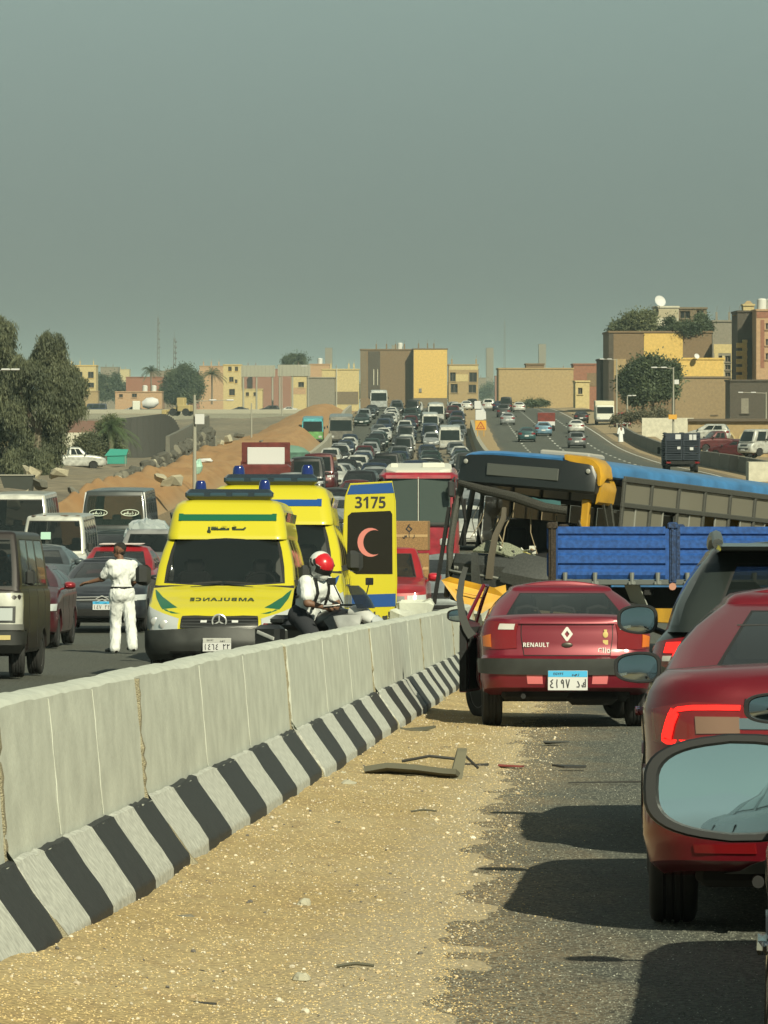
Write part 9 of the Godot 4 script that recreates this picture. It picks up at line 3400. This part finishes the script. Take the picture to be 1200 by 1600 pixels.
	skin_net(g,[[hc + Vector3(0,0.055,0) - d*0.025,hc + Vector3(0,0.06,0) + d*0.03,0.083,0.07],[hc + Vector3(0,0.02,0) - d*0.035,hc + Vector3(0,-0.02,0) - d*0.04,0.078,0.06]],0.007,0.02)
	obj("hair",g,mat("hair_black",0.012,0.010,0.009,0.9),o,60)
	# epaulettes
	for s in [sl,sr]:
		g = Geo.new()
		var q: Vector3 = s + Vector3(0,0.085,0)
		g.box(q.lerp(Vector3(0,q.y,0),0.25),Vector3(0.09,0.012,0.05),0.004)
		obj("epaulette",g,black,o)
const BIKE_T := 51.5
const BIKE_Q := -1.18
const BIKE_YAW := -128.0
func bike_frame() -> Transform3D:
	var x := at(BIKE_T,BIKE_Q,BIKE_YAW)
	x.basis = x.basis.scaled(Vector3.ONE*0.93)
	return x
func motorcycle() -> void:
	var o := thing("motorcycle","white and black police motorcycle standing between median and front ambulance","motorcycle",bike_frame())
	var wm := paint("bike_white",0.62,0.62,0.6,0.0)
	var black := mat("bike_black",0.012,0.013,0.014,0.35,0.0,{"coat": 0.4})
	var eng := mat("engine",0.06,0.06,0.06,0.5,0.5)
	for q in [[-0.72,0.0],[0.72,0.0]]:
		var h := holder("wheel",o,Transform3D(Basis(Vector3.UP,PI*0.0),Vector3(0,0.31,q[0])))
		var ms := wheel_meshes(0.31,0.14,"bike")
		put("tyre",ms[0],mat("tyre"),h)
		put("rim",ms[1],mat("dull_rim"),h)
	var g := Geo.new()
	for x in [-0.1,0.1]: g.cyl(Vector3(x,0.31,-0.72),Vector3(x*1.1,0.95,-0.48),0.026,0.028,8)
	obj("fork",g,eng,o)
	g = Geo.new()
	g.box(Vector3(0,0.45,-0.05),Vector3(0.34,0.4,0.55),0.08)
	g.bar(Vector3(0,0.35,0.1),Vector3(0,0.31,0.72),0.1,0.08)
	g.cyl(Vector3(0.17,0.3,0.0),Vector3(0.2,0.5,0.85),0.05,0.07,10)
	obj("engine",g,eng,o)
	# tank and nose fairing
	g = Geo.new()
	var rings := []
	for q in [[0.12,0.76,0.10,0.06],[0.0,0.84,0.15,0.13],[-0.22,0.88,0.18,0.16],[-0.4,0.86,0.15,0.15],[-0.5,0.84,0.1,0.1]]:
		rings.append(g.ring_at(Vector3(0,q[1],q[0]),Vector3.RIGHT,Vector3.UP,q[2],q[3],14))
	g.loft(rings)
	obj("tank",g,black,o,50)
	for sx in [-1.0,1.0]:
		g = Geo.new()
		g.loft([PackedVector3Array([Vector3(sx*0.17,0.92,-0.3),Vector3(sx*0.2,0.72,-0.25),Vector3(sx*0.17,0.45,-0.1),Vector3(sx*0.14,0.48,-0.1),Vector3(sx*0.14,0.9,-0.28)]),PackedVector3Array([Vector3(sx*0.22,0.94,-0.52),Vector3(sx*0.27,0.76,-0.48),Vector3(sx*0.22,0.46,-0.32),Vector3(sx*0.18,0.48,-0.32),Vector3(sx*0.18,0.92,-0.5)]),PackedVector3Array([Vector3(sx*0.16,0.94,-0.76),Vector3(sx*0.2,0.82,-0.78),Vector3(sx*0.17,0.62,-0.62),Vector3(sx*0.13,0.64,-0.62),Vector3(sx*0.12,0.92,-0.76)])])
		obj("side_fairing",g,wm,o,40)
		g = Geo.new()
		g.loft(bent_strip([Vector3(sx*0.245,0.9,-0.3),Vector3(sx*0.285,0.76,-0.44),Vector3(sx*0.245,0.6,-0.55)],0.13,0.008,Vector3(0,0.4,1)))
		obj("black_flash",g,black,o)
		g = Geo.new()
		g.cyl(Vector3(sx*0.2,1.08,-0.5),Vector3(sx*0.33,1.32,-0.46),0.009,0.008,6)
		g.xf = Transform3D(Basis(),Vector3(sx*0.35,1.35,-0.45))
		g.box(Vector3.ZERO,Vector3(0.14,0.09,0.035),0.015)
		obj("mirror",g,black,o)
		g = Geo.new()
		g.xf = Transform3D(Basis(),Vector3(sx*0.3,0.66,0.62))
		g.box(Vector3.ZERO,Vector3(0.2,0.3,0.42),0.05)
		obj("pannier",g,black,o)
		g = Geo.new()
		g.xf = Transform3D(Basis(Vector3.RIGHT,-0.3),Vector3(sx*0.405,0.68,0.6))
		g.box(Vector3.ZERO,Vector3(0.016,0.045,0.3),0.006)
		obj("pannier_stripe",g,wm,o)
	g = Geo.new()
	rings = []
	for q in [[-0.52,0.97,0.13,0.09],[-0.66,0.95,0.13,0.10],[-0.82,0.87,0.09,0.075],[-0.92,0.81,0.03,0.03]]:
		rings.append(g.ring_at(Vector3(0,q[1],q[0]),Vector3.RIGHT,Vector3.UP,q[2],q[3],12))
	g.loft(rings)
	obj("nose_fairing",g,wm,o,50)
	g = Geo.new()
	g.xf = Transform3D(Basis(Vector3.RIGHT,0.35),Vector3(0,0.86,-0.9))
	g.ell(Vector3.ZERO,Vector3(0.11,0.07,0.03),14,6)
	obj("headlight",g,mat("headlight_glass"),o)
	g = Geo.new()
	rings = []
	for q in [[1.02,-0.78,0.17],[1.12,-0.72,0.17],[1.24,-0.62,0.14],[1.3,-0.56,0.09]]:
		var r := PackedVector3Array()
		for k in 9:
			var a := -1.2 + 2.4*k/8.0
			r.append(Vector3(sin(a)*q[2],q[0],q[1] + (1.0 - cos(a))*0.12))
		for k in 9:
			var p := r[8 - k]
			r.append(p + Vector3(0,0,0.006))
		rings.append(r)
	g.loft(rings)
	obj("windshield",g,mat("smoked",0.015,0.02,0.03,0.05,0.0,{"alpha": 0.75}),o,50)
	g = Geo.new()
	g.tube([Vector3(-0.36,1.04,-0.32),Vector3(-0.2,1.06,-0.44),Vector3(0.2,1.06,-0.44),Vector3(0.36,1.04,-0.32)],0.014,8)
	g.cyl(Vector3(-0.36,1.04,-0.32),Vector3(-0.26,1.05,-0.4),0.02,0.02,8)
	g.cyl(Vector3(0.36,1.04,-0.32),Vector3(0.26,1.05,-0.4),0.02,0.02,8)
	obj("handlebar",g,black,o)
	g = Geo.new()
	g.box(Vector3(0,0.80,0.32),Vector3(0.28,0.12,0.6),0.05)
	g.box(Vector3(0,0.86,0.68),Vector3(0.24,0.14,0.3),0.05)
	obj("seat",g,black,o)
	g = Geo.new()
	g.loft(bent_strip([Vector3(0,0.66,-0.48),Vector3(0,0.67,-0.7),Vector3(0,0.58,-0.98)],0.17,0.012))
	obj("front_mudguard",g,wm,o)
	g = Geo.new()
	g.bar(Vector3(-0.12,0.32,0.2),Vector3(-0.3,0.0,0.3),0.03,0.03)
	obj("side_stand",g,eng,o)
	g = Geo.new()
	g.box(Vector3(0,0.78,0.92),Vector3(0.2,0.09,0.08),0.03)
	obj("tail_lamp",g,lamp_mat(),o)
func rider(skin: Material,white: Material,black: Material) -> void:
	var o := thing("person","person in white shirt and red-and-white helmet seated on the police motorcycle","person",bike_frame())
	var hip := Vector3(0,0.92,0.30)
	var nk := Vector3(0.0,1.40,0.12)
	var sl := Vector3(-0.19,1.34,0.12)
	var sr := Vector3(0.19,1.34,0.12)
	var el := Vector3(-0.27,1.08,0.02)
	var er := Vector3(0.27,1.08,0.02)
	var wl := Vector3(-0.12,0.99,-0.19)
	var wr := Vector3(0.14,1.02,-0.2)
	var torso := [[hip,Vector3(0,1.1,0.25),0.145,0.135],[Vector3(0,1.1,0.25),Vector3(0,1.27,0.16),0.135,0.155],[Vector3(-0.1,1.24,0.16),Vector3(0.1,1.24,0.16),0.13,0.13],[sl,sr,0.068,0.068]]
	var arms := [[sl,el,0.056,0.045],[sr,er,0.056,0.045]]
	var fore := [[el,wl,0.043,0.028],[er,wr,0.043,0.028]]
	var kl := Vector3(-0.24,0.80,-0.14)
	var kr := Vector3(0.24,0.80,-0.14)
	var al := Vector3(-0.30,0.12,0.0)
	var ar := Vector3(0.30,0.12,0.0)
	kl = Vector3(-0.26,0.66,-0.08); kr = Vector3(0.26,0.66,-0.08)
	var legs := [[hip + Vector3(-0.1,-0.02,-0.02),kl,0.1,0.066],[kl,al,0.062,0.044],[hip + Vector3(0.1,-0.02,-0.02),kr,0.1,0.066],[kr,ar,0.062,0.044]]
	var hc := Vector3(0.03,1.54,0.01)
	var look := Vector3(0.12,-0.62,-1.0)
	var g := Geo.new()
	skin_net(g,torso + arms + fore + legs + [[nk - Vector3(0,0.04,0),hc + Vector3(0,-0.07,0.02),0.06,0.055]],0.014,0.035)
	skin_net(g,head_bones(hc,look),0.007,0.012)
	skin_net(g,hand_bones(wl,wl - el,Vector3(1,0.2,0),0.5),0.004,0.006)
	skin_net(g,hand_bones(wr,wr - er,Vector3(-1,0.2,0),0.5),0.004,0.006)
	obj("body",g,skin,o,60)
	g = Geo.new()
	skin_net(g,torso + [[sl,sl.lerp(el,0.7),0.064,0.066],[sr,sr.lerp(er,0.7),0.064,0.066]],0.014,0.03,0.014)
	for i in g.v.size():
		var p := g.v[i]
		g.v[i] = p + Vector3(n1.get_noise_3d(p.x*14,p.y*6,p.z*14),0,n1.get_noise_3d(p.x*14 + 9,p.y*6,p.z*14))*0.018
	obj("shirt",g,white,o,60)
	g = Geo.new()
	skin_net(g,[[legs[0][0],kl,0.115,0.085],[kl,al,0.082,0.07],[legs[2][0],kr,0.115,0.085],[kr,ar,0.082,0.07],[hip + Vector3(-0.07,0,0.02),hip + Vector3(0.07,0,0.02),0.15,0.15]],0.014,0.03,0.008)
	obj("trousers",g,mat("dark_cloth",0.02,0.022,0.028,0.9),o,60)
	g = Geo.new()
	for a in [al,ar]:
		skin_net(g,[[a + Vector3(0,0.12,0.02),a + Vector3(0,-0.05,0.02),0.055,0.05],[a + Vector3(0,-0.07,0.02),a + Vector3(0,-0.075,-0.15),0.045,0.036]],0.012,0.02)
	obj("boots",g,black,o,60)
	# black harness over the shirt
	g = Geo.new()
	for sx in [-1.0,1.0]: g.loft(bent_strip([Vector3(sx*0.1,1.02,0.41),Vector3(sx*0.12,1.25,0.345),Vector3(sx*0.125,1.41,0.2),Vector3(sx*0.12,1.38,0.02),Vector3(sx*0.1,1.2,0.0),Vector3(sx*0.1,1.0,0.09)],0.06,0.008))
	g.loft(bent_strip([Vector3(-0.17,1.2,0.1),Vector3(-0.2,1.18,0.22),Vector3(-0.12,1.15,0.36),Vector3(0.12,1.15,0.36),Vector3(0.2,1.18,0.22),Vector3(0.17,1.2,0.1)],0.05,0.008,Vector3.UP))
	obj("harness",g,black,o)
	# helmet
	var d := look.normalized()
	var s := d.cross(Vector3.UP).normalized()
	var up := s.cross(d)
	var hh := holder("helmet",o)
	g = Geo.new()
	skin_net(g,[[hc + up*0.03 - d*0.03,hc + up*0.03 + d*0.02,0.145,0.138],[hc - up*0.05 + d*0.03,hc - up*0.08 + d*0.09,0.115,0.07],[hc - up*0.08 - d*0.03,hc - up*0.1,0.11,0.1]],0.01,0.03)
	var shell := Geo.new()
	var redg := Geo.new()
	for i in range(0,g.v.size(),3):
		var m := (g.v[i] + g.v[i + 1] + g.v[i + 2])/3.0 - hc
		var fr := m.dot(d)
		var hu := m.dot(up)
		var t: Geo = redg if (hu > 0.055 and fr > -0.02) or (hu > 0.02 and fr > 0.105) else shell
		t.tri(g.v[i],g.v[i + 1],g.v[i + 2])
	obj("shell",shell,mat("helmet_white",0.62,0.62,0.6,0.3,0.0,{"coat": 0.7}),hh,60)
	obj("red_crown",redg,mat("helmet_red",0.5,0.012,0.02,0.3,0.0,{"coat": 0.7}),hh,60)
	g = Geo.new()
	var rings := []
	for q in [-0.045,-0.015,0.02,0.05]:
		var r := PackedVector3Array()
		for k in 11:
			var a := -1.15 + 2.3*k/10.0
			r.append(hc + up*q + d*(cos(a)*(0.163 - absf(q)*0.15)) + s*(sin(a)*0.146))
		for k in 11: r.append(r[10 - k] - d*0.012)
		rings.append(r)
	g.loft(rings)
	obj("visor",g,black,hh,50)
	g = Geo.new()
	for sx in [-1.0,1.0]:
		for q in [[0.06,-0.08,0.03],[0.0,-0.1,-0.02],[-0.06,-0.02,-0.06],[0.09,-0.02,0.0]]:
			g.loft(bent_strip([hc + up*q[0] + d*q[1] + s*sx*0.143,hc + up*(q[0] - 0.04) + d*(q[1] + 0.05) + s*sx*0.15,hc + up*(q[0] - 0.05) + d*(q[1] + 0.09) + s*sx*0.146],0.028,0.006,up))
	obj("black_flashes",g,black,hh)
	# phone in the hands
	var ph := thing("phone","small dark phone held by the helmeted person on the motorcycle","phone",o.transform*Transform3D(Basis(Vector3.RIGHT,0.9),Vector3(0.02,1.05,-0.27)))
	g = Geo.new()
	g.box(Vector3.ZERO,Vector3(0.075,0.15,0.01),0.004)
	obj("case",g,black,ph)
func van_driver(skin: Material) -> void:
	var o := thing("person","person in a blue shirt at the wheel of the micro van","person",atu(59.4,-30,180.6))
	var hc := Vector3(-0.34,1.52,-0.72)
	var g := Geo.new()
	var tor := [[Vector3(-0.34,1.0,-0.68),Vector3(-0.34,1.25,-0.70),0.14,0.15],[Vector3(-0.5,1.28,-0.72),Vector3(-0.18,1.28,-0.72),0.065,0.065]]
	var arms := [[Vector3(-0.52,1.28,-0.72),Vector3(-0.58,1.08,-0.9),0.05,0.042],[Vector3(-0.16,1.28,-0.72),Vector3(-0.1,1.08,-0.9),0.05,0.042]]
	var fore := [[Vector3(-0.58,1.08,-0.9),Vector3(-0.5,1.2,-1.12),0.04,0.028],[Vector3(-0.1,1.08,-0.9),Vector3(-0.19,1.2,-1.12),0.04,0.028]]
	skin_net(g,tor + arms + fore + [[Vector3(-0.34,1.3,-0.71),hc - Vector3(0,0.08,0),0.055,0.05]],0.016,0.03)
	skin_net(g,head_bones(hc,Vector3(0.05,0,-1)),0.007,0.012)
	skin_net(g,hand_bones(Vector3(-0.5,1.2,-1.12),Vector3(0.3,0.5,-0.8),Vector3(0,0,-1),0.8),0.005,0.006)
	skin_net(g,hand_bones(Vector3(-0.19,1.2,-1.12),Vector3(-0.3,0.5,-0.8),Vector3(0,0,-1),0.8),0.005,0.006)
	obj("body",g,skin,o,60)
	eyes(o,hc,Vector3(0.05,0,-1))
	g = Geo.new()
	skin_net(g,tor + arms,0.016,0.03,0.014)
	obj("shirt",g,mat("blue_shirt",0.04,0.09,0.13,0.9),o,60)
	g = Geo.new()
	skin_net(g,[[hc + Vector3(0,0.06,0.03),hc + Vector3(0,0.065,-0.02),0.083,0.075],[hc + Vector3(0,0.03,0.04),hc + Vector3(0,-0.02,0.05),0.075,0.06]],0.008,0.02)
	obj("hair",g,mat("hair_black"),o,60)
# ------------------------------------------------------------------ things lying on the sand and the road
func road_spot(u: float,v: float,lift_ := 0.01) -> Vector3:
	# where the survey's pixel meets the near road plane
	var t := 14.0
	for i in 60:
		var vv := 640.0 - (P(t,1.0).y + lift_ - 1.5)*7000.0/t
		t *= 1.0 + clampf((vv - v)/(vv - 640.0),-0.2,0.2)
	var x := (u - 600.0)/7000.0*t
	return Vector3(x,tab(T_ROAD,t) + lift_,-t)
func shard(called: String,label: String,cat: String,u: float,v: float,pts: Array,th: float,m: Material,turn := 0.0,group := "",bend := 0.0,lift_ := 0.02) -> void:
	var o := thing(called,label,cat,Transform3D(Basis(Vector3.UP,turn),road_spot(u,v,lift_)),group)
	var g := Geo.new()
	var poly := PackedVector2Array()
	for p in pts: poly.append(Vector2(p[0],p[1]))
	g.prism(poly,-th*0.5,th*0.5)
	for i in g.v.size():
		var p := g.v[i]
		g.v[i] = Vector3(p.x,p.z + bend*p.x*p.x + 0.02*n1.get_noise_2d(p.x*9.0,p.y*9.0),-p.y)
	obj("piece",g,m,o,0)
func debris() -> void:
	var blk := mat("debris_black",0.025,0.024,0.022,0.6)
	var olive := mat("debris_olive",0.085,0.08,0.055,0.75)
	var paleplastic := mat("debris_pale",0.42,0.41,0.36,0.6)
	# the long torn strip of bumper with an upright end
	var o := thing("bumper_strip","long torn dark bumper strip with raised end lying on the sand","bumper",Transform3D(Basis(),road_spot(650,1207,0.06)))
	var g := Geo.new()
	g.loft(bent_strip([Vector3(-0.36,0.0,0.0),Vector3(-0.2,0.03,0.02),Vector3(0.0,0.02,0.05),Vector3(0.2,0.0,0.1),Vector3(0.30,0.0,0.14)],0.16,0.02,Vector3(0,0.4,1)))
	obj("strip",g,olive,o)
	g = Geo.new()
	g.loft([PackedVector3Array([Vector3(0.24,-0.05,0.16),Vector3(0.33,-0.05,0.16),Vector3(0.33,-0.03,0.1),Vector3(0.24,-0.03,0.1)]),PackedVector3Array([Vector3(0.30,0.14,-0.1),Vector3(0.37,0.14,-0.1),Vector3(0.37,0.16,-0.16),Vector3(0.30,0.16,-0.16)])])
	obj("raised_end",g,mat("olive_lit",0.13,0.12,0.08,0.7),o,0)
	g = Geo.new()
	g.tube([Vector3(-0.1,0.05,-0.35),Vector3(0.1,0.09,-0.32),Vector3(0.3,0.07,-0.3)],0.012,6)
	g.tube([Vector3(0.3,0.07,-0.3),Vector3(0.34,0.12,-0.2),Vector3(0.45,0.02,-0.1)],0.01,6)
	obj("bracket",g,blk,o)
	shard("plastic_fragment","dark bent fragment just beyond the long bumper strip, by the striped foot","debris",650,1142,[[-0.2,-0.08],[0.02,-0.12],[0.2,0.0],[0.1,0.1],[-0.12,0.06]],0.02,olive,0.4,"",0.8,0.05)
	shard("plastic_fragment","small dark fragment right of the raised bumper end","debris",738,1196,[[-0.12,-0.03],[0.1,-0.06],[0.14,0.04],[-0.08,0.05]],0.02,blk,0.2)
	shard("plastic_fragment","thin dark sliver behind the bumper strip","debris",655,1170,[[-0.25,-0.02],[0.2,-0.05],[0.28,0.03],[-0.2,0.03]],0.015,blk,0.1)
	shard("plastic_fragment","pale and black fragment on the tarmac behind the maroon saloon","debris",866,1162,[[-0.12,-0.06],[0.13,-0.03],[0.05,0.14],[-0.06,0.06]],0.015,mat("plastic_grey"),0.3,"",1.2)
	shard("plastic_fragment","black sliver on the tarmac between saloon and dark red sedan","debris",890,1201,[[-0.13,0.05],[-0.04,-0.04],[0.12,-0.05],[0.13,0.03]],0.015,blk,0.0,"",1.0)
	shard("plastic_fragment","reddish fragment at the sand's edge on the tarmac","debris",797,1198,[[-0.1,-0.03],[0.08,-0.05],[0.12,0.03],[-0.06,0.04]],0.015,mat("debris_red",0.16,0.03,0.025,0.5),0.2)
	shard("plastic_fragment","flat grey chip on the sand below the bumper strip","debris",582,1254,[[-0.07,-0.06],[0.08,-0.04],[0.09,0.05],[-0.05,0.06]],0.015,mat("plastic_grey"))
	shard("plastic_fragment","crumpled dark scrap on the sand in front of the flat grey chip","debris",511,1292,[[-0.09,-0.05],[0.05,-0.07],[0.09,0.03],[-0.03,0.06]],0.02,olive,0.3,"",2.0)
	shard("plastic_fragment","black scrap on the sand midway along the verge","debris",419,1346,[[-0.05,-0.03],[0.05,-0.04],[0.05,0.04],[-0.03,0.05]],0.03,blk)
	shard("red_scrap","small bright red scrap on the sand","debris",411,1386,[[-0.025,-0.03],[0.03,-0.02],[0.025,0.03],[-0.02,0.03]],0.01,mat("scrap_red",0.5,0.03,0.05,0.6))
	shard("plastic_fragment","thin black strip beside the small red scrap","debris",391,1378,[[-0.08,-0.012],[0.09,-0.02],[0.09,0.01],[-0.06,0.02]],0.01,blk)
	shard("plastic_bag","torn translucent plastic bag on the sand at the foot, lower left","litter",103,1550,[[-0.1,-0.08],[0.02,-0.11],[0.1,-0.02],[0.06,0.08],[-0.06,0.1]],0.012,mat("bag_clear",0.5,0.5,0.46,0.3,0.0,{"alpha": 0.55}),0.4,"",2.5,0.025)
	shard("plastic_bag","crushed pale plastic half buried against the striped foot","litter",180,1478,[[-0.16,-0.05],[0.0,-0.09],[0.16,-0.02],[0.1,0.09],[-0.08,0.07]],0.02,mat("rock_pale",0.40,0.36,0.26,0.95),0.3,"",0.8,0.03)
	var st := [[150,1477,0.17,0.3,"pale straw-coloured stick leaning by the striped foot","straw"],[165,1538,0.2,1.5,"long thin stick on the sand near the lower left","straw"],[265,1572,0.16,1.45,"black stick at the bottom of the sand","debris_black"],[215,1571,0.05,1.2,"short black stick left of the long black one","debris_black"],[311,1525,0.05,1.3,"short dark twig in the middle of the sand","debris_black"],[555,1512,0.07,1.5,"dark twig near the tarmac's edge","debris_olive"],[278,1490,0.12,1.4,"light stick in the litter patch by the foot","straw"],[290,1480,0.1,0.8,"crossing twig in the litter patch by the foot","debris_olive"],[662,1269,0.08,1.5,"thin twig below the bumper strip","debris_olive"],[168,1557,0.025,1.4,"orange cigarette-sized stub at the lower left","stub"]]
	for q in st:
		o = thing("stick",q[4],"stick",Transform3D(Basis(Vector3.UP,q[3]),road_spot(q[0],q[1],0.03)),"sticks scattered on the sand")
		g = Geo.new()
		g.tube([Vector3(0,0,-q[2]),Vector3(0.01,0.01,0),Vector3(-0.005,0.004,q[2])],[0.007,0.008,0.006],6)
		obj("stem",g,mat(q[5],0.45,0.36,0.2,0.9) if q[5] != "stub" else mat("stub",0.6,0.22,0.04,0.8),o)
	for q in [[475,1415,0.03],[792,1592,0.0],[286,1443,0.04],[545,1230,0.06],[612,1148,0.05],[240,1460,0.045],[470,1532,0.03],[535,1216,0.05]]:
		if q[2] == 0.0: continue
		o = thing("stone",["pale stone lying alone on the middle of the sand","","grey stone in the litter patch by the foot","stone at the jog in the striped foot","dark stone by the fragment at the barrier's far end","brownish stone near the litter patch","flat pale stone towards the lower right of the sand","smaller stone beside the one at the jog"][[475,792,286,545,612,240,470,535].find(q[0])],"stone",Transform3D(Basis(Vector3.UP,q[0]),road_spot(q[0],q[1],0.03)))
		g = Geo.new()
		g.ell(Vector3.ZERO,Vector3(q[2]*1.4,q[2]*0.8,q[2]),9,6)
		for i in g.v.size():
			var p := g.v[i]
			g.v[i] = p*(1.0 + 0.5*n1.get_noise_3d(p.x*22,p.y*22 + q[0],p.z*22))
		obj("rock",g,mat("stone_mid",0.15,0.14,0.11,0.95) if q[0] in [286,612] else mat("stone_pale",0.38,0.36,0.28,0.95),o,15)
	for q in [[955,1223,0.22],[560,0,0]]:
		if q[1] == 0: continue
		shard("plastic_fragment","thin dark sliver on the tarmac left of the suv's wheel","debris",q[0],q[1],[[-0.3,-0.02],[0.3,-0.015],[0.3,0.015],[-0.3,0.02]],0.01,blk,0.0)
